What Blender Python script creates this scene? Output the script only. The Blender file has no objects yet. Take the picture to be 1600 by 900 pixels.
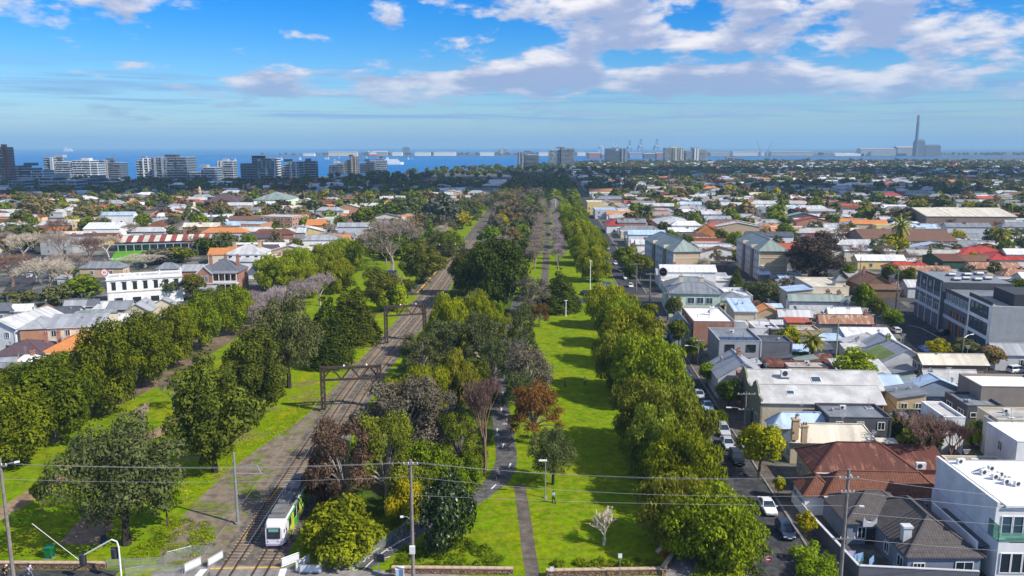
import bpy, math, random
import numpy as np
from mathutils import Vector, Matrix

# ------------------------------------------------------------------ camera, sky, sun
SC = bpy.context.scene
COL = SC.collection
R = math.radians
CAM_H = 49.0; FPX = 1244.4; PITCH = R(10.07)
CP, SP = math.cos(PITCH), math.sin(PITCH)
cam_data = bpy.data.cameras.new("camera"); cam = bpy.data.objects.new("camera", cam_data); COL.objects.link(cam)
cam.location = (0, 0, CAM_H); cam.rotation_euler = (R(90) - PITCH, 0, 0)
cam_data.lens = 28.0; cam_data.sensor_width = 36.0; cam_data.clip_start = 0.5; cam_data.clip_end = 120000
SC.camera = cam
SC.view_settings.view_transform = 'Standard'; SC.view_settings.look = 'None'
SC.view_settings.exposure = 0.55; SC.view_settings.gamma = 1.0
SC.cycles.max_bounces = 4; SC.cycles.diffuse_bounces = 2; SC.cycles.glossy_bounces = 2
SC.cycles.transmission_bounces = 2; SC.cycles.transparent_max_bounces = 6; SC.cycles.volume_bounces = 0
SC.cycles.use_denoising = True
SC.cycles.caustics_reflective = False; SC.cycles.caustics_refractive = False

HAZE = 1.15e-4
SUN_EL = R(41); SUN_DIR = Vector((0.895 * math.cos(SUN_EL), -0.446 * math.cos(SUN_EL), math.sin(SUN_EL))).normalized()
sun_data = bpy.data.lights.new("sun", 'SUN'); sun = bpy.data.objects.new("sun", sun_data); COL.objects.link(sun)
sun_data.energy = 4.3; sun_data.angle = R(0.53); sun_data.color = (1.0, 0.94, 0.84)
sun.rotation_euler = SUN_DIR.to_track_quat('Z', 'Y').to_euler(); sun.location = (80, -60, 300)

class NT:
    """small helper for wiring nodes"""
    def __init__(self, tree): self.t = tree; self.n = tree.nodes; self.l = tree.links
    def node(self, typ, **kw):
        nd = self.n.new(typ)
        for k, v in kw.items(): setattr(nd, k, v)
        return nd
    def put(self, sock, v):
        if isinstance(v, bpy.types.NodeSocket): self.l.new(v, sock)
        else: sock.default_value = v
    def math(self, op, a, b=0.0, c=None, clamp=False):
        nd = self.node('ShaderNodeMath', operation=op, use_clamp=clamp)
        self.put(nd.inputs[0], a); self.put(nd.inputs[1], b)
        if c is not None: self.put(nd.inputs[2], c)
        return nd.outputs[0]
    def mix(self, f, a, b, mode='MIX'):
        nd = self.node('ShaderNodeMix', data_type='RGBA', blend_type=mode)
        self.put(nd.inputs[0], f); self.put(nd.inputs[6], c4(a)); self.put(nd.inputs[7], c4(b))
        return nd.outputs[2]
    def noise(self, vec, scale, detail=3.0, rough=0.55, dist=0.0):
        nd = self.node('ShaderNodeTexNoise'); nd.inputs['Scale'].default_value = scale
        nd.inputs['Detail'].default_value = detail; nd.inputs['Roughness'].default_value = rough
        nd.inputs['Distortion'].default_value = dist
        if vec is not None: self.l.new(vec, nd.inputs['Vector'])
        return nd.outputs[0]
    def smooth(self, x, a, b):
        nd = self.node('ShaderNodeMapRange', interpolation_type='SMOOTHSTEP')
        self.put(nd.inputs[0], x); self.put(nd.inputs[1], a); self.put(nd.inputs[2], b)
        return nd.outputs[0]
    def xyz(self, x, y, z):
        nd = self.node('ShaderNodeCombineXYZ')
        for i, v in enumerate((x, y, z)): self.put(nd.inputs[i], v)
        return nd.outputs[0]
def c4(c):
    return (c[0], c[1], c[2], 1.0) if isinstance(c, (tuple, list)) and len(c) == 3 else c

world = bpy.data.worlds.new("World"); SC.world = world; world.use_nodes = True
def build_sky():
    w = NT(world.node_tree); w.n.clear()
    sky = w.node('ShaderNodeTexSky', sky_type='NISHITA', sun_disc=False)
    sky.sun_elevation = SUN_EL; sky.sun_rotation = math.atan2(SUN_DIR.x, SUN_DIR.y)
    sky.air_density = 1.0; sky.dust_density = 0.35; sky.ozone_density = 2.2; sky.altitude = 50
    hs = w.node('ShaderNodeHueSaturation'); hs.inputs['Saturation'].default_value = 1.3; hs.inputs['Hue'].default_value = 0.493
    w.l.new(sky.outputs[0], hs.inputs['Color'])
    bg = w.node('ShaderNodeBackground'); bg.inputs[1].default_value = 0.10
    tc = w.node('ShaderNodeTexCoord'); sep = w.node('ShaderNodeSeparateXYZ'); w.l.new(tc.outputs['Generated'], sep.inputs[0])
    X, Y, Z = sep.outputs
    az = w.math('MULTIPLY', w.math('ARCTAN2', X, Y), 57.2958)
    el = w.math('MULTIPLY', w.math('ARCSINE', Z), 57.2958)
    elp = w.math('MAXIMUM', el, 0.0)
    # deeper blue away from the horizon (clear winter air)
    tint = w.mix(w.smooth(elp, 0.0, 11.0), (0.64, 0.82, 1.02), (0.0, 0.54, 1.12))
    skyc = w.mix(1.0, hs.outputs[0], tint, 'MULTIPLY')
    w.l.new(skyc, bg.inputs[0])
    e3 = w.math('ADD', elp, 2.6)
    def coords(dy, seed, sx=1.0, sy=1.0):
        e = w.math('ADD', e3, dy)
        u = w.math('MULTIPLY', az, 0.19); v = w.math('LOGARITHM', e, math.e)
        return w.xyz(w.math('MULTIPLY', u, 0.95 * sx), w.math('MULTIPLY', v, 4.6 * sy), seed)
    SEED = 14.3
    d0 = w.noise(coords(0.0, SEED), 1.2, 11.0, 0.58, 0.15)
    d1 = w.noise(coords(0.55, SEED), 1.2, 6.0, 0.56, 0.15)
    d2 = w.noise(coords(1.3, SEED), 1.2, 3.0, 0.5, 0.15)
    # where the cloud banks lie (azimuth, elevation, half sizes in degrees, weight)
    bank = [(-30, 9.9, 12, 1.5, .17), (-33, 8.2, 8, .9, .16), (5, 9.3, 9, 1.4, .20), (1, 6.1, 8, 1.5, .15), (-7, 4.4, 13, .9, .22), (-14, 3.4, 9, .5, .12), (18, 3.9, 12, .7, .14), (6, 2.2, 15, .5, .13), (-24, 2.6, 10, .5, .09), (11, 7.1, 9, 0.9, .12),
            (24, 8.6, 12, 2.4, .15), (32, 6.3, 9, 2.0, .14), (22, 5.0, 10, 1.5, .12), (9, 4.4, 11, 1.0, .18), (33, 3.2, 8, .9, .12),
            (0, 4.6, 9, .8, .08), (-10, 7.3, 4, .3, .09), (14, 2.9, 10, .6, .05), (-17, 4.4, 7, .4, .02)]
    bias = None
    for a0, e0, sa, se, wt in bank:
        da = w.math('DIVIDE', w.math('SUBTRACT', az, a0), sa); de = w.math('DIVIDE', w.math('SUBTRACT', el, e0), se)
        r2 = w.math('ADD', w.math('MULTIPLY', da, da), w.math('MULTIPLY', de, de))
        g = w.math('MULTIPLY', w.math('POWER', 2.718, w.math('MULTIPLY', r2, -1.0)), wt)
        bias = g if bias is None else w.math('ADD', bias, g)
    far_side = w.math('MULTIPLY', w.smooth(w.math('ABSOLUTE', az), 36.0, 60.0), 0.09)
    high = w.math('MULTIPLY', w.smooth(el, 11.0, 18.0), 0.15)
    bias = w.math('ADD', bias, w.math('MAXIMUM', far_side, high))
    bias = w.math('SUBTRACT', bias, 0.055)
    dens = w.math('ADD', d0, bias)
    mask = w.smooth(dens, 0.535, 0.655)
    above = w.math('ADD', w.math('MULTIPLY', d1, 0.55), w.math('MULTIPLY', d2, 0.45))
    shade = w.smooth(w.math('ADD', above, w.math('MULTIPLY', bias, 0.6)), 0.50, 0.68)
    edge = w.smooth(dens, 0.60, 0.74)
    lit = w.mix(edge, (0.60, 0.64, 0.78), (0.92, 0.88, 0.90))
    ccol = w.mix(shade, lit, (0.34, 0.41, 0.63))
    # distant clouds sink into the blue-grey air
    ccol = w.mix(w.smooth(elp, 6.0, 0.3), ccol, (0.24, 0.40, 0.62))
    # thin streaky layer
    s0 = w.noise(coords(0.0, 41.0, 0.30, 1.9), 1.7, 6.0, 0.6, 0.5)
    band = w.math('MULTIPLY', w.smooth(elp, 0.4, 2.2), w.smooth(elp, 6.4, 4.2))
    smask = w.math('MULTIPLY', w.math('MULTIPLY', w.smooth(s0, 0.46, 0.70), band), 0.85)
    bgs = w.node('ShaderNodeBackground'); w.put(bgs.inputs[0], (0.20, 0.37, 0.66, 1)); bgs.inputs[1].default_value = 0.85
    bgc = w.node('ShaderNodeBackground'); w.l.new(ccol, bgc.inputs[0]); bgc.inputs[1].default_value = 0.80
    m1 = w.node('ShaderNodeMixShader'); w.put(m1.inputs[0], smask); w.l.new(bg.outputs[0], m1.inputs[1]); w.l.new(bgs.outputs[0], m1.inputs[2])
    m2 = w.node('ShaderNodeMixShader'); fade = w.math('MULTIPLY', mask, w.math('ADD', 0.55, w.math('MULTIPLY', w.smooth(elp, 0.6, 4.5), 0.45)))
    w.put(m2.inputs[0], fade); w.l.new(m1.outputs[0], m2.inputs[1]); w.l.new(bgc.outputs[0], m2.inputs[2])
    out = w.node('ShaderNodeOutputWorld'); w.l.new(m2.outputs[0], out.inputs[0])
build_sky()

# ------------------------------------------------------------------ picture point -> place on the ground (or at height h)
def G(px, py, h=0.0):
    a = (px - 800) / FPX; v = (py - 450) / FPX
    z = (CAM_H - h) / (CP * v + SP)
    return Vector((a * z, z * (CP - v * SP), h))
def HT(Y, py):
    v = (py - 450) / FPX
    return CAM_H - Y * (SP + v * CP) / (CP - v * SP)
def DEPTH(Y, h=0.0): return Y * CP + (CAM_H - h) * SP
def PX(p):
    dep = p[1] * CP + (CAM_H - p[2]) * SP
    return (800 + FPX * p[0] / dep, 450 + FPX * ((CAM_H - p[2]) * CP - p[1] * SP) / dep)

# ------------------------------------------------------------------ mesh collecting
class MB:
    def __init__(self): self.v = []; self.f = []; self.m = []
    def add(self, vs, fs, m=0):
        b = len(self.v); self.v.extend([tuple(p) for p in vs])
        for f in fs: self.f.append(tuple(i + b for i in f)); self.m.append(m)
    def box(self, x0, x1, y0, y1, z0, z1, m=0, top=True, bottom=True):
        vs = [(x0, y0, z0), (x1, y0, z0), (x1, y1, z0), (x0, y1, z0), (x0, y0, z1), (x1, y0, z1), (x1, y1, z1), (x0, y1, z1)]
        fs = [(0, 1, 5, 4), (1, 2, 6, 5), (2, 3, 7, 6), (3, 0, 4, 7)]
        if top: fs.append((4, 5, 6, 7))
        if bottom: fs.append((3, 2, 1, 0))
        self.add(vs, fs, m); return self
    def bar(self, p0, p1, w, h, m=0):
        p0 = Vector(p0); p1 = Vector(p1); d = (p1 - p0).normalized()
        s = d.cross(Vector((0, 0, 1)))
        if s.length < 1e-4: s = Vector((1, 0, 0))
        s.normalize(); u = s.cross(d).normalized()
        vs = []
        for p in (p0, p1):
            for a, b in ((-1, -1), (1, -1), (1, 1), (-1, 1)): vs.append(p + s * a * w / 2 + u * b * h / 2)
        self.add(vs, [(0, 1, 2, 3), (7, 6, 5, 4), (0, 4, 5, 1), (1, 5, 6, 2), (2, 6, 7, 3), (3, 7, 4, 0)], m); return self
    def tube(self, pts, rs, n=6, m=0, cap=True):
        pts = [Vector(p) for p in pts]
        if not isinstance(rs, (list, tuple)): rs = [rs] * len(pts)
        b = len(self.v); k = len(pts)
        prev = None
        for i, p in enumerate(pts):
            d = (pts[min(i + 1, k - 1)] - pts[max(i - 1, 0)]).normalized()
            ref = Vector((0, 0, 1)) if abs(d.z) < 0.9 else Vector((1, 0, 0))
            s = d.cross(ref).normalized()
            if prev is not None and s.dot(prev) < 0: s = -s
            prev = s; u = d.cross(s)
            for j in range(n):
                a = 2 * math.pi * j / n
                self.v.append(tuple(p + (s * math.cos(a) + u * math.sin(a)) * rs[i]))
        for i in range(k - 1):
            for j in range(n):
                a = b + i * n + j; c = b + i * n + (j + 1) % n
                self.f.append((a, c, c + n, a + n)); self.m.append(m)
        if cap:
            self.f.append(tuple(b + j for j in range(n))[::-1]); self.m.append(m)
            self.f.append(tuple(b + (k - 1) * n + j for j in range(n))); self.m.append(m)
        return self
    def prism(self, poly, z0, z1, m=0, bottom=False):
        n = len(poly)
        vs = [(p[0], p[1], z0) for p in poly] + [(p[0], p[1], z1) for p in poly]
        fs = [(i, (i + 1) % n, (i + 1) % n + n, i + n) for i in range(n)] + [tuple(range(n, 2 * n))]
        if bottom: fs.append(tuple(range(n))[::-1])
        self.add(vs, fs, m); return self
    def lathe(self, prof, c=(0, 0, 0), n=10, m=0):
        b = len(self.v)
        for r, z in prof:
            for j in range(n):
                a = 2 * math.pi * j / n; self.v.append((c[0] + r * math.cos(a), c[1] + r * math.sin(a), c[2] + z))
        for i in range(len(prof) - 1):
            for j in range(n):
                a = b + i * n + j; d = b + i * n + (j + 1) % n
                self.f.append((a, d, d + n, a + n)); self.m.append(m)
        self.f.append(tuple(b + (len(prof) - 1) * n + j for j in range(n))); self.m.append(m)
        return self
    def mesh(self, name, mats, uv=False, smooth=False):
        me = bpy.data.meshes.new(name); me.from_pydata(self.v, [], self.f)
        if not isinstance(mats, (list, tuple)): mats = [mats]
        for mt in mats: me.materials.append(mt)
        if len(mats) > 1: me.polygons.foreach_set('material_index', self.m)
        if uv: face_uv(me)
        if smooth: me.polygons.foreach_set('use_smooth', [True] * len(me.polygons))
        me.update(); return me
    def build(self, name, mats, parent=None, loc=None, rz=0.0, uv=False, smooth=False):
        return link(name, self.mesh(name, mats, uv, smooth), parent, loc, rz)
def face_uv(me):
    """metres along the face's level line and up its slope"""
    lay = me.uv_layers.new(name='UVMap'); up = Vector((0, 0, 1))
    vs = me.vertices; buf = [0.0] * (2 * len(me.loops))
    for p in me.polygons:
        n = p.normal
        e = up.cross(n)
        if e.length < 0.02: e = Vector((1, 0, 0))
        e.normalize(); s = n.cross(e)
        for li in p.loop_indices:
            co = vs[me.loops[li].vertex_index].co
            buf[2 * li] = co.dot(e); buf[2 * li + 1] = co.dot(s)
    lay.data.foreach_set('uv', buf)
def link(name, me, parent=None, loc=None, rz=0.0, scale=None):
    o = bpy.data.objects.new(name, me); COL.objects.link(o)
    if parent is not None: o.parent = parent
    if loc is not None: o.location = loc
    if rz: o.rotation_euler = (0, 0, rz)
    if scale is not None: o.scale = scale
    return o
REG = []          # things whose label is completed at the end from where they stand
def tag(o, label, cat, group=None):
    o['label'] = label; o['category'] = cat
    if group: o['group'] = group
    return o
def auto(o, desc, cat, group=None, pos=None):
    o['category'] = cat
    if group: o['group'] = group
    REG.append((o, desc, Vector(pos if pos is not None else o.location))); return o
def thing(name, loc, rz=0.0):
    return link(name, None, None, loc, rz)
def struct(o): o['kind'] = 'structure'; return o
def stuff(o): o['kind'] = 'stuff'; return o
def copy_tree(o, parent=None):
    c = o.copy(); COL.objects.link(c)
    for k in ('label', 'category', 'group'):
        if k in c: del c[k]
    if parent is not None: c.parent = parent
    for ch in KIDS.get(o.name, []): copy_kid(ch, c)
    return c
def copy_kid(ch, parent):
    d = ch.copy(); COL.objects.link(d); d.parent = parent
    for g in KIDS.get(ch.name, []): copy_kid(g, d)
KIDS = {}
def kids_of(root):
    """remember the parts of a prototype for copying"""
    for o in bpy.data.objects:
        pass
def remember(root, *parts):
    KIDS[root.name] = list(parts)

# ------------------------------------------------------------------ materials
def base_mat(name):
    m = bpy.data.materials.new(name); m.use_nodes = True
    t = NT(m.node_tree); bs = t.n['Principled BSDF']
    return m, t, bs
def scl(c, k): return tuple(min(1.0, max(0.0, x * k)) for x in c[:3])
def mat(name, col, rough=0.85, var=0.14, scale=0.8, metal=0.0, spec=0.3, bump=0.0, obj_var=0.0):
    m, t, bs = base_mat(name)
    tc = t.node('ShaderNodeTexCoord')
    n1 = t.noise(tc.outputs['Object'], scale, 5.0, 0.62)
    f = t.smooth(n1, 0.3, 0.7)
    c = t.mix(f, scl(col, 1 - var), scl(col, 1 + var))
    if obj_var:
        oi = t.node('ShaderNodeObjectInfo')
        k = t.math('ADD', 1 - obj_var, t.math('MULTIPLY', oi.outputs['Random'], 2 * obj_var))
        c = t.mix(1.0, c, t.xyz(k, k, k), 'MULTIPLY')
    t.put(bs.inputs['Base Color'], c)
    bs.inputs['Roughness'].default_value = rough; bs.inputs['Metallic'].default_value = metal
    bs.inputs['Specular IOR Level'].default_value = spec
    if bump:
        b = t.node('ShaderNodeBump'); b.inputs['Strength'].default_value = bump; b.inputs['Distance'].default_value = 0.05
        t.l.new(t.noise(tc.outputs['Object'], scale * 8, 4.0), b.inputs['Height']); t.l.new(b.outputs[0], bs.inputs['Normal'])
    return m
def metal_roof(name, col, rust=0.0, rough=0.5, sheet=0.76, rustcol=(0.16, 0.055, 0.03)):
    m, t, bs = base_mat(name)
    uv = t.node('ShaderNodeUVMap'); sp = t.node('ShaderNodeSeparateXYZ'); t.l.new(uv.outputs[0], sp.inputs[0])
    u = t.math('DIVIDE', sp.outputs[0], sheet); fl = t.math('FLOOR', u)
    wn = t.node('ShaderNodeTexWhiteNoise', noise_dimensions='2D'); oi = t.node('ShaderNodeObjectInfo')
    t.l.new(t.xyz(fl, t.math('MULTIPLY', oi.outputs['Random'], 97.0), 0.0), wn.inputs['Vector'])
    k = t.math('ADD', 0.80, t.math('MULTIPLY', wn.outputs[0], 0.36))
    c = t.mix(1.0, col, t.xyz(k, k, k), 'MULTIPLY')
    tc = t.node('ShaderNodeTexCoord')
    grime = t.noise(tc.outputs['Object'], 0.35, 6.0, 0.65)
    c = t.mix(t.math('MULTIPLY', t.smooth(grime, 0.45, 0.70), 0.6), c, scl(col, 0.55))
    if rust:
        st = t.noise(t.xyz(t.math('MULTIPLY', sp.outputs[0], 1.2), t.math('MULTIPLY', sp.outputs[1], 0.28), 3.1), 1.0, 7.0, 0.68)
        c = t.mix(t.smooth(st, 0.66 - rust * 0.4, 0.74 - rust * 0.3), c, rustcol)
    t.put(bs.inputs['Base Color'], c); bs.inputs['Roughness'].default_value = rough
    bs.inputs['Specular IOR Level'].default_value = 0.35
    seam = t.math('ABSOLUTE', t.math('SUBTRACT', t.math('FRACT', t.math('DIVIDE', sp.outputs[0], 0.19)), 0.5))
    b = t.node('ShaderNodeBump'); b.inputs['Strength'].default_value = 0.55; b.inputs['Distance'].default_value = 0.04
    t.l.new(seam, b.inputs['Height']); t.l.new(b.outputs[0], bs.inputs['Normal'])
    return m
def tile_roof(name, col, rough=0.8, var=0.3):
    m, t, bs = base_mat(name)
    uv = t.node('ShaderNodeUVMap'); sp = t.node('ShaderNodeSeparateXYZ'); t.l.new(uv.outputs[0], sp.inputs[0])
    u = t.math('DIVIDE', sp.outputs[0], 0.34); v = t.math('DIVIDE', sp.outputs[1], 0.36)
    wn = t.node('ShaderNodeTexWhiteNoise', noise_dimensions='2D')
    t.l.new(t.xyz(t.math('FLOOR', u), t.math('FLOOR', v), 0.0), wn.inputs['Vector'])
    k = t.math('ADD', 1 - var / 2, t.math('MULTIPLY', wn.outputs[0], var))
    tc = t.node('ShaderNodeTexCoord'); g = t.noise(tc.outputs['Object'], 0.4, 6.0, 0.65)
    c = t.mix(1.0, col, t.xyz(k, k, k), 'MULTIPLY')
    c = t.mix(t.math('MULTIPLY', t.smooth(g, 0.45, 0.75), 0.4), c, scl(col, 0.55))
    t.put(bs.inputs['Base Color'], c); bs.inputs['Roughness'].default_value = rough; bs.inputs['Specular IOR Level'].default_value = 0.25
    hgt = t.math('ADD', t.math('FRACT', v), t.math('MULTIPLY', t.math('ABSOLUTE', t.math('SUBTRACT', t.math('FRACT', u), 0.5)), 0.9))
    b = t.node('ShaderNodeBump'); b.inputs['Strength'].default_value = 0.9; b.inputs['Distance'].default_value = 0.07; b.invert = True
    t.l.new(hgt, b.inputs['Height']); t.l.new(b.outputs[0], bs.inputs['Normal'])
    return m
def brick_mat(name, col, mortar=(0.35, 0.32, 0.28)):
    m, t, bs = base_mat(name)
    uv = t.node('ShaderNodeUVMap'); br = t.node('ShaderNodeTexBrick')
    t.l.new(uv.outputs[0], br.inputs['Vector'])
    br.inputs['Color1'].default_value = c4(scl(col, 0.82)); br.inputs['Color2'].default_value = c4(scl(col, 1.2)); br.inputs['Mortar'].default_value = c4(mortar)
    br.inputs['Scale'].default_value = 1.0; br.inputs['Mortar Size'].default_value = 0.012
    br.inputs['Brick Width'].default_value = 0.24; br.inputs['Row Height'].default_value = 0.085
    tc = t.node('ShaderNodeTexCoord'); g = t.noise(tc.outputs['Object'], 0.5, 6.0, 0.65)
    c = t.mix(t.math('MULTIPLY', t.smooth(g, 0.45, 0.72), 0.45), br.outputs[0], scl(col, 0.6))
    t.put(bs.inputs['Base Color'], c); bs.inputs['Roughness'].default_value = 0.9; bs.inputs['Specular IOR Level'].default_value = 0.2
    return m
def glass_mat(name, col=(0.02, 0.03, 0.04), rough=0.08):
    m, t, bs = base_mat(name); bs.inputs['Base Color'].default_value = c4(col)
    bs.inputs['Roughness'].default_value = rough; bs.inputs['Specular IOR Level'].default_value = 0.6
    return m
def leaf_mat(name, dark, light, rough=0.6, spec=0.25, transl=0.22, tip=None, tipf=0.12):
    """tones by leaf and by clump, with sunlit and shaded foliage put into their spread"""
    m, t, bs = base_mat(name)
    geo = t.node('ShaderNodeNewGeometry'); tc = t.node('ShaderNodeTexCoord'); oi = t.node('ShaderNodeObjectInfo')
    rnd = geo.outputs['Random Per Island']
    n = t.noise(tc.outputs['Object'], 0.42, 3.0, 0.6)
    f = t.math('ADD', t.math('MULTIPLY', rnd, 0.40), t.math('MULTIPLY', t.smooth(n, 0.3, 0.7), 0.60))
    c = t.mix(f, dark, light)  # random leaf tones; dark end also paints shaded gaps, light end sunlit leaves
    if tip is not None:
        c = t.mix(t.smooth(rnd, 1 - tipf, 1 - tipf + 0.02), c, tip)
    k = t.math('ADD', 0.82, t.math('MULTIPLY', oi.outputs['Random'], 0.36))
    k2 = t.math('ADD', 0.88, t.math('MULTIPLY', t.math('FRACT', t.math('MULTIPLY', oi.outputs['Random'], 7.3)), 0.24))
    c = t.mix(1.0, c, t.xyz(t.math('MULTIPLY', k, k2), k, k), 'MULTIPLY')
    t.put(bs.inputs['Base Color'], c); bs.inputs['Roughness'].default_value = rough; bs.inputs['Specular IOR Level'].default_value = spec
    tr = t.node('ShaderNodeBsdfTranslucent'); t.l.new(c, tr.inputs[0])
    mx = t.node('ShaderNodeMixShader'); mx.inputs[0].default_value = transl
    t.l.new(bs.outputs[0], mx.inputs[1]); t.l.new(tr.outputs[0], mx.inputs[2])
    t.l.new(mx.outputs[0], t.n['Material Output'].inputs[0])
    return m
# ------------------------------------------------------------------ ground, park, roads, rails
def ground_mat(name, cols, scales, thr=(0.42, 0.58), rough=0.95, bump=0.4, fine=6.0):
    """cols[0] with patches of the others, patch sizes by scale (world metres)"""
    m, t, bs = base_mat(name)
    geo = t.node('ShaderNodeNewGeometry'); P = geo.outputs['Position']
    c = cols[0]
    for i, cc in enumerate(cols[1:]):
        off = t.node('ShaderNodeVectorMath', operation='ADD'); t.l.new(P, off.inputs[0]); off.inputs[1].default_value = (37.1 * i, 11.7 * i, 0)
        c = t.mix(t.smooth(t.noise(off.outputs[0], scales[i], 6.0, 0.62), thr[0], thr[1]), c, cc)
    fn = t.noise(P, fine, 3.0, 0.6); k = t.math('ADD', 0.72, t.math('MULTIPLY', fn, 0.56))
    mid = t.smooth(t.noise(P, 0.95, 5.0, 0.7), 0.25, 0.75); k = t.math('MULTIPLY', k, t.math('ADD', 0.72, t.math('MULTIPLY', mid, 0.56)))
    c = t.mix(1.0, c, t.xyz(k, k, k), 'MULTIPLY')
    t.put(bs.inputs['Base Color'], c); bs.inputs['Roughness'].default_value = rough; bs.inputs['Specular IOR Level'].default_value = 0.0 if cols[0][2] < .02 else 0.12
    if bump:
        b = t.node('ShaderNodeBump'); b.inputs['Strength'].default_value = bump; b.inputs['Distance'].default_value = 0.08
        t.l.new(t.noise(P, fine * 0.8, 4.0), b.inputs['Height']); t.l.new(b.outputs[0], bs.inputs['Normal'])
    return m
M = {}
M['terrain'] = ground_mat('suburb_ground', [(0.16, 0.15, 0.13), (0.055, 0.07, 0.025), (0.22, 0.20, 0.17), (0.07, 0.07, 0.075)], [0.05, 0.11, 0.07], fine=1.0)
M['lawn'] = ground_mat('lawn_grass', [(0.145, 0.250, 0.002), (0.240, 0.270, 0.004), (0.085, 0.170, 0.002), (0.20, 0.205, 0.02)], [0.10, 0.35, 0.85], thr=(0.42, 0.68), fine=3.2, bump=0.9)
M['meadow'] = ground_mat('rough_grass', [(0.16, 0.235, 0.003), (0.27, 0.27, 0.006), (0.19, 0.16, 0.06)], [0.30, 0.13], thr=(0.50, 0.66), fine=2.4, bump=1.0)
M['mulch'] = ground_mat('bark_mulch', [(0.17, 0.115, 0.08), (0.22, 0.155, 0.105), (0.11, 0.10, 0.04)], [0.5, 0.15], fine=5.0, bump=0.8)
M['ballast'] = ground_mat('rail_ballast', [(0.16, 0.14, 0.115), (0.22, 0.175, 0.12), (0.10, 0.095, 0.09)], [0.22, 0.5], fine=7.0, bump=1.0)
M['verge'] = ground_mat('dry_verge', [(0.215, 0.175, 0.13), (0.13, 0.18, 0.012), (0.15, 0.115, 0.08)], [0.22, 0.5], thr=(0.50, 0.62), fine=5.0, bump=0.8)
M['thicket'] = ground_mat('thicket_floor', [(0.055, 0.075, 0.016), (0.10, 0.065, 0.035), (0.07, 0.12, 0.012)], [0.14, 0.3], fine=4.0, bump=0.8)
M['asphalt'] = ground_mat('asphalt', [(0.062, 0.062, 0.066), (0.085, 0.083, 0.083), (0.045, 0.045, 0.05)], [0.12, 0.6], fine=9.0, bump=0.2)
M['concrete'] = ground_mat('concrete_path', [(0.27, 0.25, 0.23), (0.21, 0.195, 0.18)], [0.3], fine=6.0, bump=0.2)
M['dirt'] = ground_mat('dirt_path', [(0.30, 0.21, 0.125), (0.23, 0.155, 0.09)], [0.4], fine=5.0, bump=0.5)
M['dark_dirt'] = ground_mat('dark_gravel', [(0.105, 0.088, 0.075), (0.15, 0.125, 0.10)], [0.5], fine=7.0, bump=0.6)
M['turf'] = ground_mat('bowling_turf', [(0.10, 0.29, 0.02), (0.14, 0.33, 0.03)], [0.05], fine=1.5, bump=0.0)

def sheet(name, poly, z, m):
    b = MB(); b.add([(p[0], p[1], z) for p in poly], [tuple(range(len(poly)))])
    # make it face up
    me = b.mesh(name, m)
    if me.polygons[0].normal.z < 0: me.flip_normals()
    return struct(link(name, me))
def pxs(*pts): return [(G(x, y).x, G(x, y).y) for x, y in pts]
def smoothline(pts, n=6):
    """Catmull-Rom through the points"""
    P = [Vector((p[0], p[1])) for p in pts]; out = []
    for i in range(len(P) - 1):
        a = P[max(i - 1, 0)]; b = P[i]; c = P[i + 1]; d = P[min(i + 2, len(P) - 1)]
        for k in range(n):
            t = k / n
            out.append(0.5 * ((2 * b) + (c - a) * t + (2 * a - 5 * b + 4 * c - d) * t * t + (3 * b - a - 3 * c + d) * t ** 3))
    out.append(P[-1]); return out
def strip(name, pts, w, z, m, kind=True, thick=0.0, off=0.0):
    L = [Vector((p[0], p[1])) for p in pts]; b = MB(); vs = []
    for i, p in enumerate(L):
        d = (L[min(i + 1, len(L) - 1)] - L[max(i - 1, 0)]).normalized(); n = Vector((d.y, -d.x))
        ww = w[i] if isinstance(w, list) else w
        vs.append((p + n * (off - ww / 2), p + n * (off + ww / 2)))
    for i in range(len(L) - 1):
        a, c = vs[i]; e, f = vs[i + 1]
        b.add([(a.x, a.y, z), (c.x, c.y, z), (f.x, f.y, z), (e.x, e.y, z)], [(0, 1, 2, 3)])
        if thick:
            for q, r_ in ((a, e), (f, c)):
                b.add([(q.x, q.y, z - thick), (q.x, q.y, z), (r_.x, r_.y, z), (r_.x, r_.y, z - thick)], [(0, 1, 2, 3)])
    o = b.build(name, m)
    return struct(o) if kind else o

COAST = [(-9000, 900), (-2500, 1080), (-900, 1180), (-420, 1260), (-250, 1400), (-60, 1850), (150, 2250), (520, 2700), (900, 3050), (1400, 3300), (2300, 3700), (4200, 4200), (30000, 5000)]
sheet('terrain', COAST + [(30000, -600), (-9000, -600)], 0.0, M['terrain'])
def sea_mat():
    m, t, bs = base_mat('sea_water'); geo = t.node('ShaderNodeNewGeometry')
    n = t.noise(geo.outputs['Position'], 0.004, 5.0, 0.6)
    t.put(bs.inputs['Base Color'], t.mix(t.smooth(n, 0.35, 0.65), (0.003, 0.125, 0.34), (0.006, 0.155, 0.40)))
    bs.inputs['Roughness'].default_value = 0.45; bs.inputs['Specular IOR Level'].default_value = 0.12
    b = t.node('ShaderNodeBump'); b.inputs['Strength'].default_value = 0.3; b.inputs['Distance'].default_value = 0.4
    t.l.new(t.noise(geo.outputs['Position'], 0.25, 4.0), b.inputs['Height']); t.l.new(b.outputs[0], bs.inputs['Normal'])
    return m
M['sea'] = sea_mat()
sheet('sea', [(-29000, 500), (-29000, 29000), (29500, 29000), (29500, 500)], -1.2, M['sea'])
# peninsula and port across the bay, then the land behind them
sheet('far_shore', [(-1750, 4300), (-900, 4150), (0, 4300), (900, 3900), (1500, 4000), (3000, 4350), (30000, 5400), (30000, 12000), (2000, 9500), (-400, 6200)], -0.4, M['terrain'])

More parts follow.
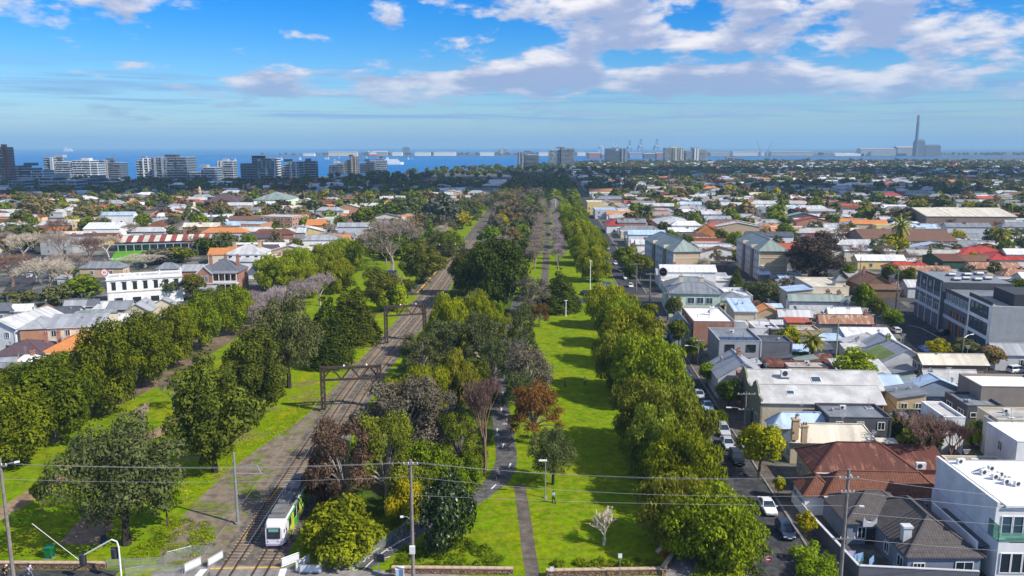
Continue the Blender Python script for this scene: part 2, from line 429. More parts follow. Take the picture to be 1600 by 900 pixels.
def cor(Y, x0): return x0 + 0.048 * (Y - 95)      # the park corridor drifts to the right with distance
LAWN = [(-150, 84.5), (29.2, 84.5)] + [(cor(Y, 29.2), Y) for Y in (130, 200, 300, 500, 800, 1250)] + [(cor(1250, -8), 1250), (cor(800, -40), 800), (-72, 420), (-78, 230), (-88, 150), (-98, 110), (-150, 96)]
sheet('park_lawn', LAWN, 0.004, M['lawn'])
# mulch bed under the dark fig row
strip('mulch_bed', smoothline([(-112, 92), (-98, 110), (-86.5, 132), (-80, 155), (-78, 185), (-77, 215), (-76, 260), (-73, 330)]), 13.5, 0.008, M['mulch'], off=-1.0)
# rail reserve
TRK_R = smoothline([(-29.2, 62), (-29.3, 86), (-29.8, 120), (-30.2, 150), (-29.2, 180), (-26.6, 222), (-24.3, 280), (-21.5, 380), (-14, 620), (0, 980)])
TRK_L = smoothline([(-33.2, 62), (-33.3, 86), (-33.6, 120), (-33.8, 150), (-33.0, 180), (-30.2, 222), (-27.9, 280), (-25.1, 380), (-17.6, 620), (-3.6, 980)])
sheet('rail_verge', [(-35.0, 87), (-35.2, 110), (-35.4, 150), (-33.2, 200), (-29.0, 280), (-25.6, 360), (-22, 480), (-24, 480), (-28, 360), (-30.2, 280), (-34.3, 200), (-36.3, 165), (-38.2, 140), (-42.8, 120), (-44.5, 104), (-43.5, 92), (-42, 87)], 0.008, M['verge'])
sheet('meadow_strip', [(-44.5, 104), (-42.8, 120), (-38.2, 140), (-36.3, 165), (-34.3, 200), (-30.2, 280), (-28, 360), (-42, 360), (-46, 280), (-49, 200), (-54, 150), (-58, 120), (-56, 100)], 0.006, M['meadow'])
strip('rail_bed', [(p[0] + 1.95, p[1]) for p in TRK_L if p[1] > 80], 8.2, 0.012, M['ballast'])
# the thicket between the rails and the path
sheet('thicket_floor', [(-25.0, 92), (-21, 98), (-14, 104), (-6.5, 112), (-3.4, 130), (-1.5, 165), (-1, 230), (4, 330), (16, 520), (40, 980), (6, 980), (-10, 620), (-17, 380), (-21, 280), (-23.4, 222), (-25.6, 180), (-26.2, 150), (-25.8, 120)], 0.009, M['thicket'])
# dirt paths
strip('dirt_path', smoothline(pxs((-40, 826), (30, 785), (85, 752), (130, 735), (185, 706), (238, 680), (275, 660), (330, 625))), 3.0, 0.013, M['dirt'])
sheet('dirt_clearing', pxs((92, 851), (152, 851), (178, 825), (172, 795), (140, 792)), 0.014, M['dirt'])
strip('worn_track', smoothline(pxs((834, 905), (826, 860), (821, 820), (815, 780), (812, 757))), [1.7] * 40, 0.013, M['dark_dirt'])
# bicycle path
BIKE = smoothline(pxs((560, 884), (590, 865), (640, 832), (690, 805), (745, 775), (780, 747), (791, 720), (789, 690), (784, 655), (780, 610), (786, 560), (800, 500), (812, 465)))
M['path'] = ground_mat('path_asphalt', [(0.115, 0.110, 0.107), (0.145, 0.138, 0.13), (0.085, 0.083, 0.082)], [0.3, 1.1], fine=8.0, bump=0.2)
strip('bicycle_path', BIKE, 3.4, 0.016, M['path'])
strip('bicycle_path', smoothline([(cor(265, 2.8), 265), (cor(330, 2.8), 330), (cor(500, 3.0), 500), (cor(700, 3.0), 700)]), 2.8, 0.016, M['dark_dirt'])
# bottom street and its footpath
sheet('road', [(-150, 40), (150, 40), (150, 80.2), (-150, 80.2)], 0.006, M['asphalt'])
sheet('footpath', pxs((240, 893), (330, 880), (425, 880), (520, 887), (600, 892), (830, 905), (830, 960), (200, 960)), 0.010, M['concrete'])
sheet('footpath', [(-150, 80.1), (-46, 80.1), (-46, 86.3), (-150, 86.5)], 0.011, M['asphalt'])
sheet('forecourt', pxs((1050, 868), (1110, 866), (1190, 905), (1180, 930), (1040, 930), (1040, 888)), 0.010, M['concrete'])
# tram crossing slab
sheet('crossing_slab', pxs((328, 884), (452, 884), (452, 930), (328, 930)), 0.020, M['concrete'])
yb = MB(); a = G(328, 888.5); c = G(440, 886.5)
yb.add([(a.x, a.y - .14, .024), (c.x, c.y - .14, .024), (c.x, c.y + .14, .024), (a.x, a.y + .14, .024)], [(0, 1, 2, 3)])
M['yellow'] = mat('yellow_paint', (0.75, 0.42, 0.03), 0.7, 0.12, 3.0)
M['white_line'] = mat('white_line_paint', (0.72, 0.72, 0.70), 0.7, 0.12, 3.0)
struct(yb.build('yellow_line', M['yellow']))
pw = MB(); 
for q in (pxs((313, 890), (325, 889), (313, 903), (300, 905)), pxs((438, 889), (449, 888), (444, 903), (433, 904))):
    pw.add([(p[0], p[1], .026) for p in q], [(3, 2, 1, 0)])
struct(pw.build('crossing_paint', M['white_line']))

# the street along the park (one way) with kerbs, footpath and a cross street
ST_C = [(cor(Y, 33.0), Y) for Y in (70, 84, 92, 120, 160, 200, 244)]
strip('road', ST_C, 7.4, 0.008, M['asphalt'])
strip('road', [(cor(Y, 33.0), Y) for Y in (264, 330, 450, 700, 1100)], 8.4, 0.008, M['asphalt'])
for s, nm in ((-3.85, 'kerb'), (3.85, 'kerb')):
    strip(nm, [(cor(Y, 33.0 + s), Y) for Y in (84, 120, 160, 200, 244)], 0.32, 0.13, M['concrete'], thick=0.13)
    strip(nm, [(cor(Y, 33.0 + s * 1.12), Y) for Y in (264, 330, 450, 700)], 0.32, 0.13, M['concrete'], thick=0.13)
strip('footpath', [(cor(Y, 38.4), Y) for Y in (92, 120, 160, 200, 244)], 2.6, 0.11, M['dark_dirt'])
strip('footpath', [(cor(Y, 28.2), Y) for Y in (92, 120, 160, 200, 244)], 1.6, 0.05, M['dark_dirt'])
strip('road', [(5, 252), (24, 253), (40, 254), (60, 252), (90, 246), (125, 236), (160, 226), (320, 190)], 9.5, 0.012, M['asphalt'])
# the side street in front of the dark apartments
strip('road', [(88, 120), (97, 150), (104, 180), (112, 222), (118, 250), (128, 300), (140, 380)], 12.5, 0.016, M['asphalt'])
# the street beyond the white hotel and others on that side
strip('road', [tuple(G(-60, 470).xy), tuple(G(60, 468).xy), tuple(G(130, 462).xy), tuple(G(170, 440).xy)], 8.5, 0.010, M['asphalt'])
strip('road', [tuple(G(20, 470).xy), tuple(G(42, 425).xy), tuple(G(60, 395).xy), tuple(G(72, 372).xy), tuple(G(100, 340).xy)], 8.5, 0.011, M['asphalt'])
strip('road', [tuple(G(205, 360).xy), tuple(G(250, 330).xy), tuple(G(265, 300).xy)], 9.0, 0.010, M['asphalt'])
# the flats' car park
sheet('car_park', [(66, 262), (90, 262), (90, 330), (72, 330)], 0.018, M['asphalt'])
# bowling green
sheet('bowling_green', pxs((172, 408), (182, 389), (236, 388), (236, 407)), 0.03, M['turf'])

# painted marks on the bicycle path
def mark(shapes, px, py, ang, s, name='path_marking'):
    b = MB(); o = G(px, py); ca, sa = math.cos(ang), math.sin(ang)
    for sh in shapes:
        b.add([(o.x + s * (x * ca - y * sa), o.y + s * (x * sa + y * ca), .0215) for x, y in sh], [tuple(range(len(sh)))])
    me = b.mesh(name, M['white_line'])
    return struct(link(name, me))
def ring(cx, cy, r, w, n=10):
    out = []
    for i in range(n):
        a, c = 2 * math.pi * i / n, 2 * math.pi * (i + 1) / n
        out.append([(cx + r * math.cos(a), cy + r * math.sin(a)), (cx + (r + w) * math.cos(a), cy + (r + w) * math.sin(a)),
                    (cx + (r + w) * math.cos(c), cy + (r + w) * math.sin(c)), (cx + r * math.cos(c), cy + r * math.sin(c))])
    return out
WALKER = [[(-.1, .62), (.1, .62), (.12, .85), (0, .95), (-.12, .85)], [(-.14, 0), (.1, .05), (.1, .58), (-.1, .58)], [(-.1, .5), (-.42, .18), (-.34, .1), (-.05, .36)], [(.08, .52), (.4, .3), (.36, .2), (.06, .36)],
          [(-.14, .02), (-.02, .02), (-.34, -.62), (-.5, -.55)], [(0, .03), (.12, .04), (.42, -.5), (.28, -.58)]]
BIKEM = ring(-.42, -.3, .26, .09) + ring(.42, -.3, .26, .09) + [[(-.42, -.34), (-.1, .2), (-.02, .15), (-.34, -.36)], [(-.1, .12), (.3, .12), (.3, .2), (-.1, .2)], [(.26, .3), (.34, .3), (.46, -.3), (.38, -.3)], [(-.1, -.33), (.0, -.33), (.32, .16), (.26, .2)]]
ARROW = [[(-.08, -.8), (.08, -.8), (.08, .3), (-.08, .3)], [(-.26, .28), (.26, .28), (0, .85)]]
hd = math.atan2(G(640, 832).y - G(590, 865).y, G(640, 832).x - G(590, 865).x) - math.pi / 2
mark(ARROW, 587, 860, hd, 1.0); mark(WALKER, 570, 873, hd, 1.15); mark(BIKEM, 554, 886, hd, 1.0)
mark(WALKER, 599, 872, hd + math.pi, 1.15); mark(BIKEM, 610, 860, hd + math.pi, 1.0)
mark(ARROW, 777, 672, 0, 1.0); mark(WALKER, 777, 680, 0, 1.0); mark(ARROW, 792, 655, 0, .9); mark(BIKEM, 790, 662, 0, .9)
strip('path_line', smoothline(pxs((565, 893), (580, 878), (600, 862), (622, 848), (650, 833))), 0.14, 0.021, M['white_line'])
for q in (((768, 764), (775, 757)), ((795, 731), (798, 724)), ((785, 700), (787, 693)), ((783, 643), (784, 637)), ((786, 618), (786, 612))):
    strip('path_line', pxs(*q), 0.22, 0.021, M['white_line'])
# road edge line and bay marks by the dark apartments
strip('road_marking', pxs((1420, 508), (1440, 513), (1472, 530)), 0.2, 0.022, M['white_line'])

# ------------------------------------------------------------------ railway tracks: rails, each near sleeper, far sleepers as one
M['rail'] = mat('rusty_rail', (0.13, 0.075, 0.05), 0.55, 0.2, 2.0, metal=0.5)
M['sleeper'] = mat('old_sleeper', (0.30, 0.235, 0.17), 0.9, 0.3, 1.2, obj_var=0.22)
def resample(L, step):
    out = []; acc = 0.0
    for i in range(len(L) - 1):
        a, b = Vector(L[i]), Vector(L[i + 1]); d = (b - a).length
        while acc < d: out.append((a + (b - a) * acc / d, (b - a).normalized())); acc += step
        acc -= d
    return out
def track(L, label):
    t = thing('railway_track', (L[0][0], L[0][1], 0)); tag(t, label, 'railway track', 'light rail tracks through the park')
    b0 = Vector(L[0])
    for s in (-0.75, 0.75):
        b = MB(); rs = resample(L, 6.0)
        for (p, d), (q, e) in zip(rs[:-1], rs[1:]):
            n = Vector((d.y, -d.x)) * s; n2 = Vector((e.y, -e.x)) * s
            b.bar((p.x + n.x - b0.x, p.y + n.y - b0.y, .20), (q.x + n2.x - b0.x, q.y + n2.y - b0.y, .20), .085, .17)
        b.build('rail', M['rail'], t)
    sm = MB().box(-1.25, 1.25, -.13, .13, -.04, .10).mesh('sleeper', M['sleeper'])
    far = MB()
    for p, d in resample(L, 0.72):
        if p.y < 88.0: continue
        if p.y < 185:
            o = link('sleeper', sm, t, (p.x - b0.x, p.y - b0.y, .02 + .01 * random.Random(int(p.y * 10)).random())); o.rotation_euler = (0, 0, math.atan2(d.y, d.x) - math.pi / 2)
        elif p.y < 420:
            q = Vector((d.y, -d.x)) * 1.25
            far.bar((p.x - q.x - b0.x, p.y - q.y - b0.y, .05), (p.x + q.x - b0.x, p.y + q.y - b0.y, .05), .26, .14)
    stuff(far.build('sleeper_bed', M['sleeper'], t))
    return t
track(TRK_R, 'railway track the tram stands on, rusty rails on wooden sleepers')
track(TRK_L, 'empty railway track beside the standing tram, lying in its shadow')
# ------------------------------------------------------------------ trees
BARK = {k: mat('bark_' + k, c, 0.95, 0.3, 1.5) for k, c in dict(grey=(0.16, 0.13, 0.11), dark=(0.045, 0.035, 0.028), brown=(0.12, 0.08, 0.055), pale=(0.33, 0.28, 0.22)).items()}
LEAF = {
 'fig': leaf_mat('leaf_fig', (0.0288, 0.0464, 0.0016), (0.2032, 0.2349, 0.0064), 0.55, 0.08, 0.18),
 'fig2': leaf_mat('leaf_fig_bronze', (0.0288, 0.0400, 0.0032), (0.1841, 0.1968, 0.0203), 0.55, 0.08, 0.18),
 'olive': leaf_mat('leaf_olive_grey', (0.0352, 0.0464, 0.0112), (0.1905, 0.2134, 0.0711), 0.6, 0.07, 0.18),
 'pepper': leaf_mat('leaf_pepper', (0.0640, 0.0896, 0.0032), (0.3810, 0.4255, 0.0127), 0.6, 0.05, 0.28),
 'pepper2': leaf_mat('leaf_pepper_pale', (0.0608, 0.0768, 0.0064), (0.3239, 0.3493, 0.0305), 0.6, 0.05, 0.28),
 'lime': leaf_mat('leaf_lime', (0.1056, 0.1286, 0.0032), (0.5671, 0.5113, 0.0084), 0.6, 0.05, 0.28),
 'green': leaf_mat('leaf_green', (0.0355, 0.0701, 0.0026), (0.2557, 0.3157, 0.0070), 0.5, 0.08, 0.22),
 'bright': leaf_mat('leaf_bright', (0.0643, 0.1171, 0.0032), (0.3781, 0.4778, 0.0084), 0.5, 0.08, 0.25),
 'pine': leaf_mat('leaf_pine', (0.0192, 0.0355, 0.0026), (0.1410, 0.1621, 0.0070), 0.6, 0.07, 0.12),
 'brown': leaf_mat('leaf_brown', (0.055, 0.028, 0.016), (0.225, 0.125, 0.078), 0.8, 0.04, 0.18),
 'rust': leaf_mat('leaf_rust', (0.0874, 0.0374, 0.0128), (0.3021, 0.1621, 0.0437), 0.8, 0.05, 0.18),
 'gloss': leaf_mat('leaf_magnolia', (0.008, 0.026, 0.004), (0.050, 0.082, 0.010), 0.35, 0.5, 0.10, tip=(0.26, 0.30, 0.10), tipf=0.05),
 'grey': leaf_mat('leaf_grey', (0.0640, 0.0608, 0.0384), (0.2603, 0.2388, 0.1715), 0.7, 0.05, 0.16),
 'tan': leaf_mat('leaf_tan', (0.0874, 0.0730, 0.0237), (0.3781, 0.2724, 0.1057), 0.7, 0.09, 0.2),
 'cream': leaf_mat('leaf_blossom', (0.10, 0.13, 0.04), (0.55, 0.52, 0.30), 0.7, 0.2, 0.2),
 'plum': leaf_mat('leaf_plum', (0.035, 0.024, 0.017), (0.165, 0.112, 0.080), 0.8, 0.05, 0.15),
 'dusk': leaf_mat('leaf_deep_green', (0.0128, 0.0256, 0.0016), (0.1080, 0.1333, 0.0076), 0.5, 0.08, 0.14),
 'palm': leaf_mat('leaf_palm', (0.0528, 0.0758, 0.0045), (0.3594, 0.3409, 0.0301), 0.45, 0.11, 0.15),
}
TWIG = {'grey': mat('twig_grey', (0.30, 0.235, 0.19), 0.95, 0.2, 1.0), 'mauve': mat('twig_mauve', (0.34, 0.27, 0.27), 0.95, 0.2, 1.0),
        'brown': mat('twig_brown', (0.21, 0.125, 0.095), 0.95, 0.2, 1.0), 'pale': mat('twig_pale', (0.52, 0.44, 0.34), 0.95, 0.2, 1.0), 'dark': mat('twig_dark', (0.11, 0.075, 0.06), 0.95, 0.2, 1.0)}

def unit(a): return a / np.maximum(np.linalg.norm(a, axis=1, keepdims=True), 1e-6)
def leaf_arrays(rng, clumps, n, size, droop=0.0, slim=0.55, shell=(0.72, 1.05), low=-0.55, inner=0.16, jit=0.7):
    """little rhombic leaf sprays over and inside a set of ellipsoid clumps -> (4k,3) points"""
    C = np.array(clumps, float); wts = (C[:, 3] * C[:, 4] + C[:, 3] * C[:, 5]); wts = wts / wts.sum()
    idx = rng.choice(len(C), size=int(n * 1.7), p=wts)
    d = unit(rng.normal(size=(len(idx), 3)))
    keep = d[:, 2] > low + rng.rand(len(idx)) * 0.25; idx = idx[keep]; d = d[keep]
    f = shell[0] + (shell[1] - shell[0]) * rng.rand(len(idx)); ins = rng.rand(len(idx)) < inner; f[ins] *= 0.3 + 0.6 * rng.rand(ins.sum())
    lump = 1 + 0.16 * np.sin(d[:, 0] * 6.1 + idx * 1.7) * np.cos(d[:, 1] * 5.3 + d[:, 2] * 4.1 + idx)
    p = C[idx, :3] + d * C[idx, 3:6] * (f * lump)[:, None]
    # drop what lies deep inside another clump
    ok = np.ones(len(p), bool)
    for k in range(len(C)):
        q = ((p - C[k, :3]) / C[k, 3:6]); r = (q * q).sum(1)
        ok &= ~((r < 0.42) & (idx != k) & (~ins if len(ins) == len(p) else True))
    p, d, idx = p[ok], d[ok], idx[ok]
    p, d, idx = p[:n], d[:n], idx[:n]
    k = len(p)
    nrm = unit(d / C[idx, 3:6] * C[idx, 3:4] + rng.normal(size=(k, 3)) * jit * 0.6 + np.array([0, 0, 0.35]))
    t = rng.normal(size=(k, 3)); t = unit(t - nrm * (t * nrm).sum(1, keepdims=True))
    if droop:
        dn = np.array([0, 0, -1.0]) + d * 0.25 + rng.normal(size=(k, 3)) * 0.18
        t = unit(t * (1 - droop) + dn * droop)
    b = unit(np.cross(nrm, t))
    ln = size * (0.55 + 0.7 * rng.rand(k) + 0.5 * (rng.rand(k) < .18)); wd = ln * slim * (0.7 + 0.6 * rng.rand(k))
    t = t * ln[:, None] * 0.5; b = b * wd[:, None] * 0.5
    bend = nrm * (ln * 0.12)[:, None]
    P = np.empty((k, 4, 3)); P[:, 0] = p - t - bend; P[:, 1] = p - b + t * 0.1; P[:, 2] = p + t - bend; P[:, 3] = p + b + t * 0.1
    return P.reshape(-1, 3)
def quad_mesh(name, P, mats):
    me = bpy.data.meshes.new(name); n = len(P) // 4
    me.vertices.add(len(P)); me.vertices.foreach_set('co', P.astype(np.float32).ravel())
    me.loops.add(4 * n); me.loops.foreach_set('vertex_index', np.arange(4 * n, dtype=np.int32))
    me.polygons.add(n); me.polygons.foreach_set('loop_start', np.arange(0, 4 * n, 4, dtype=np.int32))
    try: me.polygons.foreach_set('loop_total', np.full(n, 4, dtype=np.int32))
    except Exception: pass
    for m in (mats if isinstance(mats, (list, tuple)) else [mats]): me.materials.append(m)
    me.update(calc_edges=True); me.validate(); return me
def dome_clumps(rng, R, z0, z1, k, rc, top=0.0, spread=0.62):
    """k clumps in an egg of radius R between z0 and z1"""
    out = []; zc = (z0 + z1) / 2; hz = (z1 - z0) / 2
    ga = 2.39996
    for i in range(k):
        u = 1 - 2 * (i + 0.5) / k; a = i * ga + rng.rand() * 0.8
        r = math.sqrt(max(0, 1 - u * u)); s = spread * (0.72 + 0.50 * rng.rand())
        if rng.rand() < 0.10: continue
        q = rc * (0.62 + 0.76 * rng.rand())
        out.append((R * s * r * math.cos(a), R * s * r * math.sin(a), zc + hz * s * u * 1.05 + top * (u > 0.5), q, q, q * 0.86))
    out.append((0, 0, zc, R * 0.5, R * 0.5, hz * 0.6))
    return out
def limbs(rng, clumps, zb, r0, bark, lean=0.0, k=6, n=6):
    b = MB(); top = (lean, 0.2 * rng.randn(), zb)
    b.tube([(0, 0, -0.1), (0.05, 0, zb * 0.35), (lean * 0.6, 0.05, zb * 0.7), top], [r0 * 1.25, r0, r0 * 0.86, r0 * 0.78], n)
    order = rng.permutation(len(clumps))[:k]
    for i in order:
        c = clumps[i]; mid = ((top[0] + c[0]) / 2 * 0.8, (top[1] + c[1]) / 2 * 0.8, (top[2] + c[2]) / 2)
        b.tube([(top[0], top[1], top[2] - 0.3), mid, (c[0], c[1], c[2])], [r0 * 0.55, r0 * 0.36, r0 * 0.12], 5)
    return b
PROTO = {}
def proto(name, leafname, bark, H, R, maker, seeds=2, lo=False):
    for s in range(seeds):
        rng = np.random.RandomState(hash_s(name) + 101 * s)
        P, trunk = maker(rng, H, R)
        if P is not None and name not in ('palm', 'norfolk'):      # the crown just fills its height and width
            kz = H / np.percentile(P[:, 2], 99.8); kr = R / np.percentile(np.hypot(P[:, 0], P[:, 1]), 97); P = P * np.array([kr, kr, kz])
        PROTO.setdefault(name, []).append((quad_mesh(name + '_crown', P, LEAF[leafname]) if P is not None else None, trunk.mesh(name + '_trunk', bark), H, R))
def hash_s(s): return sum((i + 1) * ord(c) for i, c in enumerate(s)) % 9973
def mk_dome(n, size, k, rcf, z0f, droop=0.0, r0=0.35, slim=0.55, low=-0.55, spread=0.62, top=0.0, jit=0.78, lk=6):
    def f(rng, H, R):
        cl = dome_clumps(rng, R, H * z0f, H, k, R * rcf, top, spread)
        return leaf_arrays(rng, cl, n, size, droop, slim, low=low, jit=jit), limbs(rng, cl, max(0.6, H * (z0f + 0.12)), r0, None, 0.15 * rng.randn(), lk)
    return f
def mk_cone(n, size, k, r0=0.3, power=0.85, z0f=0.06, flat=0.55):
    def f(rng, H, R):
        cl = []
        for i in range(k):
            t = (i + 0.4) / k; z = H * (z0f + (1 - z0f) * t); rr = R * (1 - t) ** power
            m = max(1, int(7 * (1 - t) + 1)); a0 = rng.rand() * 6
            for j in range(m):
                a = a0 + 2 * math.pi * j / m; q = max(0.5, rr * 0.5 * (0.8 + 0.4 * rng.rand()))
                cl.append((rr * 0.58 * math.cos(a), rr * 0.58 * math.sin(a), z, q, q, q * flat + 0.25))
        return leaf_arrays(rng, cl, n, size, 0.15, 0.5, low=-0.7), limbs(rng, cl[:3], H * 0.5, r0, None, 0, 2)
    return f
def mk_loose(n, size, k, rcf, r0=0.28, droop=0.2, z0f=0.32, slim=0.45):
    """eucalypt-like: separate clumps on visible limbs, sky between"""
    def f(rng, H, R):
        cl = []
        for i in range(k):
            a = i * 2.39996 + rng.rand(); t = rng.rand(); z = H * (z0f + (0.94 - z0f) * (i + 0.5) / k)
            rr = R * (0.25 + 0.62 * math.sqrt(rng.rand())) * (1.05 - 0.5 * ((z / H - z0f) / (1 - z0f)) ** 2)
            q = R * rcf * (0.7 + 0.6 * rng.rand()); cl.append((rr * math.cos(a), rr * math.sin(a), z, q, q, q * 0.8))
        return leaf_arrays(rng, cl, n, size, droop, slim, inner=0.3, shell=(0.5, 1.1), jit=1.0), limbs(rng, cl, H * z0f, r0, None, 0.3 * rng.randn(), k)
    return f
def mk_bare(depth, spread, r0, up=0.35, nb=3, start=0.22):
    def f(rng, H, R):
        b = MB()
        def grow(p, d, ln, r, lv):
            q = p + d * ln * 0.5 + Vector(rng.normal(size=3) * ln * 0.05); e = q + (d + Vector(rng.normal(size=3) * 0.12)).normalized() * ln * 0.5
            b.tube([p, q, e], [r, r * 0.82, r * 0.62], 5 if lv > 2 else 3, cap=False)
            if lv == 0: return
            for i in range(nb + 2 * (lv < 3)):
                a = 2 * math.pi * (i + rng.rand() * 0.6) / nb; ref = d.orthogonal().normalized()
                side = Matrix.Rotation(a, 3, d) @ ref
                nd = (d * (0.75 + 0.3 * rng.rand()) + side * spread * (0.7 + 0.5 * rng.rand()) + Vector((0, 0, up))).normalized()
                st = e if i % 2 == 0 or lv > 3 else q
                grow(st, nd, ln * (0.66 + 0.2 * rng.rand()), max(r * 0.56, .021), lv - 1)
        grow(Vector((0, 0, -0.05)), Vector((0, 0, 1)), H * start, r0, depth)
        xs = np.array(b.v); k = R / max(0.1, np.percentile(np.hypot(xs[:, 0], xs[:, 1]), 97)); kz = H / max(0.1, xs[:, 2].max())
        b.v = [(x * k, y * k, z * kz) for x, y, z in b.v]
        return None, b
    return f
def mk_palm(nf, ln, size=0.5):
    def f(rng, H, R):
        L = []
        for i in range(nf):
            a = 2.39996 * i; el = 1.15 - 1.9 * (i / nf); p = np.array([0, 0, H]); d = np.array([math.cos(a) * math.cos(el), math.sin(a) * math.cos(el), math.sin(el)])
            side = np.array([-math.sin(a), math.cos(a), 0]); seg = R / 7
            for s in range(7):
                q = p + d * seg; w = R * 0.13 * math.sin(math.pi * (s + 1.2) / 8.6) + 0.05
                for sg in (-1, 1):
                    L += [p, p + side * sg * w * 0.9 + d * seg * 0.5 - np.array([0, 0, w * 0.55]), q + side * sg * w * 0.8 + d * seg * 0.4 - np.array([0, 0, w * 0.6]), q]
                d = d + np.array([0, 0, -0.17]); d = d / np.linalg.norm(d); p = q
        b = MB(); b.tube([(0, 0, 0), (0.05, 0, H * 0.5), (0, 0, H)], [0.34, 0.27, 0.3], 8)
        return np.array(L), b
    return f
def mk_norfolk(n=3600):
    def f(rng, H, R):
        L = []
        for t in np.linspace(0.14, 0.97, 13):
            z = H * t; rr = R * (1 - t) ** 0.7 + 0.4
            for j in range(7):
                a = 2 * math.pi * (j + rng.rand() * 0.5) / 7
                for s in np.linspace(0.25, 1.0, max(3, int(rr * 3))):
                    p = np.array([math.cos(a) * rr * s, math.sin(a) * rr * s, z + 0.10 * rr * s * s])
                    for q in range(3):
                        d = unit(np.array([[math.cos(a) + rng.randn() * 0.7, math.sin(a) + rng.randn() * 0.7, 0.25 + rng.randn() * 0.2]]))[0] * 0.42
                        w = np.array([-d[1], d[0], rng.randn() * 0.1]) * 0.55
                        L += [p - d, p - w, p + d, p + w]
        b = MB(); b.tube([(0, 0, 0), (0, 0, H * 0.97)], [0.4, 0.06], 6)
        return np.array(L), b
    return f
proto('fig', 'fig', BARK['grey'], 11, 6.6, mk_dome(17000, 0.44, 30, 0.31, 0.05, r0=0.5, low=-0.8, spread=0.70), 3)
proto('oak', 'olive', BARK['dark'], 11.5, 7.6, mk_dome(15000, 0.35, 40, 0.23, 0.20, 0.2, r0=0.45, low=-0.5, spread=0.74, lk=14), 2)
proto('banyan', 'fig2', BARK['dark'], 13, 5.2, mk_dome(15000, 0.37, 42, 0.26, 0.05, 0.15, r0=0.4, low=-0.8, spread=0.70), 3)
proto('pepper', 'pepper', BARK['dark'], 8.5, 6.0, mk_dome(17000, 0.44, 38, 0.24, 0.02, 0.6, r0=0.4, slim=0.42, low=-0.95, spread=0.72), 3)
proto('eucalypt', 'olive', BARK['pale'], 10, 5.0, mk_loose(10500, 0.33, 30, 0.26, droop=0.35), 3)
proto('shrub', 'lime', BARK['brown'], 4.0, 3.2, mk_dome(7000, 0.29, 22, 0.32, 0.0, 0.3, r0=0.12, low=-0.6, spread=0.68), 3)
proto('conifer', 'pine', BARK['dark'], 12, 4.0, mk_cone(12000, 0.38, 13), 3)
proto('pencil', 'bright', BARK['dark'], 8, 1.9, mk_cone(1600, 0.6, 9, power=0.6), 1)
proto('magnolia', 'gloss', BARK['dark'], 7, 4.6, mk_dome(7000, 0.42, 26, 0.30, 0.0, r0=0.25, low=-0.9, slim=0.6, jit=1.2, spread=0.70), 1)
proto('street', 'green', BARK['brown'], 5.5, 2.4, mk_dome(4200, 0.33, 16, 0.38, 0.28, r0=0.13), 3)
proto('bare', 'grey', TWIG['grey'], 9, 5.2, mk_bare(6, 0.75, 0.24), 2)
proto('baretall', 'grey', TWIG['brown'], 10, 3.6, mk_bare(6, 0.5, 0.2, 0.6), 2)
proto('baresmall', 'grey', TWIG['pale'], 4.2, 2.2, mk_bare(4, 0.6, 0.12, 0.6), 1)
proto('palm', 'palm', BARK['grey'], 6.5, 3.2, mk_palm(30, 3.0), 2)
proto('norfolk', 'pine', BARK['dark'], 13, 5.0, mk_norfolk(), 1)
# lighter copies of the habit for trees far off
proto('far_round', 'fig', BARK['dark'], 9, 5.0, mk_dome(1500, 1.05, 16, 0.36, 0.06, r0=0.35, low=-0.7, spread=0.66, lk=3), 4)
proto('far_loose', 'olive', BARK['dark'], 10, 4.6, mk_loose(1400, 0.85, 16, 0.34), 4)
proto('far_bare', 'grey', TWIG['grey'], 9, 4.6, mk_bare(5, 0.7, 0.22), 3)
proto('far_cone', 'pine', BARK['dark'], 11, 3.2, mk_cone(1100, 0.9, 9), 2)
proto('far_palm', 'palm', BARK['grey'], 8, 2.6, mk_palm(16, 2.4), 1)

N_TREE = [0]
FOOT = []        # (x, y, radius) where trees stand, so houses keep clear
def tree(kind, px=None, py=None, ptop=None, wpx=None, leaf=None, twig=None, name='tree', xy=None, h=None, w=None, rz=None, seed=None, dy=None):
    """dy: a leaf/twig material override through the object's own material slot"""
    P = PROTO[kind]; N_TREE[0] += 1; k = N_TREE[0] if seed is None else seed
    crown, trunk, H0, R0 = P[k % len(P)]
    if xy is None: g = G(px, py); x, y = g.x, g.y
    else: x, y = xy
    if h is None: h = HT(y, ptop)
    if w is None: w = wpx * DEPTH(y, h * 0.5) / FPX
    rnd = random.Random(k * 7 + 3)
    t = thing(name, (x, y, 0.0)); t.rotation_euler = (0, 0, rnd.random() * 6.28 if rz is None else rz)
    s = (w / 2 / R0, w / 2 / R0, h / H0); t.scale = s
    tr = link('trunk', trunk, t)
    if twig: tr.material_slots[0].link = 'OBJECT'; tr.material_slots[0].material = TWIG[twig]
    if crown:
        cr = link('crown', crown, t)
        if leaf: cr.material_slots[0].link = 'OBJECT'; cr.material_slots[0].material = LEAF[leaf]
    FOOT.append((x, y, w / 2))
    return t
# ------------------------------------------------------------------ the trees of the park, one by one
FIGROW = 'dark fig trees in the row along the mulch bed'
def T(kind, px, py, ptop, wpx, label, group=None, cat='tree', name=None, **kw):
    nm = name or {'fig': 'fig_tree', 'oak': 'spreading_tree', 'banyan': 'dense_tree', 'pepper': 'pepper_tree', 'eucalypt': 'gum_tree', 'shrub': 'shrub', 'conifer': 'conifer_tree', 'pencil': 'pencil_pine',
          'magnolia': 'glossy_bush', 'street': 'street_tree', 'bare': 'bare_tree', 'baretall': 'bare_tree', 'baresmall': 'bare_sapling', 'palm': 'palm_tree', 'norfolk': 'norfolk_pine'}.get(kind, 'tree')
    return tag(tree(kind, px, py, ptop, wpx, name=nm, **kw), label, cat, group)
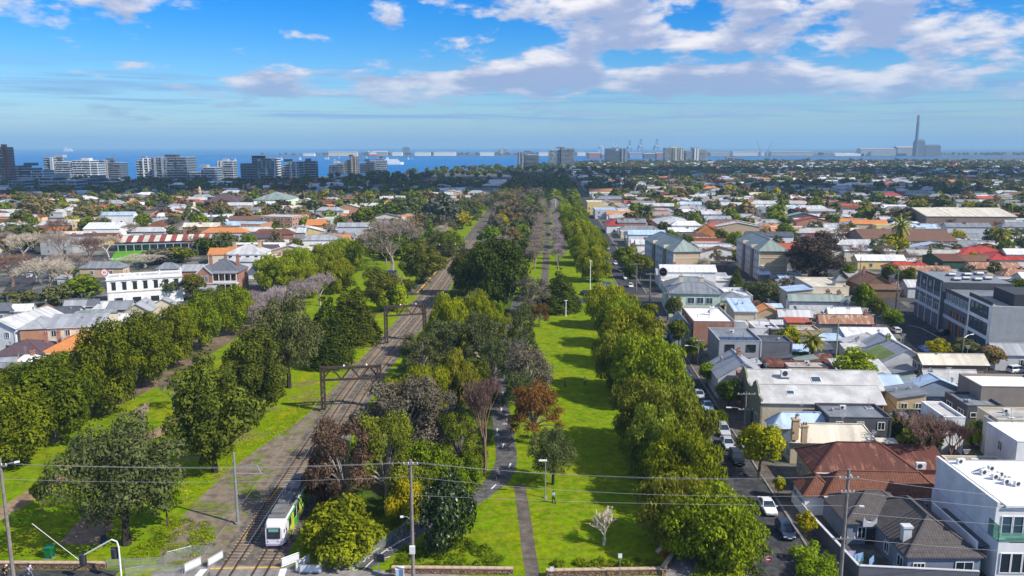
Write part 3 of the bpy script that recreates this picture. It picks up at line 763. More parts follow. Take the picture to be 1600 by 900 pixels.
# fig row along the mulch bed
T('fig', 22, 722, 598, 150, 'broad dark fig tree at the street end of the fig row', FIGROW)
T('fig', 88, 690, 560, 140, 'broad dark fig tree, second in the fig row from the stone wall', FIGROW)
T('fig', 30, 640, 572, 130, 'dark fig standing behind the first trees of the fig row', FIGROW)
T('fig', 166, 646, 502, 122, 'tall dark fig tree, third along the mulch bed, highest of the row', FIGROW)
T('fig', 118, 620, 548, 100, 'dark fig tucked behind the third fig of the row', FIGROW, leaf='green')
T('fig', 222, 604, 489, 98, 'dark fig tree, fourth along the mulch bed', FIGROW)
T('fig', 274, 572, 476, 80, 'dark fig tree, fifth along the mulch bed, near grey cottage roofs', FIGROW)
T('fig', 312, 546, 460, 70, 'dark green fig, sixth along the mulch bed, beside mauve bare bushes', FIGROW, leaf='green')
T('fig', 366, 522, 446, 66, 'yellow-green fig closing the far end of the fig row', FIGROW, leaf='pepper')
T('fig', 330, 500, 452, 66, 'dark fig in front of the red-brick mansion', FIGROW)
T('street', 268, 470, 432, 40, 'bushy tree in front of the white hotel wall', leaf='olive')
T('street', 302, 470, 428, 36, 'dark bushy tree between the white hotel and the brick mansion', leaf='fig2')
# mauve leafless thicket
for i, (px, py, pt, w) in enumerate(((398, 522, 472, 46), (412, 512, 458, 56), (440, 506, 445, 60), (470, 490, 435, 58), (500, 478, 425, 50), (395, 500, 452, 50))):
    T('bare', px, py, pt, w, 'mauve leafless bush by the mulch bed, %s' % ('second from the fig side', 'third from the fig side', 'at the middle of its line', 'third from the pepper clump', 'closest to the pepper clump', 'behind the others, at the last fig')[i],
      'mauve leafless bushes between the fig row and the dense trees', 'bush', 'bare_bush', twig='mauve')
# pepper trees by the mansion
for px, py, pt, w, lb in ((430, 452, 398, 66, 'yellow-green pepper tree by the mansion, first of its clump'), (470, 444, 386, 64, 'yellow-green pepper tree in the middle of the clump by the white villa'),
                          (510, 436, 378, 60, 'yellow-green pepper tree next to the big grey leafless tree'), (545, 425, 372, 56, 'dull green pepper tree beside the big grey leafless tree'),
                          (478, 466, 415, 52, 'low pepper tree at the mauve bushes, in front of its clump'), (528, 458, 405, 50, 'low pepper tree in front of the park lawn opening')):
    T('pepper', px, py, pt, w, lb, 'pepper trees in a clump by the mansion')
# the row of big dark trees on the lawn
T('oak', 198, 851, 664, 205, 'big spreading grey-green tree with dark trunk over the dirt clearing')
T('street', 67, 797, 747, 30, 'young dark green tree standing by the green bin lawn and dirt path', leaf='fig')
T('street', 98, 757, 716, 24, 'slim young tree across the dirt path from the spreading tree', leaf='fig')
T('banyan', 336, 738, 554, 134, 'tall dense dark tree standing between the dirt path and the gravel')
T('banyan', 404, 655, 514, 102, 'dense bronze-green tree behind the tall dark tree, second in its line')
T('oak', 452, 606, 460, 112, 'rounded grey-green tree, third in the line of dense trees')
T('conifer', 514, 572, 449, 84, 'dark green cypress with a ragged cone shape on the meadow edge', leaf='dusk')
T('conifer', 552, 535, 428, 92, 'dark broad cypress behind the ragged one, at the mulch end', leaf='pine')
T('banyan', 596, 486, 418, 56, 'bronze tree at the meadow end, in front of the solar panel')
T('shrub', 612, 486, 440, 56, 'light green bush beside the farther steel gantry', cat='bush', leaf='bright')
T('shrub', 617, 458, 428, 44, 'cream blossoming bush by the rail stop', cat='bush', leaf='cream')
T('street', 637, 466, 436, 24, 'small dark tree by the green fence of the rail stop', leaf='fig2')
T('banyan', 660, 446, 374, 72, 'rounded bronze tree beside the rail stop platform')
T('banyan', 692, 412, 362, 40, 'bronze tree beyond the rail stop platform')
T('bare', 612, 424, 338, 98, 'large pale grey leafless tree, widest bare crown in the park', twig='grey')
T('pencil', 672, 382, 344, 22, 'bright green pointed conifer behind the bare tree')
T('bare', 690, 384, 350, 26, 'small pale bare tree next to the pointed conifer', twig='pale')
T('shrub', 706, 400, 362, 40, 'green bush along the track beyond the stop', cat='bush', leaf='green')
T('far_round', 690, 360, 305, 62, 'brown-grey bushy tree beyond the pointed conifer', leaf='grey')
T('far_round', 655, 342, 312, 40, 'green tree between the brown-grey tree and the suburb', leaf='green')
T('far_round', 722, 358, 330, 40, 'lime green tree at the bend of the track', leaf='lime')
T('far_round', 630, 345, 308, 52, 'olive tree above the large bare tree', leaf='olive')
T('far_round', 600, 352, 316, 56, 'dark olive tree behind the crown of the large bare tree', leaf='fig')
T('far_round', 570, 364, 322, 44, 'dark tree behind the orange brick house', leaf='fig')
# shrubs on the weedy ground
T('street', 263, 822, 735, 60, 'thin leafy sapling clump beside the spreading tree', leaf='bright', cat='sapling')
T('baresmall', 224, 668, 634, 34, 'small grey leafless tree on the lawn by the dirt path', twig='grey')
T('bare', 272, 640, 590, 44, 'grey leafless tree at the mulch bed edge', twig='grey')
# thicket between the rails and the path, from the street inwards
T('shrub', 535, 868, 792, 128, 'wide yellow-green bush at the corner by the tram and the fence', cat='bush', leaf='pepper')
T('eucalypt', 538, 812, 655, 116, 'dead brown-leaved tree beside the tram', leaf='brown', name='brown_tree')
T('pepper', 505, 790, 700, 50, 'half-brown small tree leaning over the tram roof', leaf='brown')
T('eucalypt', 604, 800, 645, 104, 'olive-green tree behind the dead brown tree', leaf='pepper2')
T('shrub', 632, 815, 742, 66, 'lime bush by the path fence', cat='bush')
T('street', 570, 700, 638, 50, 'grey-brown bushy tree at the foot of the near gantry', leaf='grey')
T('eucalypt', 632, 735, 592, 138, 'broad grey-leaved gum above the thicket', leaf='grey')
T('eucalypt', 690, 730, 610, 88, 'grey gum beside the bare-trunked tree', leaf='grey')
T('shrub', 665, 770, 690, 80, 'dark green undergrowth bush in the middle of the thicket', cat='bush', leaf='green')
T('shrub', 722, 760, 712, 60, 'green bush at the foot of the bare-trunked tree', cat='bush', leaf='green')
T('eucalypt', 716, 742, 640, 70, 'olive tree between the grey gums and the bare-trunked tree', leaf='pepper2')
T('shrub', 736, 735, 695, 52, 'olive bush at the path edge behind the bare-trunked tree', cat='bush', leaf='pepper2')
T('eucalypt', 770, 612, 530, 54, 'grey-green tree leaning over the bicycle path from the track side', leaf='olive')
T('eucalypt', 804, 606, 530, 44, 'slim grey tree over the bicycle path on the lawn side', leaf='grey')
T('eucalypt', 796, 555, 490, 44, 'olive tree closing over the bicycle path', leaf='pepper2')
T('shrub', 648, 790, 735, 60, 'olive bush between the lime bush and the glossy one', cat='bush', leaf='pepper2')
T('shrub', 690, 790, 745, 60, 'low green bush behind the glossy dark bush', cat='bush', leaf='pepper2')
T('magnolia', 698, 858, 742, 98, 'glossy dark round bush with bright leaf tips by the path', cat='bush')
T('baretall', 757, 742, 588, 78, 'tall brown leafless tree with pale trunk beside the bicycle path', twig='brown')
T('pepper', 668, 662, 570, 84, 'yellow-green tree by the near gantry', leaf='pepper')
T('shrub', 622, 640, 590, 46, 'yellow-flowering bush by the near gantry', cat='bush', leaf='lime')
T('pepper', 716, 640, 548, 66, 'olive tree deep in the thicket, next to the yellow-green one', leaf='pepper2')
T('eucalypt', 660, 600, 520, 70, 'grey-green tree on the shaded side of the track', leaf='olive')
T('conifer', 752, 625, 552, 56, 'dark low conifer beside the bicycle path', leaf='pine')
T('eucalypt', 752, 590, 490, 78, 'olive gum in the thicket by the path', leaf='olive')
T('pepper', 702, 560, 462, 78, 'bright yellow-green tree beside the track, nearest the farther gantry', leaf='pepper')
T('pepper', 748, 545, 458, 62, 'bright yellow-green tree by the path, twin of the one at the track', leaf='pepper')
T('eucalypt', 700, 585, 500, 80, 'olive-grey tree in front of the bright yellow-green pair', leaf='olive')
T('shrub', 776, 520, 470, 36, 'bush between the yellow-green pair and the path', cat='bush', leaf='bright')
T('fig', 768, 482, 372, 118, 'huge dark fig by the rail stop', leaf='dusk')
T('fig', 730, 462, 392, 64, 'dark fig overhanging the platform', leaf='dusk')
T('eucalypt', 828, 492, 432, 60, 'brown-grey tree between the huge fig and the cross street', leaf='grey')
T('conifer', 874, 486, 420, 74, 'dark spreading conifer at the cross street', leaf='dusk')
T('eucalypt', 842, 510, 475, 34, 'small brownish tree on the lawn edge by the cross street', leaf='rust')
T('eucalypt', 818, 580, 478, 46, 'slender grey-green tree on the path side of the lawn', leaf='olive')
T('eucalypt', 826, 632, 540, 80, 'grey-brown tree between the path and the lawn', leaf='grey')
T('eucalypt', 836, 695, 598, 88, 'tree with rusty leaf tips beside the path and lawn', leaf='rust')
T('eucalypt', 812, 655, 580, 56, 'olive tree overhanging the bicycle path', leaf='olive')
T('oak', 864, 757, 666, 76, 'rounded grey-green tree in a mulch ring by the lamp post')
T('baresmall', 943, 852, 798, 46, 'small pale leafless sapling alone on the lawn', cat='sapling')
# pepper tree row along the street
PEP = 'pepper trees lining the street'
for px, py, pt, w, lf, lb in ((1112, 874, 766, 176, None, 'biggest pepper tree of the street row, overhanging the road by the forecourt'),
        (1050, 852, 742, 120, 'pepper2', 'pepper tree at the lawn side of the biggest one'),
        (1066, 792, 676, 128, None, 'pepper tree second from the forecourt'), (1022, 745, 640, 110, 'pepper2', 'pepper tree bulging over the lawn, third from the forecourt'),
        (1056, 725, 606, 116, 'pepper2', 'broad pepper tree beside the double parked cars'), (1010, 700, 592, 120, 'pepper2', 'broad pale pepper tree over the shaded lawn'),
        (1012, 632, 524, 122, None, 'bright pepper tree halfway along the row'), (968, 610, 520, 84, 'pepper2', 'pepper tree halfway along, on the lawn side'),
        (988, 572, 483, 96, None, 'yellow-green pepper tree, third from the cross street'), (966, 542, 466, 80, 'pepper', 'yellow-green pepper tree, second from the cross street'),
        (954, 512, 444, 78, 'pepper', 'yellow-green pepper tree at the cross street corner')):
    T('pepper', px, py, pt, w, lb, PEP, leaf=lf)
for i, (px, py, pt, w) in enumerate(((928, 440, 384, 56), (914, 414, 366, 58), (928, 404, 362, 44), (902, 388, 344, 50), (914, 374, 344, 40), (892, 368, 328, 44), (884, 350, 318, 36), (900, 352, 322, 34))):
    auto(tree('pepper', px, py, pt, w, name='pepper_tree'), 'rounded olive pepper tree', 'tree', 'pepper trees past the cross street')
# leafless avenue past the stop
for i, Y in enumerate(range(318, 640, 15)):
    for s, x0 in ((0, -1.6), (1, 8.0)):
        t = tree('far_bare' if Y > 420 else 'bare', xy=(cor(Y, x0), Y), h=9.5, w=8, name='bare_tree', twig='mauve' if s else 'grey')
        auto(t, 'leafless %s avenue tree' % ('grey', 'mauve')[s], 'tree', 'leafless avenue along the path')
# small street trees and hedge beside the street
T('street', 1186, 748, 662, 82, 'bushy bright street tree shading parked cars', leaf='lime')
T('street', 1215, 778, 744, 24, 'thin round street sapling by the white fence', leaf='lime', cat='sapling')
T('street', 1259, 842, 800, 30, 'small round street sapling behind the clipped hedge', leaf='lime', cat='sapling')
T('street', 1105, 605, 566, 34, 'bright street tree beside the gabled grey house', leaf='bright')
T('street', 1060, 545, 500, 38, 'dark street tree in front of the brick party wall', leaf='fig')
T('street', 1082, 566, 526, 36, 'dark green tree at the wall of the brick house', leaf='green')
T('street', 1052, 505, 462, 30, 'slim dark tree at the corner pub wall', leaf='fig')
T('street', 1014, 505, 474, 30, 'dark street tree on the corner by the cross street', leaf='fig')
T('street', 1138, 640, 592, 46, 'dark street tree in front of the cream warehouse', leaf='green')
T('shrub', 1125, 668, 640, 30, 'dark shrub in a front yard by parked cars', cat='bush', leaf='green')
T('street', 1215, 690, 656, 24, 'small bright tree in front of the light blue roof', leaf='lime')
T('street', 1336, 618, 545, 66, 'bright leafy backyard tree between low roofs', leaf='bright')
T('street', 1318, 600, 568, 34, 'dark bush beside the bright backyard tree', leaf='green', cat='bush')
T('palm', 1268, 572, 530, 46, 'palm tree in the yard beside the slate grey wall')
T('street', 1345, 498, 442, 34, 'tall oval green tree on the side street corner', leaf='green')
T('street', 1368, 508, 464, 34, 'dark bronze tree next to the tall oval one', leaf='fig2')
T('street', 1390, 520, 482, 34, 'round green tree beside the side street', leaf='green')
T('street', 1466, 562, 530, 36, 'round yellow-green tree behind the brown brick shed', leaf='lime')
T('street', 1508, 562, 530, 48, 'olive tree behind the brown brick shed', leaf='olive')
T('street', 1545, 580, 540, 42, 'rust-tinged tree at the shed end by the white van', leaf='tan')
T('street', 1540, 548, 514, 30, 'thin street tree in front of the dark apartments', leaf='olive')
T('street', 1578, 552, 512, 34, 'street tree by the grey apartment side wall', leaf='olive')
T('baretall', 1446, 742, 642, 96, 'big reddish leafless tree behind the rusty roof', twig='brown')
T('baretall', 1480, 732, 655, 60, 'reddish leafless tree against the long yard wall', twig='brown')
T('shrub', 1520, 700, 655, 34, 'bright green bush in the dark courtyard', cat='bush', leaf='bright')
T('banyan', 1272, 444, 362, 86, 'big purple-brown tree beside the green-roofed flats', leaf='plum')
T('far_round', 1396, 402, 366, 50, 'yellow-green tree in front of the brown terrace roofs', leaf='lime')
T('palm', 1404, 402, 352, 34, 'palm rising over the yellow-green tree')
T('palm', 1560, 402, 364, 38, 'palm by the red roofs')
T('street', 1416, 455, 418, 34, 'dark tree at the corner of the dark apartments', leaf='fig')
T('street', 1325, 445, 412, 28, 'green tree by the brown-tiled bungalow', leaf='green')
T('bare', 1100, 440, 400, 24, 'leafless tree between the two flats', twig='pale')
T('conifer', 1150, 452, 415, 26, 'dark tree in the flats car park', leaf='pine')
T('bare', 1135, 425, 398, 40, 'brown leafless bush behind the car park', twig='dark', cat='bush', name='bare_bush')
T('shrub', 1190, 470, 438, 60, 'dull bush below the second green-roofed flats', cat='bush', leaf='olive')
T('street', 975, 425, 384, 44, 'dark round street tree opposite the pepper row', leaf='green')
T('street', 1000, 436, 396, 40, 'dark round street tree near the first green-roofed flats', leaf='fig')
T('street', 982, 452, 404, 24, 'slim dark street tree by the telegraph pole', leaf='fig')

# clipped hedge by the street end, and low garden beds along the wall
def leafy_box(name, poly, h, n, size, leaf, seed, label, cat, round_=0.5):
    rng = np.random.RandomState(seed); c = Vector((sum(p[0] for p in poly) / len(poly), sum(p[1] for p in poly) / len(poly)))
    xs = [p[0] for p in poly]; ys = [p[1] for p in poly]; cl = []
    while len(cl) < 46:
        x = rng.uniform(min(xs), max(xs)); y = rng.uniform(min(ys), max(ys))
        if inside(x, y, poly): q = 0.8 + 0.35 * rng.rand(); cl.append((x - c.x, y - c.y, h - q * 0.8, q, q, q * 0.85)); cl.append((x - c.x, y - c.y, h * 0.35, q, q, h * 0.4))
    P = leaf_arrays(rng, cl, n, size, 0.2, 0.5, low=-0.3, jit=1.0)
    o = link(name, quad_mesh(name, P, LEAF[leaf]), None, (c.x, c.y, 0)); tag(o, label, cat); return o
def inside(x, y, poly):
    r = False; n = len(poly)
    for i in range(n):
        x0, y0 = poly[i]; x1, y1 = poly[(i + 1) % n]
        if (y0 > y) != (y1 > y) and x < (x1 - x0) * (y - y0) / (y1 - y0) + x0: r = not r
    return r
leafy_box('clipped_hedge', [tuple(G(*q, 1.0).xy) for q in ((1242, 858), (1262, 850), (1284, 862), (1306, 896), (1312, 925), (1262, 925), (1248, 895))], 1.9, 9000, 0.30, 'bright', 5, 'rounded clipped green hedge by the street kerb', 'hedge')
leafy_box('clipped_hedge', [tuple(G(*q, .5).xy) for q in ((1082, 884), (1112, 880), (1150, 890), (1162, 905), (1086, 905))], 1.0, 4200, 0.26, 'bright', 6, 'low clipped hedge on the paved forecourt', 'hedge')
def groundcover(name, poly, n, size, leaf, seed, h=0.5):
    rng = np.random.RandomState(seed); xs = [p[0] for p in poly]; ys = [p[1] for p in poly]; cl = []
    area = (max(xs) - min(xs)) * (max(ys) - min(ys)); tries = 0
    while len(cl) < max(30, area / 1.1) and tries < 6000:
        tries += 1; x = rng.uniform(min(xs), max(xs)); y = rng.uniform(min(ys), max(ys))
        if inside(x, y, poly) and math.sin(x * 1.3 + seed) + math.cos(y * 1.1) > -1.1:
            q = 0.35 + 0.5 * rng.rand(); cl.append((x, y, 0.05, q, q, h * (0.5 + rng.rand())))
    P = leaf_arrays(rng, cl, n, size, 0.0, 0.5, low=0.0, jit=1.1)
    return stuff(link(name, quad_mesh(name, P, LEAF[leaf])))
groundcover('ground_cover', pxs((612, 890), (640, 852), (690, 846), (735, 842), (770, 862), (796, 889)), 12000, 0.24, 'green', 11)
groundcover('ground_cover', pxs((856, 893), (866, 880), (950, 876), (1030, 874), (1035, 893)), 4500, 0.24, 'green', 12)
groundcover('ground_cover', pxs((1150, 880), (1165, 862), (1178, 875), (1195, 900), (1170, 905)), 1200, 0.24, 'olive', 13)
groundcover('undergrowth', pxs((470, 872), (500, 800), (600, 800), (690, 760), (742, 735), (752, 765), (700, 795), (650, 825), (600, 850), (540, 878)), 12000, 0.32, 'green', 14, 0.7)
groundcover('weeds', pxs((200, 872), (290, 876), (345, 850), (322, 818), (262, 808), (215, 845)), 9000, 0.20, 'bright', 15, 0.28)
groundcover('weeds', pxs((280, 800), (320, 760), (420, 690), (470, 655), (520, 640), (520, 610), (480, 620), (430, 650), (350, 700), (290, 745)), 7000, 0.22, 'bright', 16, 0.25)
# ------------------------------------------------------------------ building kit
WALL = {k: mat('wall_' + k, c, 0.9, 0.10, 0.5, bump=0.15) for k, c in dict(
    white=(0.78, 0.77, 0.74), cream=(0.66, 0.58, 0.44), grey=(0.33, 0.34, 0.35), pale=(0.55, 0.56, 0.57), dark=(0.055, 0.058, 0.065), slate=(0.14, 0.14, 0.16), tan=(0.52, 0.38, 0.23),
    orange=(0.52, 0.21, 0.07), mint=(0.56, 0.68, 0.52), blue=(0.26, 0.33, 0.42), sand=(0.52, 0.45, 0.33), rose=(0.40, 0.17, 0.13), yellow=(0.72, 0.55, 0.23), taupe=(0.26, 0.215, 0.18), charcoal=(0.085, 0.09, 0.10), timber=(0.20, 0.13, 0.08),
    bluegrey=(0.20, 0.23, 0.28), concrete=(0.36, 0.36, 0.36), olive=(0.22, 0.23, 0.14), darkgreen=(0.04, 0.10, 0.06)).items()}
BRICK = {'red': brick_mat('brick_red', (0.36, 0.125, 0.065)), 'brown': brick_mat('brick_brown', (0.22, 0.12, 0.08)), 'orange': brick_mat('brick_orange', (0.50, 0.19, 0.07)), 'fawn': brick_mat('brick_fawn', (0.60, 0.44, 0.27), (0.4, 0.33, 0.24)), 'grime': brick_mat('brick_grime', (0.21, 0.12, 0.085), (0.22, 0.2, 0.18))}
WALL.update(red_brick=BRICK['red'], brown_brick=BRICK['brown'], orange_brick=BRICK['orange'], fawn_brick=BRICK['fawn'], grime_brick=BRICK['grime'])
ROOF = {'grey': metal_roof('metal_grey', (0.34, 0.35, 0.365)), 'pale': metal_roof('metal_pale', (0.52, 0.52, 0.51)), 'white': metal_roof('metal_white', (0.70, 0.70, 0.69)), 'blue': metal_roof('metal_blue', (0.42, 0.54, 0.68)),
        'dark': metal_roof('metal_dark', (0.095, 0.10, 0.115)), 'green': metal_roof('metal_green', (0.25, 0.30, 0.27)), 'rust': metal_roof('metal_rust', (0.115, 0.037, 0.025), 0.35, 0.75, rustcol=(0.26, 0.12, 0.075)), 'rustpale': metal_roof('metal_rustpale', (0.52, 0.42, 0.33), 0.75, 0.7, rustcol=(0.30, 0.13, 0.07)),
        'red': metal_roof('metal_red', (0.42, 0.05, 0.03)), 'stripe': metal_roof('metal_faded_red', (0.30, 0.065, 0.05)), 'cream': metal_roof('metal_cream', (0.66, 0.60, 0.47)), 'moss': metal_roof('metal_moss', (0.20, 0.27, 0.07), 0.3, 0.9, rustcol=(0.28, 0.29, 0.25)), 'slategrey': metal_roof('metal_slategrey', (0.22, 0.235, 0.25)),
        'terracotta': tile_roof('tile_terracotta', (0.165, 0.066, 0.040)), 'orange': tile_roof('tile_orange', (0.60, 0.235, 0.075)), 'brown': tile_roof('tile_brown', (0.19, 0.105, 0.068)), 'darktile': tile_roof('tile_dark', (0.098, 0.085, 0.08)), 'purple': tile_roof('tile_purple', (0.115, 0.075, 0.085)), 'redtile': tile_roof('tile_red', (0.45, 0.10, 0.055)),
        'slate': tile_roof('slate', (0.13, 0.14, 0.165)), 'membrane': mat('roof_membrane', (0.78, 0.78, 0.77), 0.8, 0.10, 0.4), 'gravel': mat('roof_gravel', (0.40, 0.38, 0.35), 0.95, 0.18, 0.5), 'stained': mat('roof_stained', (0.47, 0.46, 0.44), 0.9, 0.22, 0.35)}
ROOFWORD = dict(grey='grey metal', pale='pale metal', white='white metal', blue='light blue metal', dark='charcoal metal', green='grey-green metal', rust='rusty red metal', rustpale='rust-streaked metal', red='red metal', cream='cream metal', moss='mossy green', slategrey='slate-grey metal',
                terracotta='terracotta tile', orange='orange tile', brown='brown tile', darktile='dark grey tile', purple='purple-brown tile', redtile='red tile', slate='slate', membrane='white flat', gravel='grey flat', stained='weathered flat')
WALLWORD = dict(white='white', cream='cream', grey='grey', pale='pale grey', dark='black', slate='slate-grey', tan='tan', orange='orange', mint='mint green', blue='blue-grey', sand='sand-coloured', rose='dull red', yellow='yellow', taupe='taupe', charcoal='charcoal', timber='timber', bluegrey='blue-grey', concrete='concrete',
                olive='olive', darkgreen='dark green', red_brick='red brick', brown_brick='brown brick', orange_brick='orange brick', fawn_brick='fawn brick', grime_brick='sooty brick')
M['trim'] = mat('white_trim', (0.78, 0.77, 0.75), 0.6, 0.06, 2.0)
M['dark_trim'] = mat('dark_trim', (0.05, 0.05, 0.055), 0.6, 0.1, 2.0)
M['pane'] = glass_mat('window_glass')
M['pane_blue'] = glass_mat('window_glass_blue', (0.05, 0.09, 0.13))
M['chim'] = BRICK['red']
M['steel'] = mat('galvanised_steel', (0.45, 0.47, 0.49), 0.45, 0.1, 2.0, metal=0.6)
M['ac'] = mat('aircon_casing', (0.72, 0.72, 0.69), 0.6, 0.06, 3.0)
M['solar'] = glass_mat('solar_panel', (0.012, 0.02, 0.05), 0.25)

WIN_CACHE = {}
def window(parent, x, y, z, w, h, rz=0.0, frame='trim', pane='pane', mull=1, depth=0.10, name='window'):
    """a frame with its glass as a sub-part; (x, y, z) is the sill's middle, rz turns its front (-y) to where it faces"""
    k = (round(w, 2), round(h, 2), frame, pane, mull)
    if k not in WIN_CACHE:
        b = MB(); f = 0.09
        b.box(-w / 2 - f, w / 2 + f, -depth, .06, -f, 0); b.box(-w / 2 - f, w / 2 + f, -depth, .06, h, h + f)
        b.box(-w / 2 - f, -w / 2, -depth, .06, 0, h); b.box(w / 2, w / 2 + f, -depth, .06, 0, h)
        for i in range(mull):
            xx = -w / 2 + w * (i + 1) / (mull + 1); b.box(xx - .035, xx + .035, -depth + .02, .05, 0, h)
        g = MB().box(-w / 2 + .002, w / 2 - .002, -.03, .05, .002, h - .002)
        WIN_CACHE[k] = (b.mesh('window', M[frame]), g.mesh('pane', M[pane]))
    fm, gm = WIN_CACHE[k]
    o = link(name, fm, parent, (x, y, z), rz); link('pane', gm, o); return o
def door(parent, x, y, z, rz, w=0.95, h=2.1, m='dark_trim'):
    b = MB().box(-w / 2, w / 2, -.07, .05, 0, h); b.box(-w / 2 - .1, -w / 2, -.1, .05, 0, h + .1); b.box(w / 2, w / 2 + .1, -.1, .05, 0, h + .1)
    o = b.build('door', M[m], parent, (x, y, z), rz)
    MB().box(w * .3, w * .36, -.12, -.06, 1.0, 1.12).build('handle', M['steel'], o); return o
def chimney(parent, x, y, z0, z1, w=0.75, m=None, pots=2):
    c = MB().box(x - w / 2, x + w / 2, y - w * .4, y + w * .4, z0, z1 - .25); c.box(x - w * .62, x + w * .62, y - w * .52, y + w * .52, z1 - .25, z1)
    o = c.build('chimney', m or M['chim'], parent, uv=True)
    p = MB()
    for i in range(pots): p.lathe([(.13, 0), (.11, .4), (.14, .42)], (x + (i - (pots - 1) / 2) * .36, y, z1 - .01), 8)
    p.build('chimney_pot', ROOF['terracotta'], o); return o
def wall_shell(w, d, he, rise, kind):
    b = MB(); b.box(0, w, 0, d, 0, he, top=False, bottom=False)
    if kind == 'gx':
        for x in (0, w): b.add([(x, 0, he), (x, d, he), (x, d / 2, he + rise)], [(0, 1, 2)])
    elif kind == 'gy':
        for y in (0, d): b.add([(0, y, he), (w, y, he), (w / 2, y, he + rise)], [(0, 1, 2)])
    elif kind == 'sx':      # falls towards -x
        b.add([(w, 0, he), (w, d, he), (w, d, he + rise), (w, 0, he + rise)], [(0, 1, 2, 3)]); b.add([(0, 0, he), (w, 0, he), (w, 0, he + rise)], [(0, 1, 2)]); b.add([(0, d, he), (w, d, he), (w, d, he + rise)], [(0, 1, 2)])
    elif kind == 'sy':      # falls towards the viewer (-y)
        b.add([(0, d, he), (w, d, he), (w, d, he + rise), (0, d, he + rise)], [(0, 1, 2, 3)]); b.add([(0, 0, he), (0, d, he), (0, d, he + rise)], [(0, 1, 2)]); b.add([(w, 0, he), (w, d, he), (w, d, he + rise)], [(0, 1, 2)])
    return b
def roof_shell(w, d, he, rise, kind, ov=0.35, th=0.13):
    """-> (roof, ridge caps)"""
    b = MB(); cap = MB(); e = .02
    def slab(poly):
        n = len(poly); vs = [(x, y, z + th) for x, y, z in poly] + [(x, y, z) for x, y, z in poly]
        b.add(vs, [tuple(range(n)), tuple(range(2 * n - 1, n - 1, -1))] + [(i + n, (i + 1) % n + n, (i + 1) % n, i) for i in range(n)])
    def capline(p, q): cap.bar((p[0], p[1], p[2] + th + .02), (q[0], q[1], q[2] + th + .02), .26, .09)
    if kind == 'flat':
        b.add([(.2, .2, he - .35), (w - .2, .2, he - .35), (w - .2, d - .2, he - .35), (.2, d - .2, he - .35)], [(0, 1, 2, 3)])
        cap.box(-.06, w + .06, -.06, .2, he, he + .08); cap.box(-.06, w + .06, d - .2, d + .06, he, he + .08); cap.box(-.06, .2, .2, d - .2, he, he + .08); cap.box(w - .2, w + .06, .2, d - .2, he, he + .08)
        cap.box(.18, w - .18, .18, .2, he - .34, he); cap.box(.18, w - .18, d - .2, d - .18, he - .34, he); cap.box(.18, .2, .2, d - .2, he - .34, he); cap.box(w - .2, w - .18, .2, d - .2, he - .34, he)
    elif kind == 'sx':
        s = rise / w; slab([(-ov, -ov, he - ov * s + e), (w + ov, -ov, he + rise + ov * s + e), (w + ov, d + ov, he + rise + ov * s + e), (-ov, d + ov, he - ov * s + e)])
    elif kind == 'sy':
        s = rise / d; slab([(-ov, -ov, he - ov * s + e), (w + ov, -ov, he - ov * s + e), (w + ov, d + ov, he + rise + ov * s + e), (-ov, d + ov, he + rise + ov * s + e)])
    elif kind == 'gx':
        s = rise / (d / 2); zt = he + rise + e
        slab([(-ov, -ov, he - ov * s + e), (w + ov, -ov, he - ov * s + e), (w + ov, d / 2, zt), (-ov, d / 2, zt)]); slab([(w + ov, d + ov, he - ov * s + e), (-ov, d + ov, he - ov * s + e), (-ov, d / 2 + .004, zt), (w + ov, d / 2 + .004, zt)])
        capline((-ov, d / 2, zt), (w + ov, d / 2, zt))
    elif kind == 'gy':
        s = rise / (w / 2); zt = he + rise + e
        slab([(-ov, d + ov, he - ov * s + e), (-ov, -ov, he - ov * s + e), (w / 2, -ov, zt), (w / 2, d + ov, zt)]); slab([(w + ov, -ov, he - ov * s + e), (w + ov, d + ov, he - ov * s + e), (w / 2 + .004, d + ov, zt), (w / 2 + .004, -ov, zt)])
        capline((w / 2, -ov, zt), (w / 2, d + ov, zt))
    elif kind == 'hip':
        m = min(w, d) / 2; s = rise / m; z0 = he - ov * s + e; zt = he + rise + e
        A, B_, C, D = (-ov, -ov, z0), (w + ov, -ov, z0), (w + ov, d + ov, z0), (-ov, d + ov, z0)
        if w >= d: P, Q = (m, d / 2, zt), (w - m + .01, d / 2, zt); slab([A, B_, Q, P]); slab([C, D, P, Q]); slab([D, A, P]); slab([B_, C, Q]); prs = ((A, P), (D, P), (B_, Q), (C, Q), (P, Q))
        else: P, Q = (w / 2, m, zt), (w / 2, d - m, zt); slab([A, B_, P]); slab([B_, C, Q, P]); slab([C, D, Q]); slab([D, A, P, Q]); prs = ((A, P), (B_, P), (C, Q), (D, Q), (P, Q))
        for p, q in prs: capline(p, q)
    return b, cap
HOUSES = []        # footprints that are taken: (centre, radius)
def block(parent, x, y, w, d, he, rise, kind, wall, roof, caps=None, ov=0.35, wname='wall', rname='roof', z=0.0):
    """one volume (walls + roof) of a building, at (x, y) in its own frame"""
    wo = wall_shell(w, d, he, rise, kind).build(wname, WALL[wall], parent, (x, y, z), uv=True)
    rb, cap = roof_shell(w, d, he, rise, kind, ov); ro = rb.build(rname, ROOF[roof], parent, (x, y, z), uv=True)
    if cap.f:
        cap.build('parapet_cap' if kind == 'flat' else 'ridge_cap', caps if caps is not None else (WALL[wall] if kind == 'flat' else ROOF[roof]), ro)
    return wo, ro
HEAD = -math.atan(0.048)
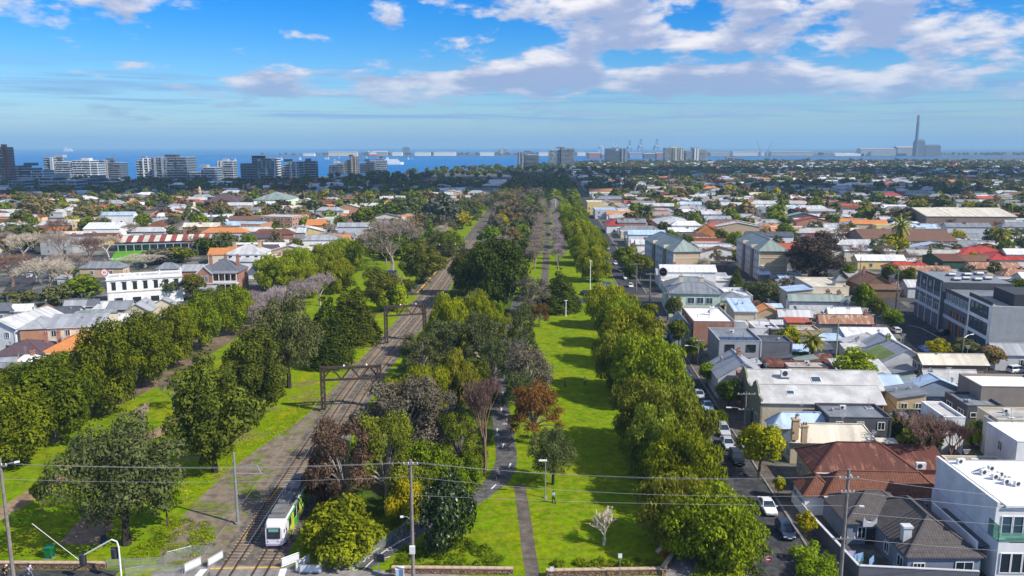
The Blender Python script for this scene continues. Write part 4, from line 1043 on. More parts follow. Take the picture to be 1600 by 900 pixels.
def from_px(xl, xr, yf, yb, he, rise, kind, rot=HEAD):
    """footprint from where the roof shows in the picture: eave corners (xl, yf), (xr, yf); yb the ridge (or the far edge of a flat or lengthwise roof)"""
    a = G(xl, yf, he); c = G(xr, yf, he); w = (c.x - a.x)
    if kind in ('gx', 'hip'): d = 2 * (G(xl, yb, he + rise).y - a.y)
    elif kind == 'sy': d = G(xl, yb, he + rise).y - a.y
    elif kind == 'gy': d = G((xl + xr) / 2, yb, he + rise).y - a.y
    else: d = G(xl, yb, he).y - a.y
    return a, w, max(3.5, min(60, d))
def house(xl, xr, yf, yb, he, rise, kind, wall, roof, label=None, rot=HEAD, front=2, side=0, sidedir=-1, chims=(), name='house', cat='house', desc=None, group=None, caps=None, wh=1.3, ww=1.0, storeys=None, dr=True, ov=0.35, dmin=None, dmax=None, frame='trim'):
    a, w, d = from_px(xl, xr, yf, yb, he, rise, kind)
    if dmin: d = max(d, dmin)
    d = min(d, dmax or 18)
    return house_at((a.x, a.y), w, d, he, rise, kind, wall, roof, label, rot, front, side, sidedir, chims, name, cat, desc, group, caps, wh, ww, storeys, dr, ov, frame)
def house_at(xy, w, d, he, rise, kind, wall, roof, label=None, rot=HEAD, front=2, side=0, sidedir=-1, chims=(), name='house', cat='house', desc=None, group=None, caps=None, wh=1.3, ww=1.0, storeys=None, dr=True, ov=0.35, frame='trim'):
    t = thing(name, (xy[0], xy[1], 0), rot)
    block(t, 0, 0, w, d, he, rise, kind, wall, roof, caps, ov)
    n = storeys or (2 if he > 5.2 else 1); sh = min(3.0, he / n)
    for s in range(n):
        z = sh * s + 0.95
        for i in range(front):
            x = w * (i + 0.5) / front
            if s == 0 and dr and i == front // 2 and front > 1: door(t, x, 0, 0, 0)
            else: window(t, x, 0, z, ww, min(wh, sh - 1.2), 0, frame)
        for i in range(side):
            y = d * (i + 0.5) / side
            window(t, 0 if sidedir < 0 else w, y, z, ww, min(wh, sh - 1.2), -math.pi / 2 if sidedir < 0 else math.pi / 2, frame)
    for cx, cy in chims: chimney(t, w * cx, d * cy, he * 0.9, he + rise + 1.1)
    if xy[1] < 260 and he < 7 and w > 4.5: roof_bits(t, w, d, he, rise, kind)
    c = t.matrix_basis @ Vector((w / 2, d / 2, 0)); HOUSES.append((c.x, c.y, w, d, rot))
    if label: tag(t, label, cat, group)
    else: auto(t, desc or house_desc(w, he, kind, wall, roof, len(chims)), cat, group, (c.x, c.y, 0))
    return t
def roof_bits(t, w, d, he, rise, kind):
    """gutter, downpipe, flue, vents, aerial"""
    r = random.Random(int(w * 131 + d * 17)); zr = he - .3 if kind == 'flat' else he + rise * .75
    g = MB()
    if kind in ('gx', 'hip', 'sy'): g.bar((-.35, -.42, he - .12), (w + .35, -.42, he - .12), .13, .11)
    g.tube([(w - .25, -.09, 0), (w - .25, -.09, he - .1)], .05, 5); g.build('gutter', M['trim'] if r.random() < .6 else M['dark_trim'], t)
    x, y = w * r.uniform(.2, .8), d * (.5 if kind != 'flat' else .6)
    if r.random() < .7:
        a = MB().tube([(x, y, zr - .6), (x, y, zr + 2.4)], .03, 4)
        for k in range(4): a.tube([(x - .55 + .1 * k, y, zr + 2.3 - .2 * k), (x + .55 - .1 * k, y, zr + 2.3 - .2 * k)], .018, 4)
        a.build('aerial', M['steel'], t)
    for k in range(r.choice([1, 1, 2, 3])):
        x, y = w * r.uniform(.12, .88), d * r.uniform(.3, .7); z = zr - .5
        if r.random() < .5: MB().lathe([(.09, 0), (.09, 1.15), (.16, 1.16), (.16, 1.28)], (x, y, z), 8).build('flue', M['steel'], t)
        else: MB().lathe([(.16, .0), (.16, .55), (.3, .62), (.3, .9), (.08, 1.02)], (x, y, z), 10).build('roof_vent', M['steel'], t)
    if kind == 'flat' and w > 7:
        aircon(t, w * r.uniform(.3, .7), d * .7, he - .34, 1.0)
def house_desc(w, he, kind, wall, roof, nc=0):
    sz = 'two-storey ' if he > 5.2 else ''
    kd = {'gx': 'gabled', 'gy': 'gabled', 'hip': 'hipped', 'flat': '', 'sx': 'sloping', 'sy': 'sloping'}[kind]
    return ('%s%s house with %s %s roof' % (sz, WALLWORD[wall], kd, ROOFWORD[roof])).replace('  ', ' ')
def aircon(parent, x, y, z, s=1.0, rz=0.0):
    o = MB().box(-.5 * s, .5 * s, -.2 * s, .2 * s, .08, .75 * s).build('air_conditioner', M['ac'], parent, (x, y, z), rz)
    MB().lathe([(.26 * s, 0), (.26 * s, .03)], n=12).build('fan_grille', M['dark_trim'], o).matrix_basis = Matrix.Translation((-.14 * s, -.2 * s, .42 * s)) @ Matrix.Rotation(math.pi / 2, 4, 'X')
    return o
def skylight(parent, x, y, z, w=1.2, d=0.9, rx=0.0):
    o = MB().box(-w / 2, w / 2, -d / 2, d / 2, 0, .12).build('skylight', M['trim'], parent, (x, y, z)); o.rotation_euler = (rx, 0, 0)
    MB().box(-w / 2 + .1, w / 2 - .1, -d / 2 + .1, d / 2 - .1, .10, .14).build('pane', M['pane_blue'], o); return o
# ------------------------------------------------------------------ the near houses beside the street
# dark tiled bungalow: two wings
o = thing('house', (41.6, 84.3, 0)); tag(o, 'blue-grey bungalow under a dark grey tiled roof with a curved white-topped parapet', 'house')
block(o, 3.7, 0, 8.4, 13.6, 3.0, 2.75, 'hip', 'bluegrey', 'darktile')
block(o, 0.2, 8.2, 9.5, 7.6, 3.0, 2.3, 'hip', 'bluegrey', 'darktile')
HOUSES.append((47, 92, 14, 16, 0))
ribs = MB()
for i in range(9):       # raised tile courses on the slope that faces the yard
    y = 1.3 + i * 0.62; k = min(1.0, (y + .2) / 4.0) * 0.93
    ribs.bar((3.45, y, 3.02), (3.45 + 4.3 * k, y, 3.02 + 2.78 * k), .10, .10)
ribs.build('roof_rib', M['dark_trim'], o)
chimney(o, 4.6, 2.6, 2.6, 5.4, 0.95, WALL['pale'], 0)
cp = MB()
for i in range(10):
    a0, a1 = math.pi * i / 10, math.pi * (i + 1) / 10
    x0, x1 = 1.9 + 1.7 * i / 10, 1.9 + 1.7 * (i + 1) / 10; z0, z1 = 3.9 - .75 * math.sin(a0), 3.9 - .75 * math.sin(a1)
    cp.add([(x0, 7.7, 2.6), (x1, 7.7, 2.6), (x1, 7.7, z1), (x0, 7.7, z0), (x0, 8.0, 2.6), (x1, 8.0, 2.6), (x1, 8.0, z1), (x0, 8.0, z0)], [(0, 1, 2, 3), (7, 6, 5, 4), (3, 2, 6, 7), (0, 3, 7, 4), (1, 5, 6, 2)])
cp.build('parapet', WALL['pale'], o)
window(o, 10.2, 0, .15, 1.9, 2.0, 0, mull=1, name='glass_door'); window(o, 5.0, 0, .7, 1.2, 1.3, 0, mull=2); window(o, 3.7, 1.6, .7, 1.2, 1.3, -math.pi / 2)
window(o, 3.7, 5.0, .7, 1.0, 1.3, -math.pi / 2); window(o, 2.0, 8.2, .9, .9, 1.4, 0); door(o, 3.1, 8.2, 0, 0)
# boundary walls of that bungalow, clothes on the line, bins
def wall_run(name, pts, h, th, m, label, cat='wall', cap=True, group=None, panels=0.0):
    L = [Vector(p) for p in pts]; t = thing(name, (L[0].x, L[0].y, 0)); b = MB(); cpb = MB()
    if label: tag(t, label, cat, group)
    k = 0
    for a, c in zip(L[:-1], L[1:]):
        d = (c - a); n = max(1, int(round(d.length / panels))) if panels else 1
        for i in range(n):
            p, q = a + d * i / n - L[0], a + d * (i + 1) / n - L[0]
            if panels:
                g = d.normalized() * .012
                MB().bar((p.x + g.x, p.y + g.y, h / 2 - .03), (q.x - g.x, q.y - g.y, h / 2 - .03), th, h + .06).build('panel', m, t, uv=True)
                MB().bar((p.x, p.y, h / 2), (p.x + .001, p.y + .12, h / 2), th * 1.6, h + .14).build('post', m, t)
            else: b.bar((p.x, p.y, h / 2 - .03), (q.x, q.y, h / 2 - .03), th, h + .06)
        p, q = a - L[0], c - L[0]
        if cap: cpb.bar((p.x, p.y, h + .055), (q.x, q.y, h + .055), th * 1.5, .09)
    if b.f: b.build('wall_face', m, t, uv=True)
    if cpb.f: cpb.build('coping', WALL['pale'] if cap is True else cap, t)
    return t
def P(x, y, h=0.0): return tuple(G(x, y, h).xy)
wall_run('boundary_wall', [P(1266, 803, 1.8), P(1342, 884, 1.8), P(1530, 893, 1.8)], 1.8, .22, WALL['slate'], 'dark grey rendered wall with pale coping round the bungalow yard')
wall_run('picket_fence', [P(1238, 768, 1.6), P(1266, 803, 1.6)], 1.6, .08, WALL['white'], 'white panelled fence along the footpath before the terracotta house', 'fence', panels=1.4)
wall_run('picket_fence', [P(1238, 768, 1.6), P(1262, 757, 1.6)], 1.6, .08, WALL['white'], 'short white fence closing the front yard of the terracotta house', 'fence', panels=1.4)
# terracotta house
o = house(1290, 1472, 773, 736, 3.3, 2.3, 'hip', 'pale', 'terracotta', 'pale house under a wide terracotta tile roof, next to the blue-grey bungalow', front=3, side=2)
block(o, -2.4, 0.7, 4.2, 5.0, 3.0, 1.7, 'hip', 'white', 'terracotta'); skylight(o, 10.5, 1.5, 4.15, 1.6, 1.2, .45); aircon(o, 14.5, 5.2, 5.0, 1.3)
sh = MB(); sh.tube([(7.6, .6, 3.9), (7.6, 3.4, 5.4)], .07, 5); sh.build('flue_pipe', M['trim'], o)
# rusty hipped house
o = house(1274, 1432, 736, 691, 3.6, 2.7, 'hip', 'sand', 'rust', 'cream house under a large rust-red iron roof', front=2, side=2)
block(o, 12.0, 2.5, 7.5, 9.5, 3.2, 1.6, 'gx', 'rose', 'rust'); chimney(o, 1.4, 10.0, 4.0, 6.9, .8, WALL['tan'])
# striped roof
o = house(1236, 1368, 690, 664, 3.6, 2.3, 'hip', 'sand', 'cream', 'long cottage whose fawn iron roof has white sheets in stripes', front=0, side=2, chims=())
W_, D_ = o.children[0].dimensions.x, o.children[0].dimensions.y
for x in (4.6, 7.4, 9.6, 11.0):
    m2 = min(W_, D_) / 2; s2 = 2.3 / m2; MB().bar((x, -.3, 3.77 - .3 * s2), (x, m2 - .15, 3.77 + (m2 - .15) * s2), .85, .05).build('roof_sheet', ROOF['white'], o, uv=True)
chimney(o, W_ * .46, D_ * .75, 4.0, 7.4, 1.0, WALL['tan'], 1)
house(1208, 1300, 667, 645, 3.6, 1.9, 'hip', 'sand', 'blue', 'cottage under a clean light blue iron roof', front=0, side=2)
# grey flat-roofed block behind
o = house(1296, 1392, 652, 630, 5.8, 0, 'flat', 'charcoal', 'slategrey', 'charcoal box-shaped extension with a flat grey roof behind the striped roof', front=3, side=0, dr=False, wh=1.2)
skylight(o, 8.6, 6.0, 5.5)
block(o, 13.2, 1.0, 4.5, 6.5, 4.8, 0, 'flat', 'charcoal', 'slategrey')
# cream warehouse with stepped parapets
o = thing('warehouse', P(1192, 625, 6.0) + (0,), HEAD); tag(o, 'cream-sided workshop pair with twin grey iron roofs and stepped street parapets', 'warehouse'); WW = 20.5
block(o, 0, 0, WW, 8.0, 5.6, 1.9, 'gx', 'sand', 'stained'); block(o, 0.02, 8.1, WW + 3, 9.0, 5.6, 2.2, 'gx', 'taupe', 'stained')
for y0, dd in ((0, 8.0), (8.1, 9.0)):
    pp = MB(); pr = [(-.1, 0), (dd + .05, 0), (dd + .05, 6.2), (dd * .8, 6.4), (dd * .68, 7.6), (dd * .5, 8.4), (dd * .32, 7.6), (dd * .2, 6.4), (-.1, 6.2)]
    pp.add([(-.35, y, z) for y, z in pr] + [(-.02, y, z) for y, z in pr], [tuple(range(9))[::-1], tuple(range(9, 18))] + [(i, (i + 1) % 9, (i + 1) % 9 + 9, i + 9) for i in range(9)]); pp.build('parapet', WALL['olive'], o, (0, y0, 0))
skylight(o, 5.2, 2.1, 6.72, 1.4, 1.0, .44); aircon(o, 6.8, 10.4, 7.1, 1.9); skylight(o, 12.2, 10.2, 6.75, 1.8, 1.5, .45)
MB().box(WW - 1.3, WW - .1, -.05, -.004, .1, 5.5).build('drainpipe', BRICK['red'], o, uv=True); window(o, -.36, 2.2, 1.2, 1.6, 1.6, -math.pi / 2); door(o, -.36, 5.2, 0, -math.pi / 2)
HOUSES.append((P(1260, 615, 5)[0] + 2, P(1260, 615, 5)[1] + 8, 24, 17, 0))
# house with brick strip parapet behind, gabled grey house, dark modern boxes
house(1160, 1262, 590, 578, 6.2, 0, 'flat', 'rose', 'gravel', 'dull red parapet building with grey flat roof behind the workshops', front=0, side=2)
o = house(1122, 1200, 590, 546, 4.4, 3.0, 'gy', 'pale', 'grey', 'gabled grey house with one olive roof slope by the street', front=1, side=2)
o.children[1].material_slots[0].link = 'OBJECT'
MB().add([(-.25, .0, 4.44), (3.2, .0, 7.33), (3.2, 9, 7.33), (-.25, 9, 4.44)], [(0, 1, 2, 3)])
chimney(o, 5.2, 6.0, 5.0, 8.6, .8)
o = house(1124, 1190, 532, 512, 6.4, 0, 'flat', 'grey', 'slategrey', 'modern grey two-storey house with solar panels on its roof', front=2, side=0, dr=False, frame='dark_trim', ww=1.9, wh=1.5)
for i in range(5): MB().box(.9 + i * 1.9, 2.6 + i * 1.9, 1.4, 4.6, 6.1, 6.18).build('solar_panel', M['solar'], o)
house(1191, 1238, 534, 524, 5.8, 0, 'flat', 'slate', 'dark', 'dark slate-faced box house beside the palm', front=0, dr=False)
o = house(1084, 1148, 502, 478, 6.6, 0, 'flat', 'red_brick', 'membrane', 'brick house with a tall plain party wall and white roof', front=0, side=2, chims=())
chimney(o, 6.2, 9.5, 6.0, 8.4, 1.0, WALL['white'], 1)
block(o, -4.2, 1.2, 4.0, 9, 4.8, 2.0, 'gy', 'blue', 'slategrey')
house(1148, 1182, 486, 467, 4.6, 1.4, 'sy', 'cream', 'blue', 'cream house with a single-slope light blue roof behind the brick party wall', front=1, side=1)
house(1078, 1138, 468, 456, 4.6, 0, 'flat', 'red_brick', 'stained', 'low old brick building behind the corner pub', front=0)
house(1138, 1176, 462, 449, 3.4, 0, 'flat', 'pale', 'white', 'white flat-roofed shed at the flats car park', front=0)
# corner pub
o = thing('pub', P(1046, 458, 7.2) + (0,), -.10); tag(o, 'pale mint corner pub with grey hipped roofs, cream chimneys and a round sign', 'pub')
block(o, 0, 0, 14.5, 9.5, 7.2, 2.4, 'hip', 'mint', 'slategrey'); block(o, -.2, 9.6, 15.5, 11, 7.0, 2.6, 'hip', 'mint', 'slategrey'); block(o, 14.6, 2, 8, 9, 5.0, 1.6, 'hip', 'mint', 'slategrey')
chimney(o, 4.2, 9.0, 7.5, 11.2, 1.2, WALL['cream'], 1); chimney(o, 10.2, 9.0, 7.5, 10.8, 1.2, WALL['cream'], 1)
for i in range(5): window(o, -.2, 1.8 + i * 3.9, 4.2, 1.0, 1.8, -math.pi / 2); window(o, -.2, 1.8 + i * 3.9, .9, 1.2, 2.0, -math.pi / 2)
for i in range(3): window(o, 6.2 + i * 2.6, 0, 4.3, 1.8, 1.7, 0, pane='pane_blue')
HOUSES.append((G(1075, 450, 5).x, G(1075, 450, 5).y, 26, 24, 0))
def disc_sign(parent, c, r, face, ring_m, glyph, gm, rz=0.0):
    """flat round sign with a rim and a mark, built upright"""
    s = thing('round_sign', c, rz); s.parent = parent
    MBd = MB().lathe([(r, 0), (r, .14)], n=24); d = MBd.build('sign_disc', ring_m, s); d.rotation_euler = (math.pi / 2, 0, 0)
    f = MB().lathe([(r * .82, 0), (r * .82, .02)], n=24).build('sign_face', face, s, (0, -.142, 0)); f.rotation_euler = (math.pi / 2, 0, 0)
    g = MB()
    for q in glyph: g.add([(x * r, -.17, z * r) for x, z in q], [tuple(range(len(q)))])
    g.build('sign_mark', gm, s); return s
M['sign_white'] = mat('sign_white', (0.82, 0.80, 0.80), 0.5, 0.04, 2.0); M['sign_red'] = mat('sign_red', (0.62, 0.035, 0.03), 0.5, 0.06, 2.0); M['sign_black'] = mat('sign_black', (0.02, 0.02, 0.02), 0.5, 0.05, 2.0)
# round advertising sign on the pub's corner, pole mount
sg = thing('roof_sign', tuple(G(1036, 437, 7.3).xy) + (7.2,), -.5); tag(sg, 'round white-rimmed dark sign standing on a small white frame on the pub corner', 'sign')
disc_sign(sg, (0, 0, 2.6), 1.5, M['sign_black'], M['sign_white'], [[(-.5, -.12), (.5, -.12), (.5, .12), (-.5, .12)]], M['sign_red'])
fr = MB(); fr.bar((-.9, 0, 0), (0, 0, 1.4), .12, .12); fr.bar((.9, 0, 0), (0, 0, 1.4), .12, .12); fr.build('sign_frame', M['trim'], sg)
pm = thing('wall_mural', tuple(Vector(o.location[:2]) + Vector((2.4, -.18))) + (3.6,), -.10); tag(pm, 'round grey emblem with white ring painted panel on the pub end wall', 'sign')
disc_sign(pm, (0, 0, 0), 2.0, WALL['grey'], M['sign_white'], [[(-.3, -.4), (.3, -.4), (.3, .4), (-.3, .4)]], WALL['pale'])

# ---- the two walk-up flats with green hipped roofs
def flats(xy, w, d, rot, label, breaks):
    t = thing('apartment_building', (xy[0], xy[1], 0), rot); tag(t, label, 'flats', 'green-roofed walk-up flats')
    block(t, 0, 0, w, d, 11.2, 3.4, 'hip', 'fawn_brick', 'green', ov=.6)
    for z in (2.75, 5.5, 8.3): MB().box(-.08, w + .08, -.1, 0.0, z, z + .28).build('floor_band', WALL['cream'], t)
    for x in (-.1, w - .25): MB().box(x, x + .35, -.12, -.002, 0, 11.1).build('corner_pier', WALL['cream'], t)
    MB().box(-.14, -.01, 0, d, .02, 11.1).build('rendered_face', WALL['pale'], t)
    for b_ in breaks:
        MB().box(-.9, -.15, b_, b_ + 2.6, 0, 11.0).build('stair_bay', WALL['taupe'], t); MB().box(-.95, w / 2, b_ + .9, b_ + 1.5, 11.1, 11.2 + 1.0).build('roof_break', WALL['cream'], t)
    ny = int(d / 3.4)
    for s in range(4):
        for i in range(ny):
            y = d * (i + .5) / ny
            if all(not (b_ - .8 < y < b_ + 3.4) for b_ in breaks): window(t, -.14, y, .9 + 2.75 * s, 1.3, 1.35, -math.pi / 2, mull=1)
    c = t.matrix_basis @ Vector((w / 2, d / 2, 0)); HOUSES.append((c.x, c.y, w, d, rot)); return t
fa = G(1053, 392, 11.2); flats((fa.x, fa.y), 10.2, 40, .10, 'pale brick four-storey flats with green hipped roofs, the ones behind the corner pub', (9.0, 24.0))
fb = G(1187, 391, 11.2); f2 = flats((fb.x, fb.y), 10.2, 38, -.06, 'pale brick four-storey flats with a green hipped roof beyond the car park', (8.0, 22.0)); aircon(f2, 1.2, -.35, 4.6, 1.2)

# ---- dark modern apartments along the side street
o = thing('apartment_building', P(1545, 560) + (0,), -.155); tag(o, 'dark modern apartment row with orange balcony recesses and roof tanks by the side street', 'apartments')
def apt(y0, y1, h, wall, topwall, x0=0.0, w=17.0):
    MB().box(x0, w, y0, y1, 0, h - 3.0, top=False).build('wall', WALL[wall], o); MB().box(x0 + .12, w, y0 + .05, y1 - .05, h - 3.0, h).build('upper_storey', WALL[topwall], o)
    MB().box(x0 + .3, w - .3, y0 + .3, y1 - .3, h, h + .06).build('roof', ROOF['slategrey'], o); MB().box(x0 + .02, x0 + .3, y0 + .02, y1 - .02, h - .02, h + .4).build('parapet', WALL[topwall], o)
apt(13, 30, 11.2, 'slate', 'charcoal'); apt(30.2, 50, 13.0, 'slate', 'charcoal', -.9)
M['orange_panel'] = mat('orange_panel', (0.60, 0.15, 0.03), 0.6, 0.1, 1.0)
for y in (15.5, 19.5, 24.0):
    for z, hh in ((.4, 3.0), (4.8, 1.7)):
        r_ = MB().box(-.03, .02, y - 1.5, y + 1.5, z, z + hh).build('balcony_recess', M['dark_trim'], o)
        MB().box(-.07, -.032, y - .9, y - .3, z, z + hh).build('sliding_panel', M['orange_panel'], r_)
for i in range(7): window(o, .12, 14.4 + i * 2.3, 8.7, 1.3, 1.7, -math.pi / 2, 'trim', 'pane_blue')
for i in range(4): window(o, -.9, 32.5 + i * 4.4, 5.0, 2.6, 1.9, -math.pi / 2, 'trim')
for i in range(3): window(o, -.78, 34.0 + i * 5.0, 10.4, 2.2, 1.9, -math.pi / 2, 'dark_trim', 'pane_blue')
for i in range(4): MB().box(-1.0, -.91, 30.4 + i * 5.2, 30.8 + i * 5.2, 0, 12.9).build('fin', WALL['pale'], o)
# white-framed corner part
MB().box(-.6, 18, 0, 12.8, 0, 12.6, top=False).build('wall', WALL['white'], o)
for z in (3.7, 7.6): MB().box(-.06, -.004, 13.05, 29.95, z, z + .9).build('floor_band', WALL['pale'], o); MB().box(-.96, -.905, 30.3, 49.9, z + .4, z + 1.2).build('floor_band', WALL['pale'], o)
MB().box(-.3, 17.7, .3, 12.5, 12.2, 12.3).build('roof', ROOF['gravel'], o); MB().box(-.62, -.3, 0, 12.8, 12.6, 13.5).build('balustrade', M['dark_trim'], o)
MB().box(4.5, 17.8, 1.0, 12.0, 12.3, 15.2).build('penthouse', WALL['dark'], o)
for s in range(3):
    r_ = MB().box(-.64, -.60, 1.2, 11.8, 1.2 + 3.9 * s, 4.2 + 3.9 * s).build('balcony_recess', M['dark_trim'], o)
    for k in range(4): MB().box(-.68, -.645, 1.7 + k * 2.6, 3.3 + k * 2.6, 2.3 + 3.9 * s, 4.0 + 3.9 * s).build('pane', M['pane_blue'], r_)
MB().box(-.5, 17.9, -.06, -.01, .3, 12.5).build('rendered_panel', WALL['concrete'], o)
for x, y in ((3, 33), (6, 35), (8.5, 33.5), (4.5, 41), (9, 42), (12, 36), (13, 44)):
    q = MB().tube([(x, y, 13.7), (x + 1.8, y, 13.7)], .32, 10).build('water_tank', M['trim'], o); MB().box(x - .1, x + 1.9, y + .4, y + 2.0, 13.1, 13.5).build('solar_panel', M['solar'], q)
for i in range(5): MB().box(2 + i * 2.7, 4.2 + i * 2.7, 16, 19, 11.35, 11.45).build('solar_panel', M['solar'], o)
HOUSES.append((o.location.x + 14, o.location.y + 26, 26, 56, 0))
# brown brick shed
o = house(1443, 1541, 569, 553, 5.4, 1.5, 'gx', 'brown_brick', 'cream', 'brown brick shed with pale gabled roof and two roof hatches', front=0, side=2, dr=False, wh=1.6, ww=1.8)
skylight(o, 7.3, 1.8, 6.2, 1.5, 1.0, .35); skylight(o, 11.6, 1.8, 6.2, 1.5, 1.0, .35)
# white modern building at the corner of the frame
o = thing('apartment_building', (55.0, 83.6, 0), -.02); tag(o, 'white modern two-storey building with many air conditioners and a green glass balcony', 'building')
MB().box(0, 16, 0, 15, 0, 4.9, top=False).build('lower_storey', WALL['white'], o); MB().box(0.05, 16, 1.2, 14.6, 4.9, 8.9, top=False).build('upper_storey', WALL['white'], o)
MB().box(1.0, 16, .9, 14, 8.7, 8.95).build('roof', ROOF['membrane'], o); MB().box(.01, .35, 1.0, 14.8, 8.9, 9.3).build('parapet', WALL['white'], o); MB().box(.36, .98, 1.2, 14.4, 8.6, 8.66).build('gutter', M['dark_trim'], o)
MB().box(-1.7, -.02, 1.5, 11.2, 3.6, 3.72).build('side_roof', ROOF['dark'], o, uv=True); MB().box(-1.75, -1.55, 1.2, 11.4, 0, 4.4).build('side_wall', WALL['white'], o)
MB().box(-.02, 1.18, .02, 1.2, 4.9, 5.0).build('balcony_floor', WALL['pale'], o)
gl = bpy.data.materials.new('green_glass'); gl.use_nodes = True; gb = gl.node_tree.nodes['Principled BSDF']; gb.inputs['Base Color'].default_value = (.35, .72, .55, 1); gb.inputs['Transmission Weight'].default_value = .6; gb.inputs['Roughness'].default_value = .1
MB().box(.0, 6.0, .0, .05, 5.0, 6.1).build('glass_balustrade', gl, o); MB().box(-.02, .03, .1, 2.2, 5.0, 6.9).build('glass_screen', gl, o)
for i in range(4):
    window(o, 1.4 + i * 1.3, 1.2, 5.1, 1.05, 2.4, 0, 'trim', 'pane_blue', 0); window(o, .95 + i * 1.25, 0, 1.3, 1.05, 2.3, 0, 'trim', 'pane', 0)
for i, (x, y) in enumerate(((2.2, 13.0), (3.3, 9.6), (3.9, 8.2), (4.4, 6.8), (4.9, 10.8), (5.0, 9.0), (5.2, 7.8), (5.4, 6.2))): aircon(o, x, y, 8.95, 1.0, .2)
pp = MB()
for i in range(6): pp.tube([(2.2 + .3 * i, 10.4 + .2 * i, 9.0), (2.6 + .3 * i, 9.7 + .2 * i, 9.45), (3.1 + .3 * i, 9.5 + .2 * i, 9.0)], .05, 4)
pp.build('pipework', M['steel'], o); HOUSES.append((63, 91, 17, 16, 0))

# ---- backyards and modern boxes between the street and the side street
house(1476, 1508, 652, 602, 6.6, 0, 'flat', 'white', 'stained', 'narrow white two-storey house with small windows and a red downpipe', front=1, side=2, dr=False, dmax=8, wh=1.0, ww=.9)
house(1512, 1568, 634, 612, 5.8, 0, 'flat', 'charcoal', 'slategrey', 'charcoal two-storey box with slot windows beside the white narrow house', front=2, side=2, dr=False, wh=.7, ww=1.8)
house(1534, 1640, 604, 584, 8.0, 0, 'flat', 'taupe', 'membrane', 'large taupe rendered house with white roof and pale side wall', front=0, side=3, dr=False, wh=.6, ww=1.6)
house(1560, 1640, 656, 636, 6.2, 0, 'flat', 'sand', 'gravel', 'sand-rendered house at the edge, behind the grey one with tall window', front=2, side=0, dr=False)
house(1566, 1640, 668, 650, 6.0, 0, 'flat', 'grey', 'stained', 'grey house with one tall white window beside the pergola', front=1, side=1, dr=False, wh=1.7)
house(1590, 1660, 690, 660, 6.8, 0, 'flat', 'white', 'membrane', 'white rendered house above the carport courtyard', front=0, side=1, dr=False)
house(1504, 1590, 738, 712, 3.2, 0, 'flat', 'cream', 'dark', 'low carport with cream side wall and dark roof in the courtyard', front=0, dr=False)
o = house(1424, 1505, 608, 588, 4.2, 2.0, 'gy', 'blue', 'blue', 'sky-blue metal roofed house with a gable behind the narrow white house', front=1, side=0)
block(o, -8.5, 1.0, 8, 9, 3.6, 1.6, 'gx', 'taupe', 'blue')
house(1402, 1446, 622, 606, 5.6, .8, 'sx', 'tan', 'slategrey', 'tan upper-storey extension under grey roof over a black rear wall', front=2, dr=False, wh=.9)
house(1448, 1526, 596, 583, 4.4, 1.8, 'gx', 'pale', 'stained', 'pale gabled workshop in front of the brown brick shed', front=0)
house(1404, 1428, 640, 628, 3.6, .6, 'sy', 'red_brick', 'moss', 'small red brick outhouse with a greenish roof', front=0, dr=False)
house(1394, 1422, 662, 652, 2.6, .4, 'sy', 'red_brick', 'green', 'small brick shed with dull green roof near the reddish bare trees', front=0, dr=False)
house(1352, 1408, 704, 688, 2.9, .5, 'sy', 'yellow', 'cream', 'lean-to with yellow wall strip behind the rusty roof', front=0, dr=False)
house(1414, 1462, 714, 690, 3.1, 0, 'flat', 'timber', 'rustpale', 'timber pergola shed with mottled roof by the bare trees', front=0, dr=False)
wall_run('yard_wall', [P(1398, 632, 2.4), P(1424, 650, 2.4), P(1452, 668, 2.4)], 2.4, .25, BRICK['red'], 'red brick yard wall stepping down beside the lane')
wall_run('yard_fence', [P(1448, 656, 2.2), P(1512, 722, 2.2)], 2.2, .1, WALL['taupe'], 'long grey-brown panel fence behind the reddish bare trees', 'fence', cap=False, panels=2.2)
wall_run('yard_fence', [P(1314, 540, 2), P(1330, 566, 2), P(1322, 600, 2)], 2.0, .1, WALL['timber'], 'brown timber fence in the backyards by the green pole', 'fence', cap=False, panels=2.4)
wall_run('yard_fence', [P(1205, 540, 2), P(1222, 575, 2), P(1300, 576, 2)], 2.0, .1, WALL['timber'], 'timber fence round the palm yard', 'fence', cap=False, panels=2.4)
house(1232, 1300, 574, 563, 3.4, 0, 'flat', 'cream', 'gravel', 'low cream garage with terracotta edge in front of the palm', front=1, dr=False, caps=ROOF['terracotta'])
o = house(1376, 1456, 566, 520, 3.8, 2.9, 'gy', 'pale', 'grey', 'gabled house with a mossy green roof slope and grey other slope', front=1, side=1)
MB().bar((.0, 4.5, 3.98), (5.2, 4.5, 6.65), 8.5, .05).build('mossy_slope', ROOF['moss'], o, uv=True); chimney(o, 4.8, 8.5, 4, 7.8, .8, ROOF['moss'])
house(1326, 1392, 552, 538, 3.4, .9, 'sy', 'pale', 'stained', 'low stained roof beside the mossy gable', front=0)
house(1312, 1388, 582, 562, 3.4, 1.0, 'sy', 'grey', 'pale', 'low pale roof in front of the mossy gable', front=1)
house(1325, 1396, 530, 512, 3.6, 1.6, 'gx', 'pale', 'white', 'cottage with white patched roof', front=1)
house(1334, 1420, 545, 520, 3.8, 1.6, 'gy', 'pale', 'stained', 'cottage with red rubbish bags along its grey roof', front=0)
house(1282, 1362, 505, 492, 3.8, 1.9, 'gx', 'grey', 'rustpale', 'cottage with rust-streaked long roof', front=0, chims=((.9, .5),))
house(1296, 1345, 492, 482, 4.0, 1.7, 'gx', 'pale', 'white', 'cottage with clean white roof before the rust-streaked one', front=0)
house(1234, 1318, 470, 461, 4.0, 1.7, 'gx', 'white', 'green', 'white-walled cottage with grey-green roof', front=0, chims=((.92, .5),))
